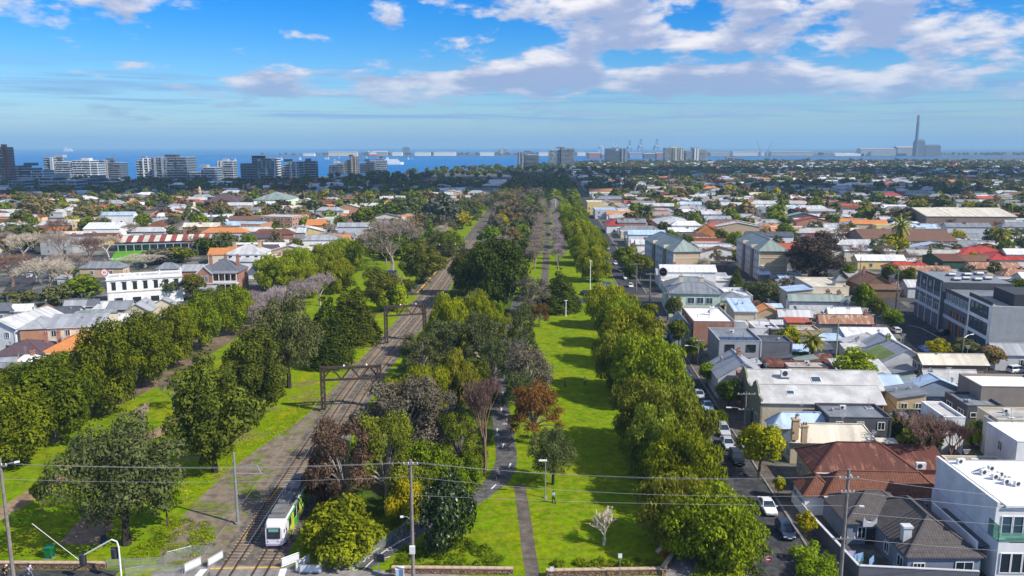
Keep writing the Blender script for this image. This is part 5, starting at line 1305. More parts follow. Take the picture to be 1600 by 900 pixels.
house(1318, 1380, 474, 462, 4.0, 1.6, 'hip', 'pale', 'green', 'cottage with grey-green hipped roof next to the oval tree', front=0)
house(1218, 1268, 495, 486, 3.6, 1.6, 'gx', 'pale', 'pale', 'narrow cottage with pale metal roof in the backyards', front=0)
house(1231, 1266, 504, 498, 3.2, .5, 'sy', 'rose', 'redtile', 'lean-to with flat red roof', front=0, dr=False)
house(1180, 1222, 490, 474, 3.8, 1.8, 'gy', 'tan', 'orange', 'cottage with tan gable and pale orange roof', front=1)
house(1244, 1282, 516, 508, 3.0, 0, 'flat', 'tan', 'gravel', 'small tan flat-roofed outbuilding', front=0, dr=False)
house(1286, 1360, 532, 522, 3.2, .7, 'sy', 'white', 'blue', 'low extension with blue-grey roof by the green pole', front=1, dr=False)
house(1180, 1216, 512, 503, 3.6, 0, 'flat', 'white', 'pale', 'white flat-roofed garage by the brick columns', front=0, dr=False)
house(1204, 1236, 515, 508, 3.4, 0, 'flat', 'dark', 'dark', 'black flat-roofed box behind the slate house', front=0, dr=False)
# cream corner villa with terrace roof, brown bungalow
o = house(1270, 1326, 448, 432, 7.0, 0, 'flat', 'cream', 'cream', 'cream two-storey corner villa with parapet, urns and two chimneys', front=1, side=0, dr=False)
chimney(o, 3.5, -3.2, 2.5, 6.6, 1.0); chimney(o, 6.3, -4.6, 2.5, 6.4, 1.0); block(o, 8.2, 4, 3, 3, 8.4, 1.2, 'hip', 'cream', 'slategrey')
block(o, -7.8, -1, 7.6, 8, 5.6, 0.8, 'sx', 'sand', 'blue'); block(o, -.5, -7, 11, 6.6, 3.4, .6, 'sy', 'cream', 'cream')
o = house(1346, 1396, 446, 422, 3.6, 3.2, 'gy', 'timber', 'brown', 'brown-tiled bungalow with white gable on the street corner', front=2)
block(o, 2.5, -4, 8.5, 4.6, 3.0, 1.2, 'sy', 'timber', 'brown'); chimney(o, 4, 9, 4, 8.4)
house(1330, 1352, 436, 424, 3.6, 1.4, 'sy', 'orange_brick', 'grey', 'orange brick wing beside the brown bungalow', front=1)
# ------------------------------------------------------------------ the hotel side
# white two-storey hotel with parapet
hl = G(166, 437, 8.4); hr = G(284, 430, 8.4); HW = (hr - hl).length; ang = math.atan2(hr.y - hl.y, hr.x - hl.x)
o = thing('hotel', (hl.x, hl.y, 0), ang); tag(o, 'white two-storey hotel with ornate parapet and dark-framed windows', 'hotel')
MB().box(0, HW, 0, 12, 0, 8.4, top=False).build('wall', WALL['white'], o); MB().box(.3, HW - .3, .3, 11.7, 7.9, 8.0).build('roof', ROOF['stained'], o)
MB().box(-.25, HW + .25, -.3, .35, 8.0, 8.25).build('cornice', M['trim'], o); MB().box(-.1, HW + .1, -.12, .2, 8.4, 9.0).build('parapet', WALL['white'], o); MB().box(-.1, .25, .2, 11.8, 8.4, 9.0).build('parapet', WALL['white'], o)
MB().box(-.12, HW + .12, -.14, -.002, 4.1, 4.35).build('string_course', WALL['sand'], o)
for i in range(7):
    window(o, 1.9 + i * (HW - 3.6) / 6, 0, 5.0, 1.0, 2.2, 0, 'dark_trim'); MB().box(-.8, .8, -.3, 0, 0, .14).build('hood', WALL['grey'], o, (1.9 + i * (HW - 3.6) / 6, 0, 7.45))
for i in range(3): window(o, 3.0 + i * 5.2, 0, .8, 2.2, 1.5, 0, 'dark_trim')
for x, s in ((.3, 1.5), (3.8, 1.1), (9.5, 1.0), (15.2, 1.5), (HW - .3, 1.9)):
    u = MB().box(x - .35, x + .35, -.12, .5, 8.98, 8.98 + s * .55); u.lathe([(.26, 0), (.34, s * .25), (.05, s * .5)], (x, .2, 8.97 + s * .55), 8); u.build('urn', WALL['white'], o)
pd = MB(); pd.add([(4.6, -.1, 8.98), (8.8, -.1, 8.98), (8.0, -.1, 9.7), (6.7, -.1, 10.3), (5.4, -.1, 9.7), (4.6, .3, 8.98), (8.8, .3, 8.98), (8.0, .3, 9.7), (6.7, .3, 10.3), (5.4, .3, 9.7)], [(0, 1, 2, 3, 4), (9, 8, 7, 6, 5), (1, 6, 7, 2), (2, 7, 8, 3), (3, 8, 9, 4), (4, 9, 5, 0)]); pd.build('pediment', WALL['white'], o)
HOUSES.append((o.location.x + HW / 2, o.location.y + 6, HW, 13, 0))
sg = thing('roof_sign', (hl.x - .2, hl.y - .2, 9.0), .1); tag(sg, 'round white sign with a red figure-like mark on the hotel corner', 'sign')
disc_sign(sg, (0, 0, 1.7), 1.15, M['sign_white'], M['sign_red'], [[(-.45, .1), (-.1, .35), (.1, .2), (.5, .1), (.4, -.1), (0, .02), (-.3, -.15)], [(-.35, -.35), (.35, -.35), (.35, -.25), (-.35, -.25)]], M['sign_red'])
MB().tube([(0, 0, 0), (0, 0, .7)], .09, 6).build('sign_post', M['trim'], sg)
# red brick mansion with white verandah
ml = G(313, 426, 7.0); o = thing('mansion', (ml.x, ml.y, 0), .06); tag(o, 'red brick two-storey mansion with slate roof and white arched balconies', 'house')
block(o, 0, 0, 12.6, 12, 7.0, 3.8, 'hip', 'red_brick', 'slate'); block(o, -.6, -2.2, 5.0, 5, 7.0, 2.4, 'gy', 'red_brick', 'slate', caps=M['trim'])
MB().box(4.6, 12.6, -2.2, -.02, 3.3, 3.6).build('balcony_floor', M['trim'], o); MB().box(4.6, 12.6, -2.3, -2.15, 3.6, 4.5).build('balustrade', M['trim'], o); MB().bar((8.6, -2.4, 7.0), (8.6, .1, 7.5), 8.4, .12).build('verandah_roof', ROOF['slategrey'], o)
for i in range(5): MB().tube([(4.7 + i * 1.95, -2.1, 0), (4.7 + i * 1.95, -2.1, 6.9)], .12, 6).build('verandah_post', M['trim'], o)
for i in range(2): window(o, .9 + i * 1.7, -2.2, 4.2, .9, 1.9, 0); window(o, .9 + i * 1.7, -2.2, .9, .9, 1.9, 0)
for i in range(3): window(o, 6.0 + i * 2.4, 0, 4.0, 1.2, 2.0, 0, 'dark_trim'); window(o, 6.0 + i * 2.4, 0, .8, 1.2, 2.0, 0, 'dark_trim')
MB().box(-.7, 4.5, -2.27, -2.19, 3.5, 3.8).build('string_course', M['trim'], o); bg = MB()
for s in (-1, 1): bg.bar((1.9 + s * 2.7, -2.45, 6.9), (1.9, -2.45, 9.5), .12, .4)
bg.build('bargeboard', M['trim'], o)
for x, y in ((2.2, 5), (6.5, 7.5), (11, 6)): chimney(o, x, y, 7.5, 12.2, 1.0)
HOUSES.append((ml.x + 8, ml.y + 6, 18, 16, 0))
# white villa behind it, white porch end
vl = G(352, 402, 7.5); o = thing('villa', (vl.x, vl.y, 0), .05); tag(o, 'large white villa with pale hipped roof behind the brick mansion', 'house')
block(o, 0, 0, 14, 13, 8.6, 3.0, 'hip', 'white', 'pale'); block(o, 2.5, -6, 11, 5.9, 6.6, .7, 'sy', 'white', 'pale'); block(o, 13.8, -7, 9, 9, 7.4, 0, 'flat', 'cream', 'pale')
for i in range(4): window(o, 2 + i * 3.2, 0, 7.0, 1.0, .9, 0, 'dark_trim')
for i in range(3): window(o, 15 + i * 2.8, -7, 4.2, 1.2, 2.0, 0); window(o, 15 + i * 2.8, -7, .8, 1.2, 2.2, 0); MB().tube([(14.2 + i * 3.2, -8.6, 0), (14.2 + i * 3.2, -8.6, 6.6)], .22, 8).build('column', M['trim'], o)
MB().box(13.6, 22.9, -8.9, -7.02, 6.5, 6.9).build('porch_roof', M['trim'], o); chimney(o, 2, 6, 8.6, 12.6, 1.2, WALL['tan']); chimney(o, 11, 8, 8.6, 12.9, 1.2, WALL['tan']); HOUSES.append((vl.x + 11, vl.y + 2, 24, 20, 0))
# houses by the fig row
o = house(72, 152, 512, 492, 6.2, 1.5, 'gx', 'cream', 'grey', 'long cream two-storey terrace end with grey iron roof and brick gable', rot=.22, front=4, dr=False, wh=1.5)
block(o, -5.6, -.3, 5.4, 9.6, 6.2, 1.5, 'hip', 'white', 'grey'); MB().box(-5.66, -.2, -.36, -.305, 0, 6.1).build('brick_face', BRICK['orange'], o, uv=True)
house(64, 138, 552, 525, 3.4, 2.3, 'hip', 'cream', 'orange', 'house with bright orange tiled roof beside the fig row', rot=.15, front=0, chims=((.12, .5),))
house(-12, 62, 556, 532, 3.4, 2.2, 'hip', 'pale', 'purple', 'house with purple-brown tiled roof next to the orange one', rot=.15, front=0, chims=((.8, .7),))
house(-30, 30, 512, 478, 6.2, 2.0, 'gy', 'white', 'pale', 'white two-storey house with pale gable roof at the edge, above the purple roof', rot=-.15, front=2, side=4, sidedir=1)
house(16, 62, 570, 556, 3.2, 1.4, 'hip', 'white', 'white', 'small house with white hipped roof nearest the fig tops', rot=.15, front=0, chims=((.6, .5),))
house(-30, 10, 578, 560, 3.2, 1.4, 'gx', 'orange', 'grey', 'orange walled cottage at the edge by the fig row', rot=.15, front=0)
house(34, 74, 496, 476, 3.8, 1.8, 'gy', 'sand', 'brown', 'weatherboard cottage with brown gable, door mural and white side wall', rot=.2, front=2)
for a_ in ((82, 118, 492, 480, 3.4, 1.6, 'gx', 'pale', 'dark', 'cottage with dark triangular roof near the hotel'), (100, 130, 480, 471, 3.4, 1.6, 'gx', 'pale', 'grey', 'cottage with plain grey roof two doors from the hotel'),
           (124, 150, 478, 470, 3.6, 1.5, 'gx', 'pale', 'slate', 'cottage with slate roof facing the hotel'), (146, 178, 482, 473, 3.4, 1.6, 'hip', 'white', 'pale', 'cottage with pale hipped roof near the hotel'),
           (168, 200, 484, 471, 3.4, 1.7, 'gx', 'sand', 'slategrey', 'cottage with slate-grey roof below the hotel wall'), (192, 232, 488, 466, 3.4, 2.2, 'gy', 'sand', 'grey', 'cottage with steep grey gable in front of the hotel'),
           (236, 272, 478, 466, 3.4, 1.9, 'gy', 'cream', 'grey', 'cream weatherboard cottage with a bright grey gable roof by the hotel end'), (112, 170, 496, 486, 3.2, .8, 'sy', 'grey', 'green', 'long low grey-green rear roof behind the terrace'),
           (150, 196, 502, 492, 3.2, 1.2, 'gx', 'white', 'white', 'white-roofed rear wing beside the long terrace'), (-20, 18, 486, 474, 3.4, 1.7, 'hip', 'grey', 'slate', 'cottage with dark hipped roof at the edge'),
           (18, 46, 486, 478, 3.2, 1.5, 'gx', 'white', 'white', 'small white-gabled cottage by the mural wall'), (282, 312, 424, 414, 4.0, 1.6, 'gx', 'red_brick', 'grey', 'brick cottage with grey roof between hotel and mansion'),
           (244, 276, 420, 411, 4.0, 1.8, 'hip', 'white', 'slategrey', 'house with slate-grey hipped roof behind the hotel'), (325, 360, 398, 388, 4.2, 2.0, 'gx', 'cream', 'orange', 'house with orange roof behind the mansion chimneys')):
    house(*a_, rot=.15, front=1)
# striped grandstand and bowls club
gl_, gr_ = G(178, 376, 5.0), G(326, 372, 5.0); gd = (gr_ - gl_); o = thing('grandstand', (gl_.x, gl_.y, 0), math.atan2(gd.y, gd.x)); tag(o, 'long clubhouse with red and white striped roof beside the bowling green', 'clubhouse')
L_ = gd.length; MB().box(0, L_, .5, 9, 0, 3.9, top=False).build('wall', WALL['slate'], o); MB().box(0, L_ * .96, -2.6, .48, 3.0, 3.3).build('awning', WALL['bluegrey'], o); ns = 17
for i in range(ns): MB().bar((L_ * (i + .5) / ns, -.6, 4.1), (L_ * (i + .5) / ns, 8.0, 6.3), L_ / ns - .02, .12).build('roof_stripe', (ROOF['stripe'], ROOF['cream'])[i % 2], o)
for i in range(12): window(o, 3 + i * (L_ - 6) / 11, .5, .8, 2.6, 1.8, 0, 'trim', 'pane_blue'); MB().tube([(2 + i * (L_ - 4) / 11, -2.5, 0), (2 + i * (L_ - 4) / 11, -2.5, 3.0)], .1, 5).build('awning_post', M['trim'], o)
HOUSES.append((gl_.x + L_ / 2, gl_.y + 5, L_, 14, 0))
for i in range(5):
    p = G(174 + 11 * i, 409); tag(MB().tube([(0, 0, 0), (0, 0, 1.2)], .1, 6).box(-.9, .9, -.5, .5, 1.1, 1.3).build('shade_table', M['trim'], None, (p.x, p.y, 0)), 'white table on the bowling green edge, ' + ('closest to the street corner', 'second from the street corner', 'middle one of five', 'fourth from the street corner', 'last before the grey-brown tree')[i], 'table', 'white tables by the bowling green')
# brick flats, civic hall, church, school
o = house(404, 462, 338, 322, 9.0, 0, 'flat', 'orange_brick', 'stained', 'orange brick three-storey flats with flat grey roof', rot=-.25, front=5, side=6, sidedir=1, name='apartment_building', cat='flats', storeys=3, dr=False, ww=1.8)
house(376, 408, 350, 340, 6.4, 0, 'flat', 'orange_brick', 'blue', 'orange brick two-storey flats with blue-edged roof', rot=-.1, front=5, name='apartment_building', cat='flats', dr=False)
o = house(396, 448, 312, 296, 9.0, 5.0, 'hip', 'mint', 'green', 'large pale green hall with grey-green hipped roof', rot=-.05, front=5, side=3, sidedir=1, name='hall', cat='hall', dr=False, dmax=30)
o = house(288, 316, 334, 322, 6.0, 5.0, 'gy', 'cream', 'cream', 'cream church with steep gable and little bellcote', rot=.5, front=1, name='church', cat='church', dmax=24)
MB().box(5.8, 7.2, -.1, .8, 10.5, 13.5).build('bellcote', WALL['cream'], o)
o = house(312, 372, 318, 302, 6.0, 7.0, 'hip', 'sand', 'purple', 'school with big purple-brown hipped roof and two finials', rot=0, front=6, name='school', cat='school', dmax=34)
for x in (.38, .62): MB().lathe([(.9, 0), (1.3, 2.5), (.7, 3.5), (1.1, 4.2), (.1, 6.5)], (o.children[0].dimensions.x * x, o.children[0].dimensions.y * .5, 12.6), 8).build('roof_vent', WALL['tan'], o)
for a_ in ((112, 124, 346, 332, 7.0, 0, 'flat', 'yellow', 'cream', 'yellow two-storey house with recessed verandah'), (60, 110, 352, 340, 4.5, 2.2, 'gx', 'orange', 'pale', 'orange-walled hall with pale roof'),
           (130, 184, 358, 343, 4.5, 2.6, 'gx', 'white', 'white', 'white shed with curved white roof'), (62, 110, 378, 364, 6.0, 0, 'flat', 'concrete', 'stained', 'plain grey concrete block by the leafless street trees'),
           (228, 252, 354, 343, 4.5, 2.4, 'hip', 'cream', 'terracotta', 'cream house with terracotta roof by the round trees'), (478, 506, 352, 342, 5.0, 2.5, 'gx', 'orange', 'orange', 'small orange house with orange gable'),
           (492, 522, 343, 332, 5.5, 0, 'flat', 'mint', 'stained', 'pale green boxy building beside the railway trees'), (536, 556, 352, 338, 5.5, 3.0, 'hip', 'orange_brick', 'brown', 'orange brick house with brown hip roof by the track trees')):
    house(*a_, rot=.1, front=2)
# ------------------------------------------------------------------ the suburb: cottages on their lots, garden and street trees
rg = random.Random(77)
ROADS = [[(cor(70, 33), 70), (cor(1100, 33), 1100), 6], [(5, 252), (60, 252), 6], [(60, 252), (160, 226), 7], [(160, 226), (320, 190), 7], [(88, 120), (118, 250), 9], [(118, 250), (140, 380), 9]]
for q in (((-60, 470), (60, 468)), ((60, 468), (130, 462)), ((130, 462), (170, 440))): ROADS.append([tuple(G(*q[0]).xy), tuple(G(*q[1]).xy), 8])
for q in (((20, 470), (42, 425)), ((42, 425), (60, 395)), ((60, 395), (72, 372)), ((72, 372), (100, 340)), ((205, 360), (250, 330)), ((250, 330), (265, 300))): ROADS.append([tuple(G(*q[0]).xy), tuple(G(*q[1]).xy), 9])
def seg_d(x, y, a, b):
    ax, ay = a; bx, by = b; dx, dy = bx - ax, by - ay; L = dx * dx + dy * dy
    k = max(0, min(1, ((x - ax) * dx + (y - ay) * dy) / L)); return math.hypot(x - ax - k * dx, y - ay - k * dy)
def coast_y(x):
    for (x0, y0), (x1, y1) in zip(COAST[:-1], COAST[1:]):
        if x0 <= x <= x1: return y0 + (y1 - y0) * (x - x0) / (x1 - x0)
    return 900
GREEN_BOX = G(206, 398)
def park_edges(Y):
    if Y < 420: l = -84 + (Y - 150) * .045
    else: l = -72 + (Y - 420) * .16 if Y < 800 else -11 + (Y - 800) * .06
    return l, cor(Y, 41)
def free(x, y, hw, hd):
    for cx, cy, w, d, r in HOUSES:
        if abs(x - cx) < hw + w / 2 * .92 and abs(y - cy) < hd + d / 2 * .92: return False
    for a, b, w in ROADS:
        if seg_d(x, y, a, b) < w + min(hw, hd): return False
    if 66 < x < 92 and 258 < y < 332: return False
    if abs(x - GREEN_BOX.x) < 26 and -32 < y - GREEN_BOX.y < 20: return False
    return True
def seen(x, y, z=3):
    p = PX((x, y, z)); return -50 < p[0] < 1650 and p[1] < 960
LOTS = []; GARD = []
for q_, w_, d_ in (((190, 482), 95, 26), ((310, 445), 60, 30), ((60, 520), 60, 40), ((205, 416), 62, 46)): HOUSES.append((G(*q_).x, G(*q_).y, w_, d_, 0))
def fill(side):
    y = 100.0; row = 0
    while y < 2400:
        step = 8.2 if y < 700 else 10.5
        row += 1
        if row % 13 == 0: y += 13; continue          # cross street
        l, r = park_edges(y); x = (r + 2) if side > 0 else (l - 8); col = 0
        lim = y * 0.72 + 40
        while abs(x) < lim:
            w = rg.uniform(15, 23); d = step * rg.uniform(.74, .9); gap = 7 if col % 2 == 0 else (11 if y > 420 else 15)
            cx = x + side * w / 2; yy = y + rg.uniform(-.6, .6)
            far_ok = yy < coast_y(cx) - 70
            if side < 0 and yy > 1060: far_ok = False
            wild = 0.10 if yy < 420 else (0.14 if yy < 800 else 0.3)
            if side > 0 and yy > 1150: wild = 0.3
            if abs(cx) < 210 + .1 * yy and yy > 820: wild = 0.4
            if far_ok and seen(cx, yy):
                if rg.random() < wild: GARD.append((cx + rg.uniform(-6, 6), yy)); 
                elif free(cx, yy, w / 2, d / 2): LOTS.append((cx, yy, w, d, side)); 
                if rg.random() < (.40 if yy > 380 else .36): GARD.append((cx + side * (w / 2 + 3.5), yy + rg.uniform(-3, 3)))
            x += side * (w + gap); col += 1
        y += step
fill(1); fill(-1)
LOTS.sort(key=lambda q: q[1])
RC = {1: ['grey'] * 6 + ['pale'] * 5 + ['white'] * 3 + ['slategrey'] * 5 + ['dark', 'stained', 'gravel', 'brown'] + ['rustpale', 'terracotta', 'redtile', 'orange', 'brown', 'dark', 'green', 'red', 'blue', 'terracotta', 'stained', 'cream'],
      -1: ['grey'] * 5 + ['pale'] * 5 + ['white'] * 3 + ['slategrey'] * 3 + ['terracotta'] * 3 + ['orange'] * 2 + ['brown', 'redtile', 'slate', 'blue', 'cream', 'stained', 'purple']}
WC = ['white'] * 5 + ['cream'] * 4 + ['pale'] * 3 + ['sand'] * 3 + ['tan', 'yellow', 'orange_brick', 'red_brick', 'grey', 'blue', 'fawn_brick', 'taupe', 'rose', 'mint', 'charcoal']
CHIM = MB().box(-.4, .4, -.35, .35, 0, 2.6).box(-.5, .5, -.45, .45, 2.6, 2.85).mesh('chimney', M['chim'], uv=True)
SHELL = {}
def shells(w, d, he, rise, kind):
    k = (round(w), round(d), he, rise, kind)
    if k not in SHELL:
        wm = wall_shell(k[0], k[1], he, rise, kind).mesh('wall', WALL['white'], uv=True); rb, cp_ = roof_shell(k[0], k[1], he, rise, kind)
        SHELL[k] = (wm, rb.mesh('roof', ROOF['grey'], uv=True), cp_.mesh('ridge_cap', ROOF['grey']))
    return SHELL[k], k
def over(o, m): o.material_slots[0].link = 'OBJECT'; o.material_slots[0].material = m
def rot_for(side): return HEAD if side > 0 else .06
def spec(side, y):
    kind = rg.choice(['gx', 'gx', 'hip', 'hip', 'hip', 'flat', 'gy', 'gx']); two = rg.random() < (.22 if y < 750 else .4)
    he = 6.2 if two else 3.6; rise = {'gx': 1.8, 'hip': 2.0, 'flat': 0, 'gy': 2.2}[kind]
    if kind == 'flat': rf = rg.choice(['membrane', 'stained', 'gravel', 'pale'])
    else: rf = rg.choice(RC[side])
    return kind, he, rise, rg.choice(WC), rf
N_COT = 200
for (cx, cy, w, d, side) in LOTS[:N_COT]:
    kind, he, rise, wl, rf = spec(side, cy); (wm, rm, cm), k = shells(w, d, he, rise, kind); w, d = k[0], k[1]
    t = thing('cottage', (cx - w / 2, cy - d / 2, 0), rot_for(side))
    over(link('wall', wm, t), WALL[wl]); ro = link('roof', rm, t); over(ro, ROOF[rf]); over(link('ridge_cap', cm, ro), WALL[wl] if kind == 'flat' else ROOF[rf])
    nc = rg.choice([0, 1, 1, 2]) if kind != 'flat' else 0
    for i in range(nc): link('chimney', CHIM, t, (w * rg.uniform(.2, .8), d * rg.uniform(.3, .7), he))
    if cy < 430:
        for i in range(2): window(t, w * (.28 + .44 * i), 0, 1.0, 1.1, 1.4, 0)
        window(t, 0 if side > 0 else w, d / 2, (1.0 if he < 5 else 3.8), 1.1, 1.4, -math.pi / 2 if side > 0 else math.pi / 2)
        if rg.random() < .5:        # rear wing
            (w2, r2, c2), k2 = shells(rg.uniform(5, 8), d * .7, 3.0, .7, 'sy'); a = link('wing_wall', w2, t, (w + .02 if side > 0 else -k2[0] - .02, d * .1, 0)); over(a, WALL[wl]); b_ = link('wing_roof', r2, t, a.location); over(b_, ROOF[rg.choice(['pale', 'white', 'grey', 'stained'])])
    auto(t, house_desc(w, he, kind, wl, rf), 'house', 'houses of the suburb', (cx, cy, 0)); HOUSES.append((cx, cy, w, d, 0))
# low sheds and lean-tos that fill the backyards
ns_ = 0
for k in range(900):
    y = rg.uniform(118, 300); l, r = park_edges(y); x = rg.uniform(r + 6, r + 75) if rg.random() < .8 else -rg.uniform(92, 175)
    w, d = rg.uniform(2.6, 5.5), rg.uniform(2.4, 4.5)
    if not seen(x, y) or not free(x, y, w / 2 + .5, d / 2 + .5) or any(math.hypot(x - a, y - b) < q * .5 + 1.5 for a, b, q in FOOT): continue
    kind = rg.choice(['sy', 'sx', 'gx', 'sy']); he = rg.choice([2.3, 2.6, 3.0]); wl = rg.choice(['timber', 'taupe', 'pale', 'cream', 'red_brick', 'charcoal', 'grey', 'darkgreen']); rf = rg.choice(['grey', 'pale', 'rustpale', 'green', 'slategrey', 'stained', 'blue', 'rust', 'dark'])
    (wm, rm, cm), kk = shells(w, d, he, .7, kind); t = thing('shed', (x - w / 2, y - d / 2, 0), rot_for(1 if x > 0 else -1)); over(link('wall', wm, t), WALL[wl]); over(link('roof', rm, t), ROOF[rf])
    auto(t, 'small %s shed with %s roof' % (WALLWORD[wl], ROOFWORD[rf]), 'shed', 'backyard sheds', (x, y, 0)); HOUSES.append((x, y, w + 1, d + 1, 0)); ns_ += 1
    if ns_ > 95: break
# the rest of the roofs, too many to count, as one mesh
far = MB(); fm = []; fidx = {}
def fmat(m):
    if m.name not in fidx: fidx[m.name] = len(fm); fm.append(m)
    return fidx[m.name]
for (cx, cy, w, d, side) in LOTS[N_COT:]:
    kind, he, rise, wl, rf = spec(side, cy); mw, mr = fmat(WALL[wl]), fmat(ROOF[rf])
    ca, sa = math.cos(rot_for(side)), math.sin(rot_for(side))
    def tr(vs): return [(cx + (x - w / 2) * ca - (y - d / 2) * sa, cy + (x - w / 2) * sa + (y - d / 2) * ca, z) for x, y, z in vs]
    a = wall_shell(w, d, he, rise, kind); far.add(tr(a.v), a.f, mw)
    for x in (w * .25, w * .65):
        far.add(tr([(x - .6, -.02, 1), (x + .6, -.02, 1), (x + .6, -.02, 2.5), (x - .6, -.02, 2.5)]), [(0, 1, 2, 3)], fmat(M['pane']))
    r_, c_ = roof_shell(w, d, he, rise, kind); far.add(tr(r_.v), r_.f, mr)
    if kind != 'flat' and rg.random() < .5: c2 = MB().box(w * .4 - .4, w * .4 + .4, d * .5 - .4, d * .5 + .4, he, he + rise + 1.2); far.add(tr(c2.v), c2.f, fmat(M['chim']))
stuff(far.build('distant_houses', fm, uv=True))

# ---- garden, street and park trees beyond the near ones
TREEKINDS = [('far_round', 'fig', 'dark rounded tree'), ('far_round', 'green', 'green rounded tree'), ('far_round', 'olive', 'olive rounded tree'), ('far_loose', 'olive', 'loose olive tree'), ('far_loose', 'grey', 'loose grey-brown tree'), ('far_loose', 'tan', 'loose tan tree'),
      ('far_bare', 'grey', 'leafless grey tree'), ('far_bare', 'brown', 'leafless brown tree'), ('far_cone', 'pine', 'dark conical tree'), ('far_round', 'lime', 'yellow-green rounded tree'), ('far_palm', None, 'palm tree'), ('far_round', 'fig2', 'bronze rounded tree')]
TREEW = [5, 3, 4, 4, 3, 2, 2, 2, 1, 1, .4, 3]
def put(sp, x, y, h, where):
    kd, lf, ds = sp
    t = tree(kd, xy=(x, y), h=h, w=h * rg.uniform(.8, 1.15) * (.55 if kd in ('far_cone', 'far_palm') else 1), leaf=lf if kd not in ('far_bare', 'far_palm') else None, twig=lf if kd == 'far_bare' else None, name='palm_tree' if kd == 'far_palm' else 'garden_tree' if where == 'g' else 'park_tree')
    auto(t, ds, 'tree', 'trees among the houses' if where == 'g' else 'trees of the park beyond the stop')
INDIV = []; MASS = []
for x, y in GARD:
    if y > 118 and all(math.hypot(x - a, y - b) > r * .7 for a, b, r in FOOT) and free(x, y, .3, .3): INDIV.append((x, y))
INDIV.sort(key=lambda q: q[1])
for i, (x, y) in enumerate(INDIV):
    sp = rg.choices(TREEKINDS, TREEW)[0]
    if y > 820: sp = rg.choices([TREEKINDS[0], TREEKINDS[2], TREEKINDS[7], TREEKINDS[4], TREEKINDS[8]], [5, 3, 2, 2, 1])[0]
    h = rg.uniform(4.0, 7.5) if y < 330 else rg.uniform(5.5, 11)
    if i < 150: put(sp, x, y, h, 'g')
    else: MASS.append((sp, x, y, h * 1.1))
# the planted belt of the park beyond the stop
for k in range(700):
    y = 330 + 900 * rg.random() ** 1.3; l, r = park_edges(y); u = rg.random()
    x = l + (cor(y, -3) - l) * u
    trk = -24.3 + (y - 280) * .028 if y < 400 else -20.9 + (y - 400) * .03
    if abs(x - trk) < 6.5 and y < 620: continue
    if any(math.hypot(x - a, y - b) < (r_ * .8 + 2.2) for a, b, r_ in FOOT): continue
    if y < 420 and x < trk - 10 and rg.random() < .75: continue
    sp = rg.choices(TREEKINDS, [3, 2, 4, 5, 5, 5, 2, 1.5, 1, 1, 0, 3])[0]; h = rg.uniform(7, 12.5)
    if len([1]) and y < 760: put(sp, x, y, h, 'p')
    else: MASS.append((sp, x, y, h)); FOOT.append((x, y, 4))
for i, Y in enumerate(range(470, 1180, 15)):       # the row goes on past the street
    for x0 in (24.5, 9.0) if Y > 640 else (24.5,):
        (lambda xx: put(TREEKINDS[1], xx, Y, 8.5, 'p') if Y < 640 else MASS.append((TREEKINDS[rg.choice([0, 1, 2])], xx, Y, 10)))(cor(Y, x0) + rg.uniform(-1, 1))
# wooded belts far off, one mass
for k in range(650):
    y = 880 + 1900 * rg.random() ** 1.25; x = rg.uniform(-.28, .78) * y
    if y > coast_y(x) - 25: continue
    dens = .35 + .5 * (math.sin(x * .011 + 1.3) * math.sin(y * .009) > -.2) + .3 * (x > .35 * y)
    if rg.random() > dens: continue
    MASS.append((rg.choices([TREEKINDS[0], TREEKINDS[2], TREEKINDS[7], TREEKINDS[4], TREEKINDS[8], TREEKINDS[10]], [6, 3, 3 + 5 * (x > 250 and 1000 < y < 1500), 2, 1.2, .6])[0], x, y, rg.uniform(6.5, 13)))
for k in range(480):
    y = rg.uniform(950, 2300); x = rg.uniform(-300, 420)
    if y < coast_y(x) - 15 and not (cor(y, 29) < x < cor(y, 38)): MASS.append((rg.choice([TREEKINDS[0], TREEKINDS[2], TREEKINDS[1]]), x, y, rg.uniform(7, 12)))
for k in range(420):
    y = rg.uniform(560, 1000); x = -rg.uniform(.10, .66) * y
    if rg.random() < .55 and seen(x, y): MASS.append((rg.choices([TREEKINDS[0], TREEKINDS[2], TREEKINDS[7], TREEKINDS[4]], [5, 3, 2, 2])[0], x, y, rg.uniform(6, 11)))
for k in range(520):        # the wooded far shore
    y = rg.uniform(4360, 5000); x = rg.uniform(-1650, 3600)
    if x > -1500 + (y - 4300) * .75: MASS.append((rg.choice([TREEKINDS[0], TREEKINDS[2], TREEKINDS[4]]), x, y, rg.uniform(9, 17)))
tmpl = []; rt = np.random.RandomState(3)
for j in range(6):
    cl = dome_clumps(rt, .5, .1, 1.0, 7, .26); tmpl.append(leaf_arrays(rt, cl, 130, .30, 0, .7, low=-.5, inner=.1))
tall = leaf_arrays(rt, [(0, 0, z, .16 * (1.1 - z), .16 * (1.1 - z), .12) for z in np.linspace(.1, .95, 7)], 120, .2, 0, .6)
allP = []; mi = []; lm = []; li_ = {}
for sp, x, y, h in MASS:
    key = sp[1] or 'palm'
    if sp[0] == 'far_bare': key = 'tan' if sp[1] == 'grey' else 'brown'
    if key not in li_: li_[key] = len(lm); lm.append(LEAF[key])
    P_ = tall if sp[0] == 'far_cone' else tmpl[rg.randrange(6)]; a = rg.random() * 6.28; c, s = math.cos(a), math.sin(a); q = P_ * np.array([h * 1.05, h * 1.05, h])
    allP.append(np.stack([q[:, 0] * c - q[:, 1] * s + x, q[:, 0] * s + q[:, 1] * c + y, q[:, 2]], 1)); mi.append(np.full(len(P_) // 4, li_[key], np.int32))
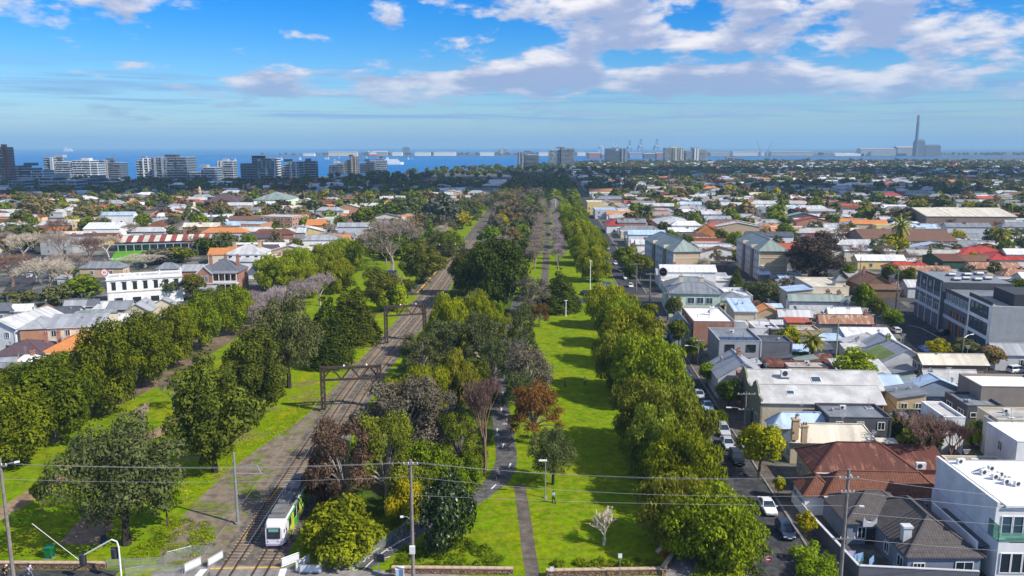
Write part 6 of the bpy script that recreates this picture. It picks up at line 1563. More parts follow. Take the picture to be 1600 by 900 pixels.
me = quad_mesh('distant_trees', np.concatenate(allP), lm); me.polygons.foreach_set('material_index', np.concatenate(mi)); stuff(link('distant_trees', me))
# ------------------------------------------------------------------ the waterfront, the bay and the port
def block_of_flats(x0, x1, yt, yb, label, wall='pale', band='white', glass='pane_blue', steps=0, depth=0.7, rot=0.0, top=None, cat='apartments', name='apartment_building', vert=0):
    p = G((x0 + x1) / 2, yb); Y = p.y; w = (x1 - x0) * DEPTH(Y) / FPX; h = HT(Y, yt); d = max(12, min(40, w * depth)); n = max(2, int(round(h / 3.2))); fh = h / n
    t = thing(name, (p.x, p.y, 0), rot); tag(t, label, cat)
    rb = random.Random(int(x0 * 7 + yt)); ns = 3 if w > 26 else 2; cut = sorted([rb.uniform(.25, .75) for _ in range(ns - 1)]); cut = [0] + cut + [1]; tall = rb.randrange(ns)
    for s in range(ns):
        xa, xb = -w / 2 + w * cut[s], -w / 2 + w * cut[s + 1]; ns_f = n if s == tall else max(2, n - rb.choice([0, 1, 1, 2])); hh = fh * ns_f; ya = 0 if s == tall else rb.uniform(.5, 3.5)
        MB().box(xa + .02, xb - .02, ya, d, 0, hh - .02, bottom=False).build('wall', WALL[wall if rb.random() < .7 else rb.choice(['pale', 'taupe', 'bluegrey', 'white'])], t); g = MB(); b = MB()
        for i in range(ns_f):
            z = i * fh; k = (xb - xa) * (.02 if i < ns_f - steps else .1); nb_ = rb.choice([1, 2, 3, 4])
            for q in range(nb_):
                u0, u1 = xa + k + (xb - xa - 2 * k) * (q + .12) / nb_, xa + k + (xb - xa - 2 * k) * (q + .88) / nb_; g.box(u0, u1, ya - .2, ya - .01, z + fh * .30, z + fh * .92)
                if rb.random() < .8: b.box(u0 - .3, u1 + .3, ya - 1.4, ya - .02, z + fh * .02, z + fh * .26)
            if rb.random() < .6: b.box(xa + .1, xb - .1, ya - .5, ya - .02, z + fh * .93, z + fh * 1.1)
            g.box(xa - .15, xa - .01, ya + .8, d - .8, z + fh * .3, z + fh * .92); g.box(xb + .01, xb + .15, ya + .8, d - .8, z + fh * .3, z + fh * .92)
        if vert and s == tall:
            for i in range(2): xx = xa + (xb - xa) * (i + .5) / 2; b.box(xx - w * .03, xx + w * .03, ya - 1.6, ya - .03, 0, hh + .4)
        g.build('glazing', M[glass], t); b.build('facade', WALL[band], t); MB().box(xa + .4, xb - .4, ya + .4, d - .4, hh, hh + .3).build('roof', ROOF[rb.choice(['gravel', 'stained', 'membrane'])], t)
    r = MB().box(-w * .2, w * .12, d * .3, d * .7, h, h + 3.5); r.build('plant_room', WALL[top or wall], t)
    HOUSES.append((p.x, p.y + d / 2, w, d, 0)); return t
BF = block_of_flats
BF(0, 17, 230, 292, 'tall red-brown tower at the very edge by the bay', 'rose', 'rose', depth=1.0, vert=2)
BF(20, 68, 259, 290, 'low white waterfront block beside the red-brown tower', 'slate', 'white')
BF(70, 113, 246, 284, 'stepped grey and white apartments with roof terraces by the bay', 'grey', 'pale', steps=2, vert=3)
BF(114, 153, 251, 284, 'white horizontally banded apartments by the bay', 'pale', 'white')
BF(154, 190, 251, 282, 'grey apartment block beside the white banded one', 'slate', 'grey', vert=3)
BF(214, 238, 248, 286, 'end block with black and white chequered wall on the bay', 'bluegrey', 'white', vert=2)
BF(239, 294, 246, 288, 'largest dark apartment complex on the bay, with rooftop box', 'bluegrey', 'grey', steps=1, top='dark', vert=5)
BF(296, 338, 262, 288, 'white low apartments next to the largest dark complex', 'grey', 'white')
BF(340, 366, 252, 284, 'pale rounded apartment block in front of the yacht', 'grey', 'pale', vert=3)
BF(376, 430, 248, 290, 'apartments with a long dark roof overlooking the water', 'bluegrey', 'grey', steps=1, top='dark')
BF(432, 468, 253, 288, 'pale apartment block with dark box on top', 'grey', 'pale', top='dark', vert=3)
BF(470, 494, 252, 286, 'pale apartment block at the gap to the blue water', 'slate', 'pale')
BF(12, 60, 283, 306, 'teal glazed low office block in cloud shade', 'grey', 'bluegrey', cat='offices', name='office_building')
BF(62, 118, 278, 304, 'grey and white low office block in cloud shade', 'grey', 'pale', cat='offices', name='office_building')
BF(120, 175, 280, 300, 'dark glazed building with white wing roof in cloud shade', 'slate', 'bluegrey', cat='offices', name='office_building')
BF(513, 538, 255, 272, 'beige low building beside the beige tower', 'sand', 'taupe')
BF(539, 559, 245, 272, 'beige square tower with a dark cap near the pier', 'sand', 'tan', top='dark', vert=2)
BF(562, 586, 252, 271, 'dark-roofed apartments right behind the ferry pier trees', 'slate', 'taupe', top='dark')
BF(588, 604, 248, 270, 'white and dark building with mansard roof beside the ferry', 'slate', 'white', top='dark')
BF(809, 842, 238, 261, 'residential tower with wide grey wings, first of the row by the beach', 'slate', 'grey', vert=4)
BF(858, 897, 232, 261, 'residential tower with glass bays, second of the row by the beach', 'slate', 'pale', vert=4)
BF(947, 980, 232, 257, 'residential tower in front of the port cranes', 'bluegrey', 'grey', vert=3)
BF(1039, 1068, 231, 254, 'cream tower catching the sun beside the port', 'sand', 'cream', vert=3)
BF(1071, 1105, 232, 254, 'white and blue twin-fin tower beside the cream one', 'bluegrey', 'white', vert=3)
BF(1136, 1158, 246, 256, 'small dark office block among the port trees', 'slate', 'bluegrey', cat='offices', name='office_building')
BF(1460, 1490, 266, 276, 'white long office with red trim among the parkland trees', 'white', 'white', cat='offices', name='office_building')
def slab(name, x0, x1, yt, yb, wall, label, cat, Y=None, d=30, roof=None, group=None):
    p = G((x0 + x1) / 2, yb); y = Y or p.y; w = (x1 - x0) * DEPTH(y) / FPX; x = ((x0 + x1) / 2 - 800) * DEPTH(y) / FPX; h = HT(y, yt)
    t = thing(name, (x, y, 0)); tag(t, label, cat, group)
    MB().box(-w / 2, w / 2, 0, d, -1, h * .82, top=False).build('wall', WALL[wall], t); r = MB(); r.add([(-w / 2 - 1, -1, h * .82), (w / 2 + 1, -1, h * .82), (w / 2 + 1, d / 2, h), (-w / 2 - 1, d / 2, h), (w / 2 + 1, d + 1, h * .82), (-w / 2 - 1, d + 1, h * .82)], [(0, 1, 2, 3), (3, 2, 4, 5), (0, 3, 5), (1, 4, 2)]); r.build('roof', ROOF[roof or 'pale'], t)
    return t
slab('warehouse', 513, 558, 237, 244, 'cream', 'long sunlit cream shed on the far pier across the bay', 'shed', 4250)
slab('storage_shed', 474, 491, 239, 243.5, 'white', 'white low tank shed on the far shore, seaward end', 'shed', 4250)
slab('warehouse', 575, 605, 236, 243, 'grey', 'grey shed with masts on the far shore behind the yachts', 'shed', 4300)
for i, (a, b) in enumerate(((613, 628), (648, 672), (678, 712), (750, 772), (842, 858), (902, 915))): slab('warehouse', a, b, 237.5, 241.5, 'white', 'pale waterfront shed on the far shore, %s along from the long cream one' % ('first', 'second', 'third', 'fourth', 'fifth', 'sixth')[i], 'shed', 4350, 40)
BF(629, 640, 230, 241, 'blocky white and blue tower on the far shore behind the ferry', 'bluegrey', 'pale'); BF(778, 792, 232, 241, 'white twin-slab tower on the far shore', 'slate', 'white', vert=2)
for i, (a, b, yt, wl) in enumerate(((920, 938, 238, 'rose'), (940, 952, 240, 'bluegrey'), (984, 1004, 238, 'blue'), (1006, 1024, 239, 'slate'), (1026, 1042, 238, 'rose'), (1110, 1140, 238, 'grey'), (1145, 1200, 236, 'pale'), (1205, 1270, 236, 'grey'), (1305, 1350, 239, 'white'), (1345, 1400, 231, 'grey'), (1402, 1430, 228, 'grey'))):
    slab('warehouse' if i > 4 else 'container_stack', a, b, yt, 247 if i < 5 else 244, wl, ('dull red container stack under the first port crane', 'blue container stack beside the dull red one', 'blue-grey container stack below the middle port cranes', 'slate container stack between the blue one and the last crane', 'dull red container stack under the last port crane',
         'low grey port shed beyond the twin-fin tower', 'long pale port shed below the slewing cranes', 'long grey port shed between the slewing cranes and chimney', 'bright white port roof in the trees', 'pale works hall at the foot of the tall chimney', 'grey works hall touching the tall chimney')[i], 'shed' if i > 4 else 'containers', 3400 if i < 5 else 4300, 60, roof='membrane' if i == 8 else 'grey')
# port cranes
M['crane'] = mat('crane_blue', (0.22, 0.30, 0.42), 0.6, 0.1, .1); M['crane_w'] = mat('crane_white', (0.60, 0.62, 0.66), 0.6, 0.1, .1)
def port_crane(px, yt, label, m):
    Y = 3450; x = (px - 800) * DEPTH(Y) / FPX; H = HT(Y, yt); t = thing('port_crane', (x, Y, 0)); tag(t, label, 'crane', 'ship-to-shore cranes of the port'); w = 11
    for sx in (-1, 1):
        for y in (0, 18): MB().bar((sx * w, y, 0), (sx * w * .8, y, H * .58), 2.2, 2.2).build('leg', m, t)
    b = MB().bar((-w * .95, 0, H * .32), (w * .95, 0, H * .32), 2, 2.6).bar((-w * .8, 0, H * .58), (w * .8, 0, H * .58), 2.4, 3.4); b.build('portal_beam', m, t)
    b = MB().bar((-w * .8, 4, H * .6), (0, 4, H), 1.5, 1.8).bar((w * .8, 4, H * .6), (0, 4, H), 1.5, 1.8); b.build('apex_frame', m, t)
    MB().box(-4, 4, -6, 24, H * .6, H * .68).build('machine_house', M['crane_w'], t); MB().bar((0, -2, H * .62), (1, -14, H * 1.0), 2.2, 2.2).build('boom', m, t)
for i, (px, yt) in enumerate(((939, 218), (961, 219), (983, 219), (1000, 217), (1025, 217))): port_crane(px, yt, ('white port crane, first from the beach tower side', 'port crane rising directly over the residential tower', 'thin port crane, middle one of the five', 'blue port crane with wide apex, fourth of the five', 'blue port crane standing last before the cream tower')[i], M['crane_w'] if i < 2 else M['crane'])
for px, lean, lb in ((1188, -22, 'slewing crane leaning back, over the long port shed'), (1198, 26, 'slewing crane leaning forward, over the long port shed')):
    Y = 4300; x = (px - 800) * DEPTH(Y) / FPX; t = thing('slewing_crane', (x, Y, 0)); tag(t, lb, 'crane'); MB().box(-4, 4, -4, 4, 0, 24).build('tower', M['crane'], t); MB().bar((0, 0, 22), (lean, 0, 78), 2.2, 2.2).build('jib', M['crane'], t)
# power station
Y = 4200; x = (1430 - 800) * DEPTH(Y) / FPX; H = HT(Y, 180); t = thing('chimney_stack', (x, Y, 0)); tag(t, 'very tall slim power station chimney with a dark red top', 'chimney')
MB().lathe([(9.5, -1), (6.6, H * .86)], n=16).build('shaft', WALL['slate'], t); MB().lathe([(6.7, H * .86), (6.2, H)], n=16).build('top_section', WALL['rose'], t)
for a, b, yt, lb in ((1431, 1444, 218, 'tall box-shaped boiler house beside the power station chimney'), (1445, 1469, 226, 'lower turbine hall stepping down from the boiler house')): slab('power_station', a, b, yt, 236, 'slate', lb, 'power station', 4230, 40, 'dark')
BFm = WALL['slate']
# ships and yachts
def yacht(px, py, hpx, label):
    p = G(px, py, -1.2); h = hpx * DEPTH(p.y) / FPX; t = thing('sailing_yacht', (p.x, p.y, -1.2)); tag(t, label, 'yacht'); L = h * .75
    hb = MB(); hb.add([(-L / 2, -L * .1, L * .09), (-L / 2, L * .1, L * .09), (L * .2, L * .14, L * .1), (L / 2, 0, L * .13), (L * .2, -L * .14, L * .1), (-L * .4, 0, -.3), (L * .35, 0, -.3)], [(0, 1, 2, 3, 4), (0, 4, 6, 5), (4, 3, 6), (3, 2, 6), (2, 1, 5, 6), (1, 0, 5)]); hb.build('hull', M['trim'], t)
    MB().tube([(0, 0, 0), (0, 0, h)], L * .012, 5).build('mast', M['steel'], t)
    for k in ((0.03, -.42, .97), (.05, .42, .85)):
        s = MB(); s.add([(k[0] * L * (1 if k[1] > 0 else -1), 0, h * .12), (k[1] * L, L * .05, h * .13), (0, 0, h * k[2]), (k[1] * L * .45, L * .07, h * .45)], [(0, 1, 3), (1, 2, 3), (2, 0, 3), (0, 2, 1)]); s.build('sail', M['trim'], t)
for px, py, hp, lb in ((368, 253.5, 8, 'white yacht on open water beyond the pale rounded block'), (440, 251, 7, 'white yacht behind the block with dark roof'), (469, 250.5, 7.5, 'white yacht near the gap between waterfront blocks'), (479, 252, 5, 'small yacht close to the blue gap'), (509, 249.5, 5.5, 'yacht before the cream shed, seaward'), (513, 249.5, 6, 'yacht sailing beside its neighbour before the cream shed'), (523, 251, 4, 'little yacht nearer the beige tower'), (530, 247.5, 3.5, 'tiny yacht under the end of the cream shed'), (573, 247.5, 4.5, 'yacht by the dark ship'), (638, 249.5, 5.5, 'yacht below the blocky far tower'), (644, 249, 3, 'tiny yacht beside the one below the blocky tower')): yacht(px, py, hp, lb)
def ship(name, px, py, lpx, hpx, hull, label, cat, funnel='trim'):
    p = G(px, py, -1.2); k = DEPTH(p.y) / FPX; L = lpx * k; H = hpx * k; t = thing(name, (p.x, p.y, -1.2)); tag(t, label, cat)
    MB().prism([(-L / 2, -L * .07), (L * .36, -L * .07), (L / 2, 0), (L * .36, L * .07), (-L / 2, L * .07)], -.2, H * .34, bottom=True).build('hull', hull, t)
    s = MB().box(-L * .42, L * .3, -L * .055, L * .055, H * .34, H * .56).box(-L * .36, L * .22, -L * .05, L * .05, H * .56, H * .76); s.build('superstructure', M['trim'], t); MB().box(-L * .3, -L * .2, -L * .03, L * .03, H * .76, H).build('funnel', M[funnel], t); MB().tube([(L * .15, 0, H * .7), (L * .15, 0, H * 1.15)], L * .006, 5).build('mast', M['steel'], t)
ship('ferry', 614, 257, 34, 11, M['trim'], 'big white ferry moored at the pier', 'ship'); ship('cargo_ship', 107, 236.5, 15, 7, M['trim'], 'freighter far out on the bay with bright bow', 'ship'); ship('cargo_ship', 584, 244, 15, 8, M['sign_red'], 'dark-funnelled red-hulled ship in front of the far shore', 'ship', 'dark_trim')
# large industrial and terrace roofs of the middle distance
house(1448, 1585, 338, 323, 9, 3.5, 'gx', 'brown_brick', 'cream', 'very long old industrial shed with pale sawtooth-edged roof', front=8, name='warehouse', cat='warehouse', dr=False, dmax=40)
house(1352, 1492, 376, 358, 6, 4, 'gx', 'brown_brick', 'brown', 'brown brick terrace of units with brown tiled roofs and fin walls', front=9, name='terrace_row', cat='terrace', dr=False, dmax=26)
house(918, 944, 316, 304, 9, 0, 'flat', 'yellow', 'cream', 'sunlit yellow block past the pepper row', front=4, name='apartment_building', cat='flats', dr=False, dmax=24)
house(1028, 1082, 350, 336, 6.2, 2.5, 'hip', 'orange_brick', 'pale', 'tan brick two-storey block with pale roof', front=5, name='apartment_building', cat='flats', dr=False, dmax=30)
house(930, 966, 328, 318, 6.2, 0, 'flat', 'pale', 'blue', 'grey-blue two-storey block by the park road', front=3, dr=False, dmax=24)
house(1090, 1128, 366, 350, 5, 4, 'gy', 'orange', 'orange', 'house with vivid orange gable behind the flats', front=2, dmax=30)
house(1092, 1150, 386, 372, 5.4, 0, 'flat', 'cream', 'blue', 'cream house with bright blue tarpaulin-coloured roof between the flats', front=4, dr=False, dmax=20)
house(948, 972, 352, 343, 4.6, 2.4, 'hip', 'white', 'red', 'house with bright red hip roof near the pepper row', front=1, dmax=22)
house(1502, 1580, 398, 386, 4.2, 2.4, 'hip', 'white', 'red', 'white house with scarlet hipped roof near the palm', front=2, dmax=24)
house(1548, 1640, 406, 392, 4.2, 2.6, 'hip', 'white', 'red', 'second white house with scarlet roof at the edge', front=2, dmax=24)
house(1474, 1508, 408, 397, 4.6, 1.6, 'gx', 'darkgreen', 'terracotta', 'dark green shed with pinkish roof', front=0, dmax=18)
house(1320, 1398, 392, 380, 4.6, 1.8, 'hip', 'cream', 'white', 'cream house with white hipped roofs behind the brown tree', front=3, dmax=20)
house(1290, 1352, 366, 352, 4.6, 2.0, 'gx', 'cream', 'cream', 'long fawn roof above the purple-brown tree', front=2, dmax=24)
# clouds over the farther suburb (above the haze): their shade lies along the waterfront
def cloud_bank():
    rc = random.Random(5); b = MB(); off = (SUN_DIR.x / SUN_DIR.z, SUN_DIR.y / SUN_DIR.z); cells = []
    for gx_ in np.arange(-1500, 1750, 150):
        for gy in np.arange(850, 1700, 130):
            if gx_ < 150 and gy > (1020 if gx_ < -200 else 1250): continue
            if gx_ > 250 and gy > 1650 - .10 * gx_: continue
            if gx_ > 300 and gy < 900 and rc.random() < .5: continue
            if rc.random() < (.05 if gx_ < 150 else .58): continue
            cells.append((gx_ + rc.uniform(-50, 50), gy + rc.uniform(-35, 35), rc.uniform(95, 140)))
    for x, y, r in cells:
        h = 760 + rc.uniform(-20, 30); n, m = 10, 6; base = len(b.v)
        for i in range(m + 1):
            th = math.pi * i / m
            for j in range(n):
                a = 2 * math.pi * j / n; k = 1 + .12 * math.sin(a * 3 + x) * math.sin(th * 2 + y)
                b.v.append((x + off[0] * h + r * k * math.sin(th) * math.cos(a), y + off[1] * h + r * k * math.sin(th) * math.sin(a), h + r * .42 * math.cos(th) * k))
        for i in range(m):
            for j in range(n): b.f.append((base + i * n + j, base + (i + 1) * n + j, base + (i + 1) * n + (j + 1) % n, base + i * n + (j + 1) % n)); b.m.append(0)
    stuff(b.build('cloud', mat('cloud_white', (.8, .8, .82), 1.0, .05, .01), smooth=True))
cloud_bank()
# ------------------------------------------------------------------ tram
M['tram_white'] = mat('tram_white', (0.72, 0.70, 0.74), 0.35, 0.05, 1.0, spec=0.5); M['tram_green'] = mat('tram_green', (0.06, 0.36, 0.05), 0.35, 0.12, 1.0, spec=0.5); M['tram_lime'] = mat('tram_lime', (0.50, 0.58, 0.04), 0.35, 0.15, 1.0, spec=0.5)
M['tram_roof'] = mat('tram_roof', (0.17, 0.17, 0.165), 0.7, 0.2, 0.8); M['lilac'] = mat('tram_skirt', (0.42, 0.36, 0.50), 0.5, 0.1, 1.0); M['lamp'] = mat('lamp_glass', (0.75, 0.74, 0.68), 0.2, 0.05, 4.0, spec=0.6); M['red_lamp'] = mat('lamp_red', (0.45, 0.02, 0.02), 0.25, 0.1, 4.0, spec=0.6)
M['teal'] = glass_mat('tram_blind', (0.16, 0.42, 0.36), 0.4); M['tyre'] = mat('tyre_rubber', (0.022, 0.022, 0.024), 0.9, 0.1, 3.0); M['rim'] = mat('wheel_rim', (0.42, 0.43, 0.45), 0.35, 0.05, 3.0, metal=0.7); M['plate'] = mat('number_plate', (0.6, 0.6, 0.58), 0.5, 0.05, 5.0)
def tram():
    t = thing('tram', (-29.35, 91.2, 0.38), 0.02); tag(t, 'white, green and yellow tram standing on its track near the level crossing', 'tram')
    L = 16.5; W = 1.3; H = 2.95
    def ringat(y, w, z0, z1, lean=0): return [(-w, y, z0), (w, y, z0), (w, y, z0 + 1.1), (w, y, z1 - .35), (w - .22, y, z1), (-w + .22, y, z1), (-w, y, z1 - .35), (-w, y, z0 + 1.1)]
    b = MB(); st = [(0.05, 1.02, .25, 2.62), (.9, 1.26, .15, H), (2.0, W, .12, H), (L - 2.0, W, .12, H), (L - .9, 1.22, .15, H), (L - .05, .92, .25, 2.55)]
    rings = [ringat(*s) for s in st]; vs = [p for r_ in rings for p in r_]; fs = [tuple(range(8)), tuple(range(40, 48))[::-1]]
    for i in range(5):
        for j in range(8): fs.append((i * 8 + j, (i + 1) * 8 + j, (i + 1) * 8 + (j + 1) % 8, i * 8 + (j + 1) % 8))
    b.add(vs, fs); b.build('body', M['tram_white'], t)
    MB().box(-1.1, 1.1, 1.6, L - 1.6, H - .02, H + .12).build('roof', M['tram_roof'], t)
    for y, l in ((2.4, 2.2), (5.4, 3.0), (9.4, 2.6), (12.6, 1.8)): MB().box(-.85, .85, y, y + l, H + .1, H + .48).build('roof_equipment', M['tram_roof'], t)
    p = MB()
    for s in (-1, 1): p.bar((s * .5, 8.7, H + .2), (s * .35, 7.4, H + .95), .06, .06).bar((s * .35, 7.4, H + .95), (s * .5, 8.6, H + 1.65), .05, .05)
    p.bar((-.85, 8.6, H + 1.68), (.85, 8.6, H + 1.68), .08, .06); p.build('pantograph', M['steel'], t)
    MB().add; g = MB(); g.add([(-.80, -.02, 1.05), (.80, -.02, 1.05), (.84, .03, 2.42), (-.84, .03, 2.42)], [(0, 1, 2, 3)]); ws = g.build('windscreen', M['pane'], t)
    MB().box(-.62, .62, -.03, -.02, 1.95, 2.32).build('destination_blind', M['teal'], ws)
    g = MB().bar((-.4, -.05, 1.08), (.25, -.04, 1.9), .04, .03).build('wiper', M['dark_trim'], ws)
    for s in (-1, 1):
        MB().lathe([(.12, 0), (.10, .05)], n=10).build('headlight', M['lamp'], t).matrix_basis = Matrix.Translation((s * .62, 0.0, .78)) @ Matrix.Rotation(math.pi / 2, 4, 'X')
        MB().box(s * 1.245 - .02, s * 1.245 + .02, 1.0, 1.9, 1.1, 2.4).build('cab_window', M['pane'], t)
        for i in range(6): MB().box(s * W - .02, s * W + .02, 2.3 + i * 2.05, 4.05 + i * 2.05, 1.25, 2.4).build('window', M['pane'], t)
        for y in (4.1, 8.2, 12.3): MB().box(s * (W + .015) - .02, s * (W + .015) + .02, y - .62, y + .62, .25, 2.35).build('door', M['tram_lime'], t)
        for i in range(5): MB().box(s * (W + .008) - .02, s * (W + .008) + .02, 2.05 + i * 2.5, 4.3 + i * 2.5, .2, 1.15).build('side_panel', M['tram_green'] if i % 2 else M['tram_lime'], t)
        MB().box(s * (W - .02) - .03, s * (W - .02) + .03, 1.8, L - 1.8, 2.44, 2.72).build('livery_band', M['tram_green'], t)
        MB().box(s * 1.5 - .05, s * 1.5 + .05, .3, .5, 1.9, 2.3).build('mirror', M['dark_trim'], t)
    MB().box(-.95, .95, -.12, .2, .16, .42).build('bumper', M['lilac'], t)
    for y in (2.6, L - 4.4):
        bg = MB().box(-1.0, 1.0, y, y + 2.0, .0, .3).build('bogie', M['dark_trim'], t)
        for s in (-.75, .75):
            for q in (.3, 1.7): MB().tube([(s - .06, y + q, .0), (s + .06, y + q, .0)], .33, 12).build('wheel', M['rail'], bg)
tram()

# ------------------------------------------------------------------ steel gantries over the tracks
M['rust_steel'] = mat('rusty_steel', (0.062, 0.042, 0.035), 0.8, 0.25, 1.2)
def gantry(xl, xr, h, label):
    a = Vector(xl); c = Vector(xr); d = c - a; L = d.length; t = thing('rail_gantry', (a.x, a.y, 0), math.atan2(d.y, d.x)); tag(t, label, 'gantry', 'steel gantries across the tracks')
    for x in (0, L):
        p = t if False else None; b = MB()
        for sx in (-.28, .28):
            for sy in (-.28, .28): b.bar((x + sx, sy, 0), (x + sx, sy, h + .35), .34, .34)
        k = 8
        for i in range(k):
            z0, z1 = h * i / k, h * (i + 1) / k; s = 1 if i % 2 else -1
            b.bar((x - .28 * s, -.28, z0), (x + .28 * s, -.28, z1), .09, .09); b.bar((x - .28, -.28 * s, z0), (x - .28, .28 * s, z1), .06, .06); b.bar((x + .28, -.28 * s, z0), (x + .28, .28 * s, z1), .06, .06)
        b.build('lattice_post', M['rust_steel'], t); MB().box(x - .6, x + .6, -.6, .6, 0, .3).build('footing', M['concrete'], t)
    MB().bar((-.4, 0, h), (L + .4, 0, h), .56, .46).build('top_chord', M['rust_steel'], t); MB().bar((0, 0, h - 2.3), (L, 0, h - 2.3), .40, .36).build('bottom_chord', M['rust_steel'], t)
    n = 6
    for i in range(n):
        x0, x1 = L * i / n, L * (i + 1) / n; za, zb = (h - 2.3, h) if i % 2 == 0 else (h, h - 2.3)
        MB().bar((x0, 0, za), (x1, 0, zb), .30, .26).build('brace', M['rust_steel'], t)
    for x in (L * .38, L * .78):
        MB().lathe([(.1, 0), (.22, .15), (.1, .4)], (x, 0, h + .14), 8).build('insulator', M['trim'], t); MB().tube([(x, 0, h - 2.4), (x, 0, h - 3.2)], .06, 5).build('wire_hanger', M['steel'], t)
def two(pl, pr): return (G(*pl).x, G(*pl).y), (G(*pr).x, G(*pr).y)
gantry(*two((506, 642), (594, 638)), 8.3, 'nearer rusty steel lattice gantry over the tracks, at the meadow'); gantry(*two((604, 538), (664, 534)), 9.6, 'farther rusty steel lattice gantry over the tracks, before the rail stop')
gantry((-36.5, 330), (-20, 330), 8.5, 'rusty gantry at the rail stop platform end')
# tram pole with bracket arm
p = G(372, 818); t = thing('tram_pole', (p.x, p.y, 0)); tag(t, 'galvanised tram pole with double bracket arm beside the empty track', 'pole'); hp = HT(p.y, 707)
MB().tube([(0, 0, 0), (0, 0, hp)], [.2, .14], 10).build('mast', M['steel'], t); MB().lathe([(.45, 0), (.45, .25), (.2, .3)]).build('base', M['concrete'], t)
MB().tube([(0, 0, hp - 2.1), (3.6, 0, hp - 1.5)], .05, 5).tube([(0, 0, hp - 2.9), (3.7, 0, hp - 2.9)], .06, 5).tube([(2.9, 0, hp - 1.6), (3.5, 0, hp - 2.9)], .03, 4).build('bracket_arm', M['steel'], t)
# ------------------------------------------------------------------ street poles and wires
M['timber_pole'] = mat('timber_pole', (0.23, 0.20, 0.18), 0.95, 0.2, 1.5); M['wire'] = mat('wire', (0.30, 0.30, 0.30), 0.6, 0.05, 1.0); M['mint_pole'] = mat('green_pole', (0.30, 0.42, 0.20), 0.8, 0.1, 1.0)
TOPS = {}
def pole(key, px, py, ptop, label, arms=(), lamp=None, r=.15, m='timber_pole', base=None, rot=0.0, box=False):
    p = G(px, py) if base is None else Vector(base); h = HT(p.y, ptop); t = thing('power_pole', (p.x, p.y, 0), rot); tag(t, label, 'pole')
    MB().tube([(0, 0, 0), (0, 0, h)], [r * 1.15, r * .75], 8).build('mast', M[m], t)
    for z, w in arms:
        a = MB().bar((-w / 2, -.14, h - z), (w / 2, -.14, h - z), .12, .14).build('crossarm', M['timber_pole'] if m == 'timber_pole' else M[m], t)
        for i in range(4): MB().lathe([(.05, 0), (.07, .1), (.03, .2)], (-w * .44 + w * .88 * i / 3, -.14, h - z + .07), 6).build('insulator', M['trim'], a)
    if lamp:
        lz, ll, la = lamp; ex = (ll * math.cos(la), ll * math.sin(la)); a = MB().tube([(0, 0, h - lz), (ex[0] * .6, ex[1] * .6, h - lz + .5), (ex[0], ex[1], h - lz + .55)], .045, 5).build('lamp_arm', M['steel'], t)
        MB().bar((ex[0] * .95, ex[1] * .95, h - lz + .52), (ex[0] * 1.3, ex[1] * 1.3, h - lz + .55), .26, .14).build('lamp_head', M['trim'], a)
    if box: MB().box(-.3, .3, -.5, -.15, h * .26, h * .26 + .9).build('meter_box', M['ac'], t)
    TOPS[key] = (p.x, p.y, h); return t
pole('a', 24, 925, 716, 'tall grey power pole at the street edge beside the cyclists', ((.8, 1.6),), (1.2, 1.4, .4), .2)
pole('b', 646, 912, 718, 'timber power pole with white cross-arm before the garden bed', ((.5, 1.7),), (7.2, -1.0, .2), .2, box=True)
pole('c', 1311, 930, 733, 'big timber power pole with three cross-arms before the bungalow wall', ((1.0, 2.2), (2.6, 1.5), (8.0, 2.6)), (4.6, 1.4, -.3), .22)
pole('d', 1163, 672, 612, 'power pole with wide cross-arms by the workshop', ((.4, 3.2), (3.2, 2.6)), (3.4, -2.6, 0), .16)
pole('e', 1090, 570, 530, 'power pole in front of the gabled grey house', ((.4, 2.6),), (2.0, -2.4, 0), .16)
pole('f', 1043, 505, 455, 'pale power pole before the corner pub', ((.5, 2.6), (7.5, 2.4)), None, .2)
pole('g', 1015, 472, 426, 'power pole at the far side of the cross street', ((.5, 3.0),), None, .18)
pole('h', 994, 455, 411, 'power pole with long cross-arm along the park road', ((.4, 5.0),), None, .18)
pole('i', 1305, 572, 497, 'moss-green pole in the backyards', (), None, .17, 'mint_pole'); pole('j', 1398, 496, 418, 'power pole at the side street corner', ((.6, 3.5), (6.0, 3)), None, .18)
pole('k', 1341, 460, 401, 'dark bare pole behind the cream corner villa', (), None, .16); pole('l', 1502, 566, 508, 'grey street pole before the dark apartments', (), (3.0, -2.6, 3.6), .16)
pole('m', 1233, 470, 430, 'white power pole beside the second flats', ((.4, 3.0),), None, .16); pole('n', 81, 472, 428, 'power pole by the street behind the cottages', ((.5, 2.4),), (1, 2, .3), .2)
pole('o', 1528, 690, 638, 'brown post in the dark courtyard lane', (), None, .12); pole('p', 1398, 372, 338, 'pole among the brown terrace roofs', (), None, .2); pole('q', 309, 400, 383, 'pale lamp pole by the bowls club trees', (), (.5, 2, 3), .2)
for px, py, pt, lb in ((884, 495, 470, 'white light pole at the lawn end by the cross street'), (922, 452, 408, 'white light pole on the lawn past the cross street'), (736, 446, 424, 'light pole on the rail stop platform'), (760, 442, 420, 'light pole with arms in the dark fig shade'), (868, 340, 312, 'pale light pole far along the lawn')):
    p = G(px, py); h = HT(p.y, pt); t = thing('light_pole', (p.x, p.y, 0)); tag(t, lb, 'light pole'); MB().tube([(0, 0, 0), (0, 0, h)], [.16, .12], 8).build('mast', M['trim'], t); MB().box(-.5, .5, -.15, .15, h, h + .15).build('lamp_head', M['trim'], t)
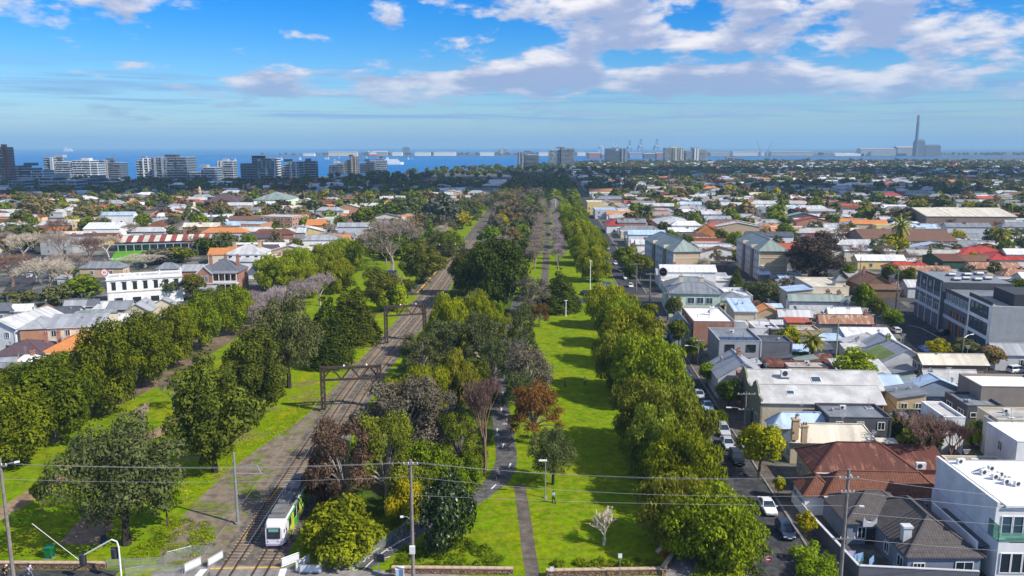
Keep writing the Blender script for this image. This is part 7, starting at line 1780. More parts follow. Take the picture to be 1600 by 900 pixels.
p = G(852, 778); h = HT(p.y, 720); t = thing('park_lamp', (p.x, p.y, 0)); tag(t, 'pale park lamp post with a flat head beside the walker', 'lamp'); MB().tube([(0, 0, 0), (0, 0, h)], [.09, .07], 8).build('post', M['steel'], t); MB().box(-.95, .2, -.16, .16, h - .03, h + .12).build('lamp_head', M['trim'], t); MB().lathe([(.3, 0), (.3, .2)]).build('base', M['concrete'], t)
def wire(a, b, sag, label, group='overhead wires', r=.016):
    a, b = Vector(a), Vector(b); pts = [a + (b - a) * k / 10 - Vector((0, 0, sag * 4 * (k / 10) * (1 - k / 10))) for k in range(11)]
    o = MB().tube([q - a for q in pts], r, 4, cap=False).build('overhead_wire', M['wire'], None, a); tag(o, label, 'wire', group)
A, B, C = [Vector(TOPS[k]) for k in 'abc']
dz = Vector((0, 0, 1))
for i, (za, x) in enumerate(((.6, -.6), (.6, .6))):
    wire(A - dz * za + Vector((x, 0, 0)), B - dz * .3 + Vector((x, -.1, 0)), .5 + .1 * i, ('upper thin wire from the cyclists\' pole to the garden bed pole', 'its twin wire from the cyclists\' pole to the garden bed pole')[i]); wire(B - dz * .3 + Vector((x, 0, 0)), C - dz * .8 + Vector((x, 0, 0)), .9 + .15 * i, ('upper thin wire from the garden bed pole to the three-armed pole', 'twin of the upper wire from garden bed pole to the three-armed pole')[i])
wire(A - dz * 2.4, B - dz * 2.0, .5, 'lower wire crossing above the tram between two street poles'); wire(B - dz * 2.0, C - dz * 3.0, .9, 'middle wire crossing above the lawn'); wire(B - dz * 4.2, C - dz * 4.2, .3, 'lowest wire crossing above the lawn sapling')
for i, z in enumerate((.9, 2.5, 5.0)): wire(C - dz * z, (75, 83.5, 8.8 - i * 1.2), .4, ('upper', 'middle', 'lowest')[i] + ' wire from the three-armed pole past the white modern building')
wire(C - dz * 8, (76, 82, 3.6), .3, 'wire low across the bungalow roof front')
D, E, F_, G_ = [Vector(TOPS[k]) for k in 'defg']
for i, (p, q, lb) in enumerate(((C, D, 'between the three-armed pole and the workshop pole'), (D, E, 'between the workshop pole and the gabled house pole'), (E, F_, 'between the gabled house pole and the pub pole'), (F_, G_, 'between the pub pole and the next one'))):
    for k, x in enumerate((-1.0, 0, 1.0)): wire(p - dz * .9 + Vector((x, 0, 0)), q - dz * .5 + Vector((x, 0, 0)), .8, ('park-side', 'middle', 'house-side')[k] + ' wire strung ' + lb)
hang = Vector((p.x, p.y, 0))
tp = G(372, 818); cw = [Vector((tp.x + 3.5, tp.y, 5.6)), Vector((-29.0, 62, 5.6)), Vector((-30, 158, 5.6)), Vector((-26.5, 224, 5.8))]
wire((-29.2, 70, 5.6), (-29.6, 120, 5.6), 0.0, 'tram contact wire above the standing tram', 'tram contact wires'); wire((-29.6, 120, 5.6), (-29.9, 158, 5.6), 0, 'tram contact wire up to the nearer gantry', 'tram contact wires'); wire((-29.9, 158, 5.6), (-26, 225, 5.9), 0, 'tram contact wire between the two gantries', 'tram contact wires')
wire((-33.2, 70, 5.6), (-33.8, 158, 5.6), 0, 'contact wire over the empty track', 'tram contact wires')

# ------------------------------------------------------------------ cars
PAINT = {k: mat('paint_' + k, c, 0.28, 0.03, 0.5, spec=0.5) for k, c in dict(white=(0.72, 0.72, 0.72), silver=(0.42, 0.44, 0.46), black=(0.015, 0.016, 0.018), navy=(0.022, 0.042, 0.085), grey=(0.13, 0.14, 0.15), blue=(0.05, 0.16, 0.42), red=(0.30, 0.02, 0.02), skyblue=(0.30, 0.42, 0.55)).items()}
WHEEL = MB().tube([(-.11, 0, 0), (.11, 0, 0)], .33, 14).mesh('wheel', M['tyre']); RIM = MB().tube([(-.12, 0, 0), (.12, 0, 0)], .2, 10).mesh('rim', M['rim'])
KINDC = {}
def car_meshes(kind):
    """side profile stations (y from tail to nose): width, sill, belt height; then the cabin"""
    if kind in KINDC: return KINDC[kind]
    Lh, W = {'sedan': (4.85, .92), 'hatch': (4.2, .88), 'suv': (4.6, .94), 'ute': (5.2, .94), 'van': (5.2, .98)}[kind]
    top = {'sedan': 1.45, 'hatch': 1.5, 'suv': 1.72, 'ute': 1.75, 'van': 2.0}[kind]; belt = {'sedan': .92, 'hatch': .95, 'suv': 1.05, 'ute': 1.08, 'van': 1.15}[kind]; h2 = Lh / 2
    st = [(-h2, .80, .38, belt - .16), (-h2 + .12, .94, .28, belt - .02), (-h2 * .55, 1.0, .22, belt), (0, 1.0, .22, belt), (h2 * .42, 1.0, .22, belt - .04), (h2 * .78, .96, .24, belt - .18), (h2 - .1, .86, .28, belt - .30), (h2, .72, .36, belt - .40)]
    b = MB(); vs = []
    for y, k, z0, z1 in st:
        w = W * k; vs += [(-w * .92, y, z0), (-w, y, z0 + .25), (-w, y, z1 - .14), (-w * .9, y, z1), (w * .9, y, z1), (w, y, z1 - .14), (w, y, z0 + .25), (w * .92, y, z0)]
    n = len(st); fs = [tuple(range(8)), tuple(range((n - 1) * 8, n * 8))[::-1]]
    for i in range(n - 1):
        for j in range(8): fs.append((i * 8 + j, i * 8 + (j + 1) % 8, (i + 1) * 8 + (j + 1) % 8, (i + 1) * 8 + j))
    b.add(vs, [f[::-1] for f in fs])
    yr, yf, tr, tf = {'sedan': (-h2 * .74, h2 * .42, -h2 * .36, h2 * .08), 'hatch': (-h2 * .96, h2 * .5, -h2 * .8, h2 * .12), 'suv': (-h2 * .96, h2 * .46, -h2 * .86, h2 * .1), 'ute': (-h2 * .14, h2 * .5, -h2 * .06, h2 * .16), 'van': (-h2 * .97, h2 * .72, -h2 * .93, h2 * .42)}[kind]
    wb, wt = W * .90, W * .70; zb = belt - .03
    g = MB(); c8 = [(-wb, yr, zb), (wb, yr, zb), (wb, yf, zb), (-wb, yf, zb), (-wt, tr, top - .05), (wt, tr, top - .05), (wt, tf, top - .05), (-wt, tf, top - .05)]
    g.add(c8, [(0, 1, 5, 4), (1, 2, 6, 5), (2, 3, 7, 6), (3, 0, 4, 7)])
    r = MB(); r.add([(-wt * 1.02, tr - .03, top - .06), (wt * 1.02, tr - .03, top - .06), (wt * 1.02, tf + .03, top - .06), (-wt * 1.02, tf + .03, top - .06), (-wt * .9, tr + .1, top), (wt * .9, tr + .1, top), (wt * .9, tf - .1, top), (-wt * .9, tf - .1, top)], [(4, 5, 6, 7), (0, 1, 5, 4), (1, 2, 6, 5), (2, 3, 7, 6), (3, 0, 4, 7)])
    for s in (-1, 1):
        for (y0, y1) in ((yr, tr), (yf, tf)): r.bar((s * wb, y0, zb), (s * wt, y1, top - .05), .09, .09)
        ym = (tr + tf) / 2; r.bar((s * (wb + .005), (yr + yf) / 2, zb), (s * (wt + .005), ym, top - .05), .09, .05)
        if kind == 'van': r.add([(s * (wb + .012), yr + .05, zb), (s * (wb + .012), 0, zb), (s * (wt + .012), 0, top - .06), (s * (wt + .012), tr + .03, top - .06)], [(0, 1, 2, 3), (3, 2, 1, 0)])
        b.box(s * (W + .08) - .09, s * (W + .08) + .09, h2 * .36, h2 * .42, belt - .02, belt + .12)
    if kind == 'ute': b.box(-W * .93, W * .93, -h2 + .1, -h2 * .16, belt - .05, belt + .1)
    hl = MB().box(-.2, .2, -.12, .04, -.07, .07); KINDC[kind] = (b.mesh('car_body', PAINT['white']), g.mesh('car_windows', M['pane']), r.mesh('car_roof', PAINT['white']), hl.mesh('headlight', M['lamp']), hl.mesh('tail_light', M['red_lamp']), MB().box(-.26, .26, -.01, .02, -.06, .06).mesh('number_plate', M['plate']), Lh, W, belt); return KINDC[kind]
CARN = {'sedan': 'sedan', 'hatch': 'hatchback', 'suv': 'four-wheel-drive', 'ute': 'utility', 'van': 'van'}
def car(kind, colr, x, y, rz, label=None, group=None, desc=None, z=.012, detail=True):
    bm_, gm, rm, hm, tm, pm_, L, W, belt = car_meshes(kind); t = thing('parked_car', (x, y, z), rz)
    over(link('car_body', bm_, t), PAINT[colr]); link('car_windows', gm, t); over(link('car_roof', rm, t), PAINT[colr])
    for sx in (-1, 1):
        for sy in (-1, 1):
            w = link('wheel', WHEEL, t, (sx * (W - .1), sy * L * .31, .33)); 
            if detail: link('rim', RIM, w)
        if detail: link('headlight', hm, t, (sx * W * .62, L / 2 - .1, belt - .36)); link('tail_light', tm, t, (sx * W * .7, -L / 2 + .06, belt - .22))
    if detail: link('number_plate', pm_, t, (0, L / 2 + .005, .5))
    if label: tag(t, label, 'car', group)
    else: auto(t, desc or '%s %s' % (colr, CARN[kind]), 'car', group or 'cars parked in the suburb', (x, y, 0))
def carpx(kind, colr, px, py, rz, label, group=None):
    p = G(px, py, .6); car(kind, colr, p.x, p.y, rz, label, group)
FACE = math.pi + HEAD           # nose towards the viewer
CK = 'cars parked along the park street'
for a_ in (('sedan', 'white', 1199, 790, 'white sedan parked at the kerb by the white fence'), ('hatch', 'navy', 1227, 828, 'dark navy car parked nearest the clipped hedge'), ('sedan', 'silver', 1137, 692, 'silver car parked in the pepper tree shade'), ('suv', 'black', 1151, 716, 'black car under the bushy bright street tree'),
           ('hatch', 'red', 1118, 655, 'dark red hatchback between the silver-grey and pale blue cars'), ('sedan', 'silver', 1092, 616, 'silver sedan just below the tight run of blue cars'), ('suv', 'white', 1055, 557, 'white car between the tight run and the small black car'), ('suv', 'silver', 1130, 672, 'silver-grey car behind the silver one in the shade'), ('sedan', 'skyblue', 1105, 634, 'pale blue sedan parked before the workshop'), ('hatch', 'navy', 1079, 598, 'dark blue car, last of a tight run before the gabled grey house'), ('sedan', 'navy', 1072, 582, 'dark blue sedan in the middle of the tight run'), ('suv', 'grey', 1064, 568, 'grey-blue car at the far end of the tight run'),
           ('hatch', 'black', 1047, 546, 'small black car beside the brick party wall house'), ('ute', 'white', 1035, 524, 'white work utility with a roof rack load'), ('sedan', 'skyblue', 1025, 513, 'pale blue sedan behind the white utility')):
    carpx(a_[0], a_[1], a_[2], a_[3], FACE, a_[4], CK)
for a_ in (('sedan', 'white', 985, 446, 'white sedan just past the cross street on the house side'), ('suv', 'white', 978, 434, 'white car, second past the cross street'), ('sedan', 'grey', 970, 422, 'grey car, third past the cross street'), ('hatch', 'white', 962, 411, 'white hatchback, fourth past the cross street'), ('sedan', 'navy', 955, 398, 'dark car, fifth past the cross street'), ('suv', 'silver', 949, 388, 'silver car, sixth past the cross street')):
    carpx(a_[0], a_[1], a_[2], a_[3], FACE, a_[4], CK)
carpx('suv', 'navy', 914, 458, .4, 'dark blue car waiting on the cross street by the lawn'); carpx('van', 'white', 944, 446, 1.5, 'white van on the cross street')
for a_ in (('suv', 'white', 1140, 441, 'white four-wheel-drive in the flats car park'), ('sedan', 'blue', 1150, 450, 'blue car in the flats car park'), ('hatch', 'silver', 1124, 434, 'silver hatchback at the back of the flats car park'), ('sedan', 'white', 1178, 464, 'white sedan at the flats car park exit'), ('hatch', 'grey', 1168, 457, 'grey hatchback beside the white sedan in the car park')):
    carpx(a_[0], a_[1], a_[2], a_[3], -1.2, a_[4], 'cars in the flats car park')
carpx('van', 'white', 1570, 562, -1.35, 'white van behind the shed at the edge'); carpx('suv', 'white', 1590, 578, -1.35, 'white four-wheel-drive beside the white van'); carpx('sedan', 'black', 1476, 519, -1.25, 'black car in the side street shade'); carpx('hatch', 'white', 1400, 516, -.15, 'white hatchback by the round green side street tree'); carpx('hatch', 'blue', 1444, 545, -.15, 'blue car half hidden by the mossy gable')
carpx('suv', 'white', 48, 423, .4, 'white car near the leafless plane trees, upper one'); carpx('sedan', 'white', 46, 431, .4, 'white car near the leafless plane trees, lower one'); carpx('suv', 'white', 132, 457, 1.3, 'white car at the kerb beside the hotel'); carpx('van', 'black', 119, 462, 1.4, 'black van beside the white car near the hotel'); carpx('sedan', 'navy', 143, 451, 1.3, 'dark car nearest the hotel'); carpx('sedan', 'silver', 152, 452, 1.3, 'silver car behind the dark one near the hotel')
rc_ = random.Random(9)
for q in ((262, 322), (256, 328), (248, 335), (240, 342), (64, 396), (72, 378), (20, 458), (-5, 470), (62, 410), (80, 358)):
    p = G(*q); car(rc_.choice(['sedan', 'hatch', 'suv', 'van']), rc_.choice(['white', 'silver', 'grey', 'black', 'red']), p.x + 3, p.y, .3, detail=False)
# ------------------------------------------------------------------ people
SKIN = mat('skin', (0.42, 0.25, 0.17), 0.6, 0.05, 3.0); HAIR = mat('hair_dark', (0.03, 0.02, 0.015), 0.7, 0.2, 5.0)
CLOTH = {k: mat('cloth_' + k, c, 0.9, 0.08, 4.0) for k, c in dict(blue=(0.20, 0.36, 0.55), black=(0.02, 0.02, 0.022), white=(0.70, 0.70, 0.70), navy=(0.03, 0.05, 0.11), orange=(0.60, 0.18, 0.03), lilac=(0.45, 0.40, 0.62)).items()}
def person(x, y, rz, top, legs, label, pose='walk', hat=None, z=0.02):
    """one skinned body posed by its joints, with hair and clothing as parts"""
    J = {'pel': (0, 0, .96), 'chest': (0, .03, 1.30), 'neck': (0, .04, 1.50), 'head': (0, .07, 1.66), 'crown': (0, .06, 1.75)}
    if pose == 'walk':
        J.update(hl=(-.10, 0, .92), kl=(-.11, .16, .50), al=(-.11, .10, .08), tl=(-.11, .27, .04), hr=(.10, 0, .92), kr=(.11, -.04, .48), ar=(.11, -.30, .12), tr=(.11, -.16, .03),
                 sl=(-.20, .03, 1.44), el=(-.27, -.10, 1.18), wl=(-.27, .02, .95), fl=(-.26, .07, .86), sr=(.20, .03, 1.44), er=(.26, .10, 1.18), wr=(.25, .28, 1.02), fr=(.24, .35, .97))
    else:           # riding
        J.update(pel=(0, -.12, 1.02), chest=(0, .12, 1.32), neck=(0, .24, 1.48), head=(0, .33, 1.60), crown=(0, .33, 1.70))
        J.update(hl=(-.10, -.10, 1.0), kl=(-.11, .26, .80), al=(-.11, .10, .40), tl=(-.11, .26, .36), hr=(.10, -.10, 1.0), kr=(.11, .22, .60), ar=(.11, .02, .20), tr=(.11, .18, .16),
                 sl=(-.19, .19, 1.42), el=(-.25, .30, 1.18), wl=(-.22, .52, 1.06), fl=(-.22, .58, 1.05), sr=(.19, .19, 1.42), er=(.25, .30, 1.18), wr=(.22, .52, 1.06), fr=(.22, .58, 1.05))
    t = thing('person', (x, y, z), rz); tag(t, label, 'person')
    def chain(mb, ks, rs, n=8): mb.tube([J[k] for k in ks], rs, n)
    body = bpy.data.meshes.new('body'); keys = list(J); ed = [('pel', 'chest'), ('chest', 'neck'), ('neck', 'head'), ('head', 'crown')]
    for s in 'lr': ed += [('pel', 'h' + s), ('h' + s, 'k' + s), ('k' + s, 'a' + s), ('a' + s, 't' + s), ('neck', 's' + s), ('s' + s, 'e' + s), ('e' + s, 'w' + s), ('w' + s, 'f' + s)]
    body.from_pydata([J[k] for k in keys], [(keys.index(a), keys.index(b)) for a, b in ed], []); body.materials.append(SKIN)
    o = link('body', body, t); RAD = dict(pel=.145, chest=.15, neck=.06, head=.10, crown=.075, h=.095, k=.062, a=.045, t=.04, s=.062, e=.045, w=.034, f=.036)
    sk = o.modifiers.new('skin', 'SKIN')
    for i, k in enumerate(keys):
        r = RAD.get(k, RAD.get(k[0])); body.skin_vertices[0].data[i].radius = (r, r * (.78 if k in ('pel', 'chest') else 1))
    body.skin_vertices[0].data[0].use_root = True; ss = o.modifiers.new('smooth', 'SUBSURF'); ss.levels = 1; ss.render_levels = 1
    tp_ = MB(); tp_.tube([J['pel'], J['chest'], tuple(Vector(J['neck']) - Vector((0, 0, .03)))], [.165, .185, .10], 10)
    for s in 'lr': chain(tp_, ('s' + s, 'e' + s), [.082, .062])
    tp_.build('shirt', CLOTH[top], t, smooth=True)
    lg = MB()
    for s in 'lr': chain(lg, ('h' + s, 'k' + s, 'a' + s), [.115, .085, .065])
    lg.build('trousers', CLOTH[legs], t, smooth=True)
    sh = MB()
    for s in 'lr':
        a, b = Vector(J['a' + s]), Vector(J['t' + s]); sh.bar(a - Vector((0, .07, .05)), b + Vector((0, .02, -.0)), .10, .09)
    sh.build('shoes', CLOTH['black'], t)
    hd = Vector(J['head']); hr_ = MB().lathe([(.112, -.02), (.118, .05), (.095, .11), (.03, .135)], (hd.x, hd.y - .012, hd.z), 10); hr_.build('helmet' if hat else 'hair', CLOTH[hat] if hat else HAIR, t, smooth=True)
    MB().lathe([(.016, 0), (.008, .03)], (hd.x, hd.y + .10, hd.z - .02), 5).build('nose', SKIN, t)
    return t
def bicycle(x, y, rz, label, m='navy', z=.02):
    t = thing('bicycle', (x, y, z), rz); tag(t, label, 'bicycle')
    for yy in (-.52, .52):
        w = MB(); n = 18
        w.tube([(0, yy + .33 * math.cos(2 * math.pi * i / n), .34 + .33 * math.sin(2 * math.pi * i / n)) for i in range(n + 1)], .022, 5, cap=False); wo = w.build('wheel', M['tyre'], t)
        s = MB()
        for i in range(6): a = math.pi * i / 6; s.tube([(0, yy - .32 * math.cos(a), .34 - .32 * math.sin(a)), (0, yy + .32 * math.cos(a), .34 + .32 * math.sin(a))], .006, 3)
        s.build('spokes', M['steel'], wo)
    f = MB()
    for a, b in (((0, -.52, .34), (0, -.08, .34)), ((0, -.08, .34), (0, -.2, .86)), ((0, -.2, .80), (0, .36, .84)), ((0, -.08, .34), (0, .36, .80)), ((0, -.52, .34), (0, -.2, .80)), ((0, .52, .34), (0, .36, .98))): f.tube([a, b], .022, 6)
    f.build('frame', CLOTH[m], t); MB().bar((0, -.32, .90), (0, -.08, .91), .15, .06).build('saddle', M['tyre'], t); MB().tube([(-.24, .5, 1.04), (-.2, .36, 1.0), (.2, .36, 1.0), (.24, .5, 1.04)], .018, 5).build('handlebar', M['dark_trim'], t)
p = G(865, 786); person(p.x, p.y, .5, 'blue', 'black', 'walker in a light blue top and black trousers beside the park lamp')
p = G(779, 749); bicycle(p.x, p.y, math.pi - .5, 'bicycle ridden along the park path'); person(p.x, p.y, math.pi - .5, 'white', 'black', 'cyclist in white and black riding on the park path', 'ride', 'white')
p = G(45, 905); bicycle(p.x, p.y, -math.pi / 2, 'bicycle on the street past the tall grey pole', 'blue'); person(p.x, p.y, -math.pi / 2, 'lilac', 'navy', 'cyclist in a lilac jacket and white helmet by the stone wall', 'ride', 'white')
p = G(8, 904); bicycle(p.x, p.y, -math.pi / 2, 'bicycle behind the tall grey pole at the edge', 'black'); person(p.x, p.y, -math.pi / 2, 'black', 'black', 'cyclist in black partly hidden at the very edge', 'ride', 'white')
p = G(883, 604); person(p.x, p.y, 2, 'orange', 'navy', 'person in orange far up the lawn'); p = G(914, 602); person(p.x, p.y, 1, 'white', 'navy', 'person in white far up the lawn by the tree shade')
# ------------------------------------------------------------------ walls, fences, signals and small things along the street edge
M['capstone'] = mat('sandstone_cap', (0.50, 0.37, 0.24), 0.9, 0.15, 1.5)
def rubble():
    m, t, bs = base_mat('rubble_stone'); uv = t.node('ShaderNodeUVMap'); vo = t.node('ShaderNodeTexVoronoi'); vo.inputs['Scale'].default_value = 4.5; t.l.new(uv.outputs[0], vo.inputs['Vector'])
    sp = t.node('ShaderNodeSeparateXYZ'); t.l.new(vo.outputs['Color'], sp.inputs[0]); t.put(bs.inputs['Base Color'], t.mix(sp.outputs[0], (.09, .05, .035), (.32, .19, .12))); bs.inputs['Roughness'].default_value = .95
    b = t.node('ShaderNodeBump'); b.inputs['Strength'].default_value = 1; b.inputs['Distance'].default_value = .1; b.invert = True; t.l.new(vo.outputs['Distance'], b.inputs['Height']); t.l.new(b.outputs[0], bs.inputs['Normal']); return m
M['rubble'] = rubble()
def stone_wall(p0, p1, h, label):
    a, c = Vector(p0), Vector(p1); d = c - a; L = d.length; t = thing('stone_wall', (a.x, a.y, 0), math.atan2(d.y, d.x)); tag(t, label, 'wall')
    MB().box(0, L, -.2, .2, 0, h).build('rubble_face', M['rubble'], t, uv=True); n = int(L / 1.0); cm = MB().box(.01, L / n - .01, -.27, .27, h, h + .12).mesh('capstone', M['capstone'])
    for i in range(n): link('capstone', cm, t, (L * i / n, 0, .002 * (i % 3)))
stone_wall(P(-60, 888), P(166, 889), .75, 'low rubble stone wall with sandstone capping behind the cyclists'); stone_wall(P(612, 895), P(802, 897), .7, 'low rubble stone wall before the dense ground cover bed'); stone_wall(P(853, 900), P(1040, 897), .7, 'low rubble stone wall before the sparse planted bed'); stone_wall(P(1052, 872), P(1032, 900), .7, 'short curved end of stone wall by the paved forecourt')
bn = thing('sign_board', P(1045, 868) + (0,), .5); tag(bn, 'orange panel under a low gabled sandstone frame by the forecourt', 'sign'); MB().box(-1.1, 1.1, -.12, .12, .1, 1.3).build('panel', M['orange_panel'], bn); b = MB()
b.bar((-1.9, 0, .9), (0, 0, 2.1), .5, .22).bar((0, 0, 2.1), (1.9, 0, .9), .5, .22); b.build('frame', M['capstone'], bn)
M['mesh_fence'] = bpy.data.materials.new('wire_mesh'); M['mesh_fence'].use_nodes = True; mt = NT(M['mesh_fence'].node_tree); mo = mt.n['Principled BSDF']; mo.inputs['Base Color'].default_value = (.38, .42, .38, 1); mo.inputs['Alpha'].default_value = .32
def fence(pts, h, label, gap=2.4, m='steel', cat='fence', rails=True):
    L = [Vector(p) for p in pts]; t = thing('mesh_fence', (L[0].x, L[0].y, 0)); tag(t, label, cat); o = L[0]
    for a, c in zip(L[:-1], L[1:]):
        n = max(1, int(round((c - a).length / gap)))
        for i in range(n):
            p, q = a + (c - a) * i / n - o, a + (c - a) * (i + 1) / n - o; MB().tube([(p.x, p.y, 0), (p.x, p.y, h)], .04, 6).build('post', M[m], t); MB().tube([(p.x, p.y, h - .03), (q.x, q.y, h - .03)], .025, 5).build('top_rail', M[m], t)
            s = MB(); s.add([(p.x, p.y, .05), (q.x, q.y, .05), (q.x, q.y, h - .06), (p.x, p.y, h - .06)], [(0, 1, 2, 3)]); s.build('mesh_panel', M['mesh_fence'], t)
    p = L[-1] - o; MB().tube([(p.x, p.y, 0), (p.x, p.y, h)], .04, 6).build('post', M[m], t)
fence([P(168, 889), P(222, 888), P(258, 886), P(262, 878), P(300, 868), P(335, 868)], 1.3, 'chain mesh fence round the weedy grass by the crossing'); fence([P(197, 902), P(225, 897), P(262, 896), P(285, 897)], 1.1, 'low rail fence along the footpath to the crossing')
fence([P(527, 893), P(528, 885), P(497, 882)], 1.5, 'short mesh fence closing the bush corner'); fence([P(528, 888), P(556, 886), P(595, 858), P(628, 838), P(642, 822)], 1.5, 'mesh fence along the bicycle path below the bush')
M['panel_white'] = mat('panel_white', (.62, .64, .68), .6, .05, 2)
def gate(px, py, l, ang, label):
    p = G(px, py); t = thing('crossing_gate', (p.x, p.y, 0), ang); tag(t, label, 'gate', 'white swing gates at the tram crossing'); b = MB(); 
    for x in (0, l): MB().tube([(x, 0, 0), (x, 0, 1.25)], .04, 6).build('post', M['steel'], t)
    MB().tube([(0, 0, 1.2), (l, 0, 1.2)], .03, 5).tube([(0, 0, .2), (l, 0, .2)], .03, 5).build('rail', M['steel'], t); MB().box(.1, l - .1, -.015, .015, .3, 1.1).build('panel', M['panel_white'], t)
gate(288, 897, 2.3, .95, 'white panel gate at the footpath before the tracks'); gate(325, 888, 2.4, 1.1, 'white panel gate at the track edge by the weedy grass'); gate(440, 888, 2.4, .75, 'grey mesh gate right in front of the tram corner'); gate(462, 893, 2.2, 1.0, 'white panel gate between the tram gate and the bush'); gate(468, 897, 2.6, 0.0, 'low grey barrier along the footpath by the bush'); 
# level strip beside the tracks
yl = MB(); a, c = G(378, 845), G(393, 822); yl.bar((a.x, a.y, .1), (c.x, c.y, .1), .12, .1); a, c = G(415, 790), G(436, 762); yl.bar((a.x, a.y, .1), (c.x, c.y, .1), .12, .1); o = yl.build('edge_strip', M['yellow']); tag(o, 'yellow edge strips lying beside the empty track', 'strip')
# traffic signal on a curved mast arm
p = G(190, 905); t = thing('traffic_light', (p.x, p.y, 0)); tag(t, 'white curved traffic signal mast with two black signal heads', 'traffic light'); hs_ = HT(p.y, 843)
MB().tube([(0, 0, 0), (0, 0, hs_ - .9), (-.15, 0, hs_ - .25), (-.7, 0, hs_), (-4.2, .1, hs_ - 2.0)], [.11, .1, .09, .09, .07], 8).build('mast_arm', M['trim'], t)
for x, z in ((-4.3, hs_ - 3.0), (-.6, 2.6)):
    hd_ = MB().box(x - .25, x + .25, -.2, .15, z, z + 1.15).box(x - .4, x + .4, .16, .19, z - .15, z + 1.3).build('signal_head', M['dark_trim'], t)
    for k in range(3): MB().lathe([(.12, 0), (.11, .04)], n=10).build('lens', M['pane'], hd_).matrix_basis = Matrix.Translation((x, -.2, z + .2 + .37 * k)) @ Matrix.Rotation(math.pi / 2, 4, 'X')
p = G(592, 896); t = thing('traffic_light', (p.x, p.y, 0)); tag(t, 'low black pedestrian signal cluster on the path corner', 'traffic light'); MB().tube([(0, 0, 0), (0, 0, 3.0)], .07, 8).build('post', M['trim'], t)
for x in (-.35, .1, .5): MB().box(x - .2, x + .2, -.2, .15, 1.5, 2.4).build('signal_head', M['dark_trim'], t)
# signal arm wire-guy across the lawn
def at_y(px, py, Y=84.2): z = HT(Y, py); return Vector(((px - 800) * DEPTH(Y, z) / FPX, Y, z))
ga, gb_ = at_y(50, 818), at_y(126, 877)
o = MB().tube([(0, 0, 0), gb_ - ga], .03, 6).build('guy_wire', M['trim'], None, ga); tag(o, 'white guy rod slanting down across the lawn to the signal head', 'rod')
def wheelie(px, py, m, label):
    p = G(px, py); t = thing('rubbish_bin', (p.x, p.y, 0)); tag(t, label, 'bin'); b = MB(); b.add([(-.34, -.36, 0), (.34, -.36, 0), (.34, .36, 0), (-.34, .36, 0), (-.45, -.5, 1.35), (.45, -.5, 1.35), (.45, .5, 1.35), (-.45, .5, 1.35)], [(0, 1, 5, 4), (1, 2, 6, 5), (2, 3, 7, 6), (3, 0, 4, 7), (4, 5, 6, 7)]); b.build('body', m, t)
    MB().box(-.5, .5, -.56, .55, 1.36, 1.46).build('lid', m, t); MB().tube([(-.4, .6, 1.3), (.4, .6, 1.3)], .04, 5).build('handle', m, t); MB().box(-.6, .6, -.6, .6, .0, .03).build('slab', M['concrete'], t)
M['bin_green'] = mat('bin_green', (.01, .17, .06), .5, .08, 2); wheelie(78, 871, M['bin_green'], 'green park bin on a small slab on the lawn')
p = G(1003, 0 + 449, 0); 
p = G(650, 450 - 3); t = thing('rubbish_bin', G(651, 452).xy.to_3d()); tag(t, 'green bin at the rail stop fence', 'bin'); MB().box(-.4, .4, -.4, .4, 0, 1.4).build('body', M['bin_green'], t); MB().box(-.45, .45, -.45, .45, 1.4, 1.5).build('lid', M['bin_green'], t)
def bench(px, py, rz, m, label):
    p = G(px, py); t = thing('park_bench', (p.x, p.y, 0), rz); tag(t, label, 'bench')
    for i in range(3): MB().box(-.9, .9, -.24 + i * .17, -.10 + i * .17, .43, .47).build('seat_slat', m, t)
    for i in range(2): MB().box(-.9, .9, .27, .31, .58 + i * .18, .72 + i * .18).build('back_slat', m, t)
    for x in (-.7, .7): MB().box(x - .05, x + .05, -.24, .3, 0, .43).box(x - .05, x + .05, .24, .3, .43, .92).build('leg', M['dark_trim'], t)
bench(161, 846, -1.2, CLOTH['navy'], 'dark blue bench on the dirt clearing under the spreading tree'); bench(119, 735, 1.0, M['orange_panel'], 'orange-red bench behind the spreading tree')
p = G(1199, 905); t = thing('no_entry_sign', (p.x, p.y, 0), -.1); tag(t, 'red no entry sign on a post at the one-way street end', 'sign'); MB().tube([(0, 0, 0), (0, 0, 2.4)], .035, 6).build('post', M['steel'], t)
s = MB().lathe([(.42, 0), (.42, .03)], n=20).build('sign_disc', M['sign_white'], t, (0, -.05, 2.5)); s.rotation_euler = (math.pi / 2, 0, 0); s = MB().lathe([(.37, 0), (.37, .02)], n=20).build('sign_face', M['sign_red'], t, (0, -.085, 2.5)); s.rotation_euler = (math.pi / 2, 0, 0); MB().box(-.26, .26, -.115, -.106, 2.43, 2.57).build('sign_bar', M['sign_white'], t)
for px, py, h, lb in ((574, 860, 3.0, 'small white sign on a thin post by the path fence'), (862, 904, 1.5, 'white notice on a post behind the sparse bed wall'), (968, 905, 3.2, 'thin white post rising from the sparse bed wall')):
    p = G(px, py); t = thing('sign_post', (p.x, p.y, 0)); tag(t, lb, 'sign'); MB().tube([(0, 0, 0), (0, 0, h)], .04, 6).build('post', M['steel'], t); MB().box(-.22, .22, -.06, -.03, h - .55, h).build('sign_plate', M['sign_white'], t)
p = G(625, 905); t = thing('utility_cabinet', (p.x, p.y, 0)); tag(t, 'pale blue utility cabinet at the foot of the timber pole', 'cabinet'); MB().box(-.45, .45, -.3, .3, 0, 1.35).build('body', M['sign_white'], t); MB().box(-.4, .4, -.32, -.301, .1, 1.25).build('door', mat('cabinet_blue', (.42, .58, .72), .5, .05, 2), t); MB().box(-.5, .5, -.35, .35, 1.36, 1.42).build('lid', M['trim'], t)
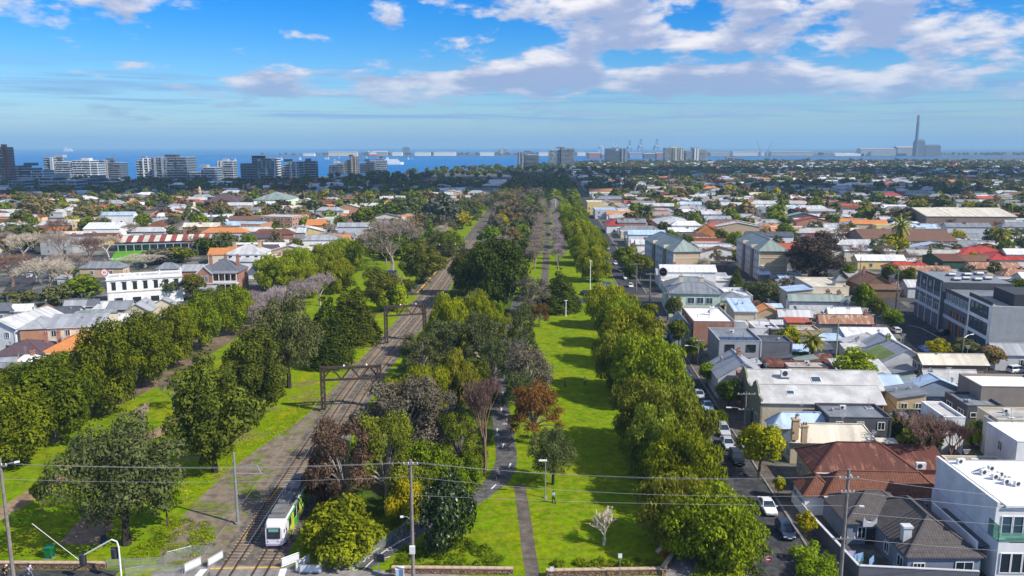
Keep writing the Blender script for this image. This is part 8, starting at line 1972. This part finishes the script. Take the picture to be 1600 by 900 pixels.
# washing and toys in the bungalow yard
for i, (px, py, c, lb) in enumerate(((1328, 868, 'lilac', 'pale washing on the line in the bungalow yard'), (1342, 872, 'blue', 'blue cloth on the line in the bungalow yard'), (1362, 878, 'blue', 'second blue cloth by the yard wall, nearer the chimney'), (1398, 884, 'blue', 'blue cloth hanging on the wall inside the yard'))):
    p = G(px, py, 1.0); b = MB(); n = 5
    for k in range(n): b.add([(-.7 + 1.4 * k / n, .12 * math.sin(k * 2), .2), (-.7 + 1.4 * (k + 1) / n, .12 * math.sin(k * 2 + 2), .2), (-.7 + 1.4 * (k + 1) / n, .05, 1.3), (-.7 + 1.4 * k / n, .05, 1.3)], [(0, 1, 2, 3)])
    tag(b.build('hanging_cloth', CLOTH[c], None, (p.x, p.y, .3), .4 * i), lb, 'cloth', 'washing in the bungalow yard')
# rail stop: platform, yellow edge, green fence, shelter roof with panels
pl = [Vector((-31.3, 262)), Vector((-29.6, 300)), Vector((-27.5, 345))]
b = MB()
for a, c in zip(pl[:-1], pl[1:]): b.add([(a.x - 3.4, a.y, 0), (a.x, a.y, 0), (c.x, c.y, 0), (c.x - 3.4, c.y, 0), (a.x - 3.4, a.y, .95), (a.x, a.y, .95), (c.x, c.y, .95), (c.x - 3.4, c.y, .95)], [(4, 5, 6, 7), (0, 1, 5, 4), (1, 2, 6, 5), (3, 0, 4, 7)])
st = thing('rail_stop', (0, 0, 0)); tag(st, 'light rail platform with orange-yellow edge line and green fence', 'platform'); b.build('platform_deck', M['dark_dirt'], st); e = MB()
for a, c in zip(pl[:-1], pl[1:]): e.bar((a.x - .35, a.y, .965), (c.x - .35, c.y, .965), .5, .03)
e.build('edge_line', M['yellow'], st); gf = mat('green_fence', (.02, .22, .07), .6, .1, 2)
for i in range(14):
    k = i / 13; q = pl[0] + (pl[2] - pl[0]) * k; MB().tube([(q.x - 3.5, q.y, 0), (q.x - 3.5, q.y, 2.1)], .06, 5).build('fence_post', gf, st)
for z in (1.3, 2.05): MB().tube([(pl[0].x - 3.5, pl[0].y, z), (pl[2].x - 3.5, pl[2].y, z)], .035, 5).build('fence_rail', gf, st)
p = G(612, 446); t = thing('solar_array', (p.x, p.y, 0), .2); tag(t, 'small blue solar panel array on a post beside the bronze tree', 'solar array'); MB().tube([(0, 0, 0), (0, 0, 4.4)], .14, 6).build('post', M['steel'], t); so = mat('solar_blue', (.06, .13, .34), .3, .1, 2, spec=.5)
for i in range(4): MB().bar((-1.5 + i * 1.0, -1.0, 4.2), (-1.5 + i * 1.0, 1.0, 5.3), .92, .08).build('solar_panel', so, t)
# leafless plane trees along the streets beyond the hotel
for i, (px, py, pt, w) in enumerate(((70, 470, 400, 90), (20, 448, 395, 70), (112, 446, 392, 70), (38, 410, 362, 64), (142, 420, 368, 60), (96, 408, 362, 60), (170, 402, 366, 50), (90, 380, 340, 40), (12, 400, 360, 50), (226, 418, 396, 70), (262, 352, 330, 40), (205, 372, 348, 30))):
    auto(tree('bare', px, py, pt, w, twig=('pale', 'brown', 'grey')[i % 3], name='plane_tree'), ('pale', 'brown', 'grey')[i % 3] + ' leafless plane tree', 'tree', 'leafless plane trees in the streets')
for i, (px, py, pt, w, lf) in enumerate(((60, 345, 305, 50, 'tan'), (40, 395, 348, 60, 'olive'), (140, 352, 318, 46, 'tan'), (312, 362, 334, 30, 'green'), (320, 398, 370, 40, 'fig'), (352, 396, 362, 44, 'olive'), (250, 412, 388, 60, 'grey'), (280, 410, 386, 50, 'fig'), (130, 462, 430, 60, 'green'), (92, 478, 446, 50, 'olive'), (30, 480, 455, 60, 'olive'), (470, 350, 322, 36, 'tan'), (345, 345, 318, 40, 'tan'), (430, 362, 340, 40, 'fig'), (480, 360, 340, 40, 'olive'))):
    auto(tree('far_round', px, py, pt, w, leaf=lf, name='garden_tree'), {'tan': 'tan', 'olive': 'olive', 'green': 'green', 'fig': 'dark', 'grey': 'grey-brown'}[lf] + ' bushy tree among the roofs', 'tree', 'trees among the houses')

# ------------------------------------------------------------------ labels for the many: what it looks like, then where it stands
LM = {'the white hotel': (225, 450), 'the striped clubhouse': (250, 376), 'the brick mansion': (335, 425), 'the white villa': (380, 395), 'the orange brick flats': (433, 335), 'the pale green hall': (422, 312), 'the cream church': (302, 334), 'the school': (342, 318), 'the grey concrete block': (86, 378),
      'the yellow verandah house': (118, 346), 'the corner pub': (1070, 470), 'the flats behind the pub': (1060, 420), 'the flats by the car park': (1195, 430), 'the cream corner villa': (1300, 448), 'the brown bungalow': (1372, 440), 'the dark apartments': (1480, 500), 'the brown brick shed': (1490, 575),
      'the purple-brown tree': (1272, 440), 'the brown terrace': (1420, 376), 'the long industrial shed': (1515, 338), 'the yellow block': (930, 316), 'the tan brick block': (1055, 350), 'the vivid orange gable': (1110, 366), 'the bright red hip roof': (960, 352), 'the scarlet roofs': (1545, 400),
      'the rail stop': (690, 440), 'the large leafless tree': (612, 420), 'the huge fig': (768, 480), 'the pointed conifer': (672, 382), 'the cross street': (960, 465), 'the orange tiled house': (100, 550), 'the long cream terrace': (110, 520), 'the long fawn roof': (1320, 366), 'the bend of the track': (740, 372),
      'the curved white shed': (156, 358), 'the pale green boxy building': (507, 343), 'the blue-roofed cream house': (1120, 386)}
LMP = {k: G(*v) for k, v in LM.items()}
for nm, q in (('the middle of the park belt', (5, 480)), ('the far end of the park belt', (20, 700)), ('the railway far up', (-14, 620)), ('the last stretch of the park road', (62, 650)), ('the roofs far beyond the flats', (170, 520)), ('the roofs behind the long shed', (330, 640)), ('the roofs past the church', (-300, 760)), ('the park border behind the orange flats', (-90, 560))): LMP[nm] = Vector((q[0], q[1], 0))
def short(l):
    for a_, b_ in (('away from the park, past', 'past'), ('on the park side of', 'parkward of'), ('house with', 'house,'), (' the ', ' ')):
        if len(l.replace('-', ' ').split()) > 16: l = l.replace(a_, b_)
    return l
used = {}
for o, desc, pos in REG:
    best = sorted(LMP.items(), key=lambda kv: (kv[1].xy - pos.xy).length * (1 if True else 1))[0]; d = pos.xy - best[1].xy; pk = 1 if best[1].x > 0 else -1
    rel = ('beyond' if d.y > 0 else 'in front of') if abs(d.y) > abs(d.x) else ('on the park side of' if d.x * pk < 0 else 'away from the park, past')
    used.setdefault((desc, rel, best[0]), []).append((d.length, o))
ORD = ['', 'second', 'third', 'fourth', 'fifth', 'sixth', 'seventh', 'eighth', 'ninth', 'tenth']
for (desc, rel, lm_), L in used.items():
    L.sort(key=lambda q: q[0])
    for i, (dd, o) in enumerate(L):
        o['label'] = short(desc + (', ' + (('closest ' if i == 0 else ORD[min(i, 9)] + ' ') if len(L) > 1 else '')) + rel + ' ' + lm_)
# ------------------------------------------------------------------ haze: one box of pale air round everything below the clouds
hz = bpy.data.materials.new('haze'); hz.use_nodes = True
t = NT(hz.node_tree); t.n.clear()
pv = t.node('ShaderNodeVolumePrincipled'); pv.inputs['Color'].default_value = (0.44, 0.76, 1.0, 1); pv.inputs['Density'].default_value = HAZE
pv.inputs['Anisotropy'].default_value = 0.0
out = t.node('ShaderNodeOutputMaterial'); t.l.new(pv.outputs[0], out.inputs['Volume'])
stuff(MB().box(-30000, 31000, -900, 30000, -2.5, 300).build('haze', hz))
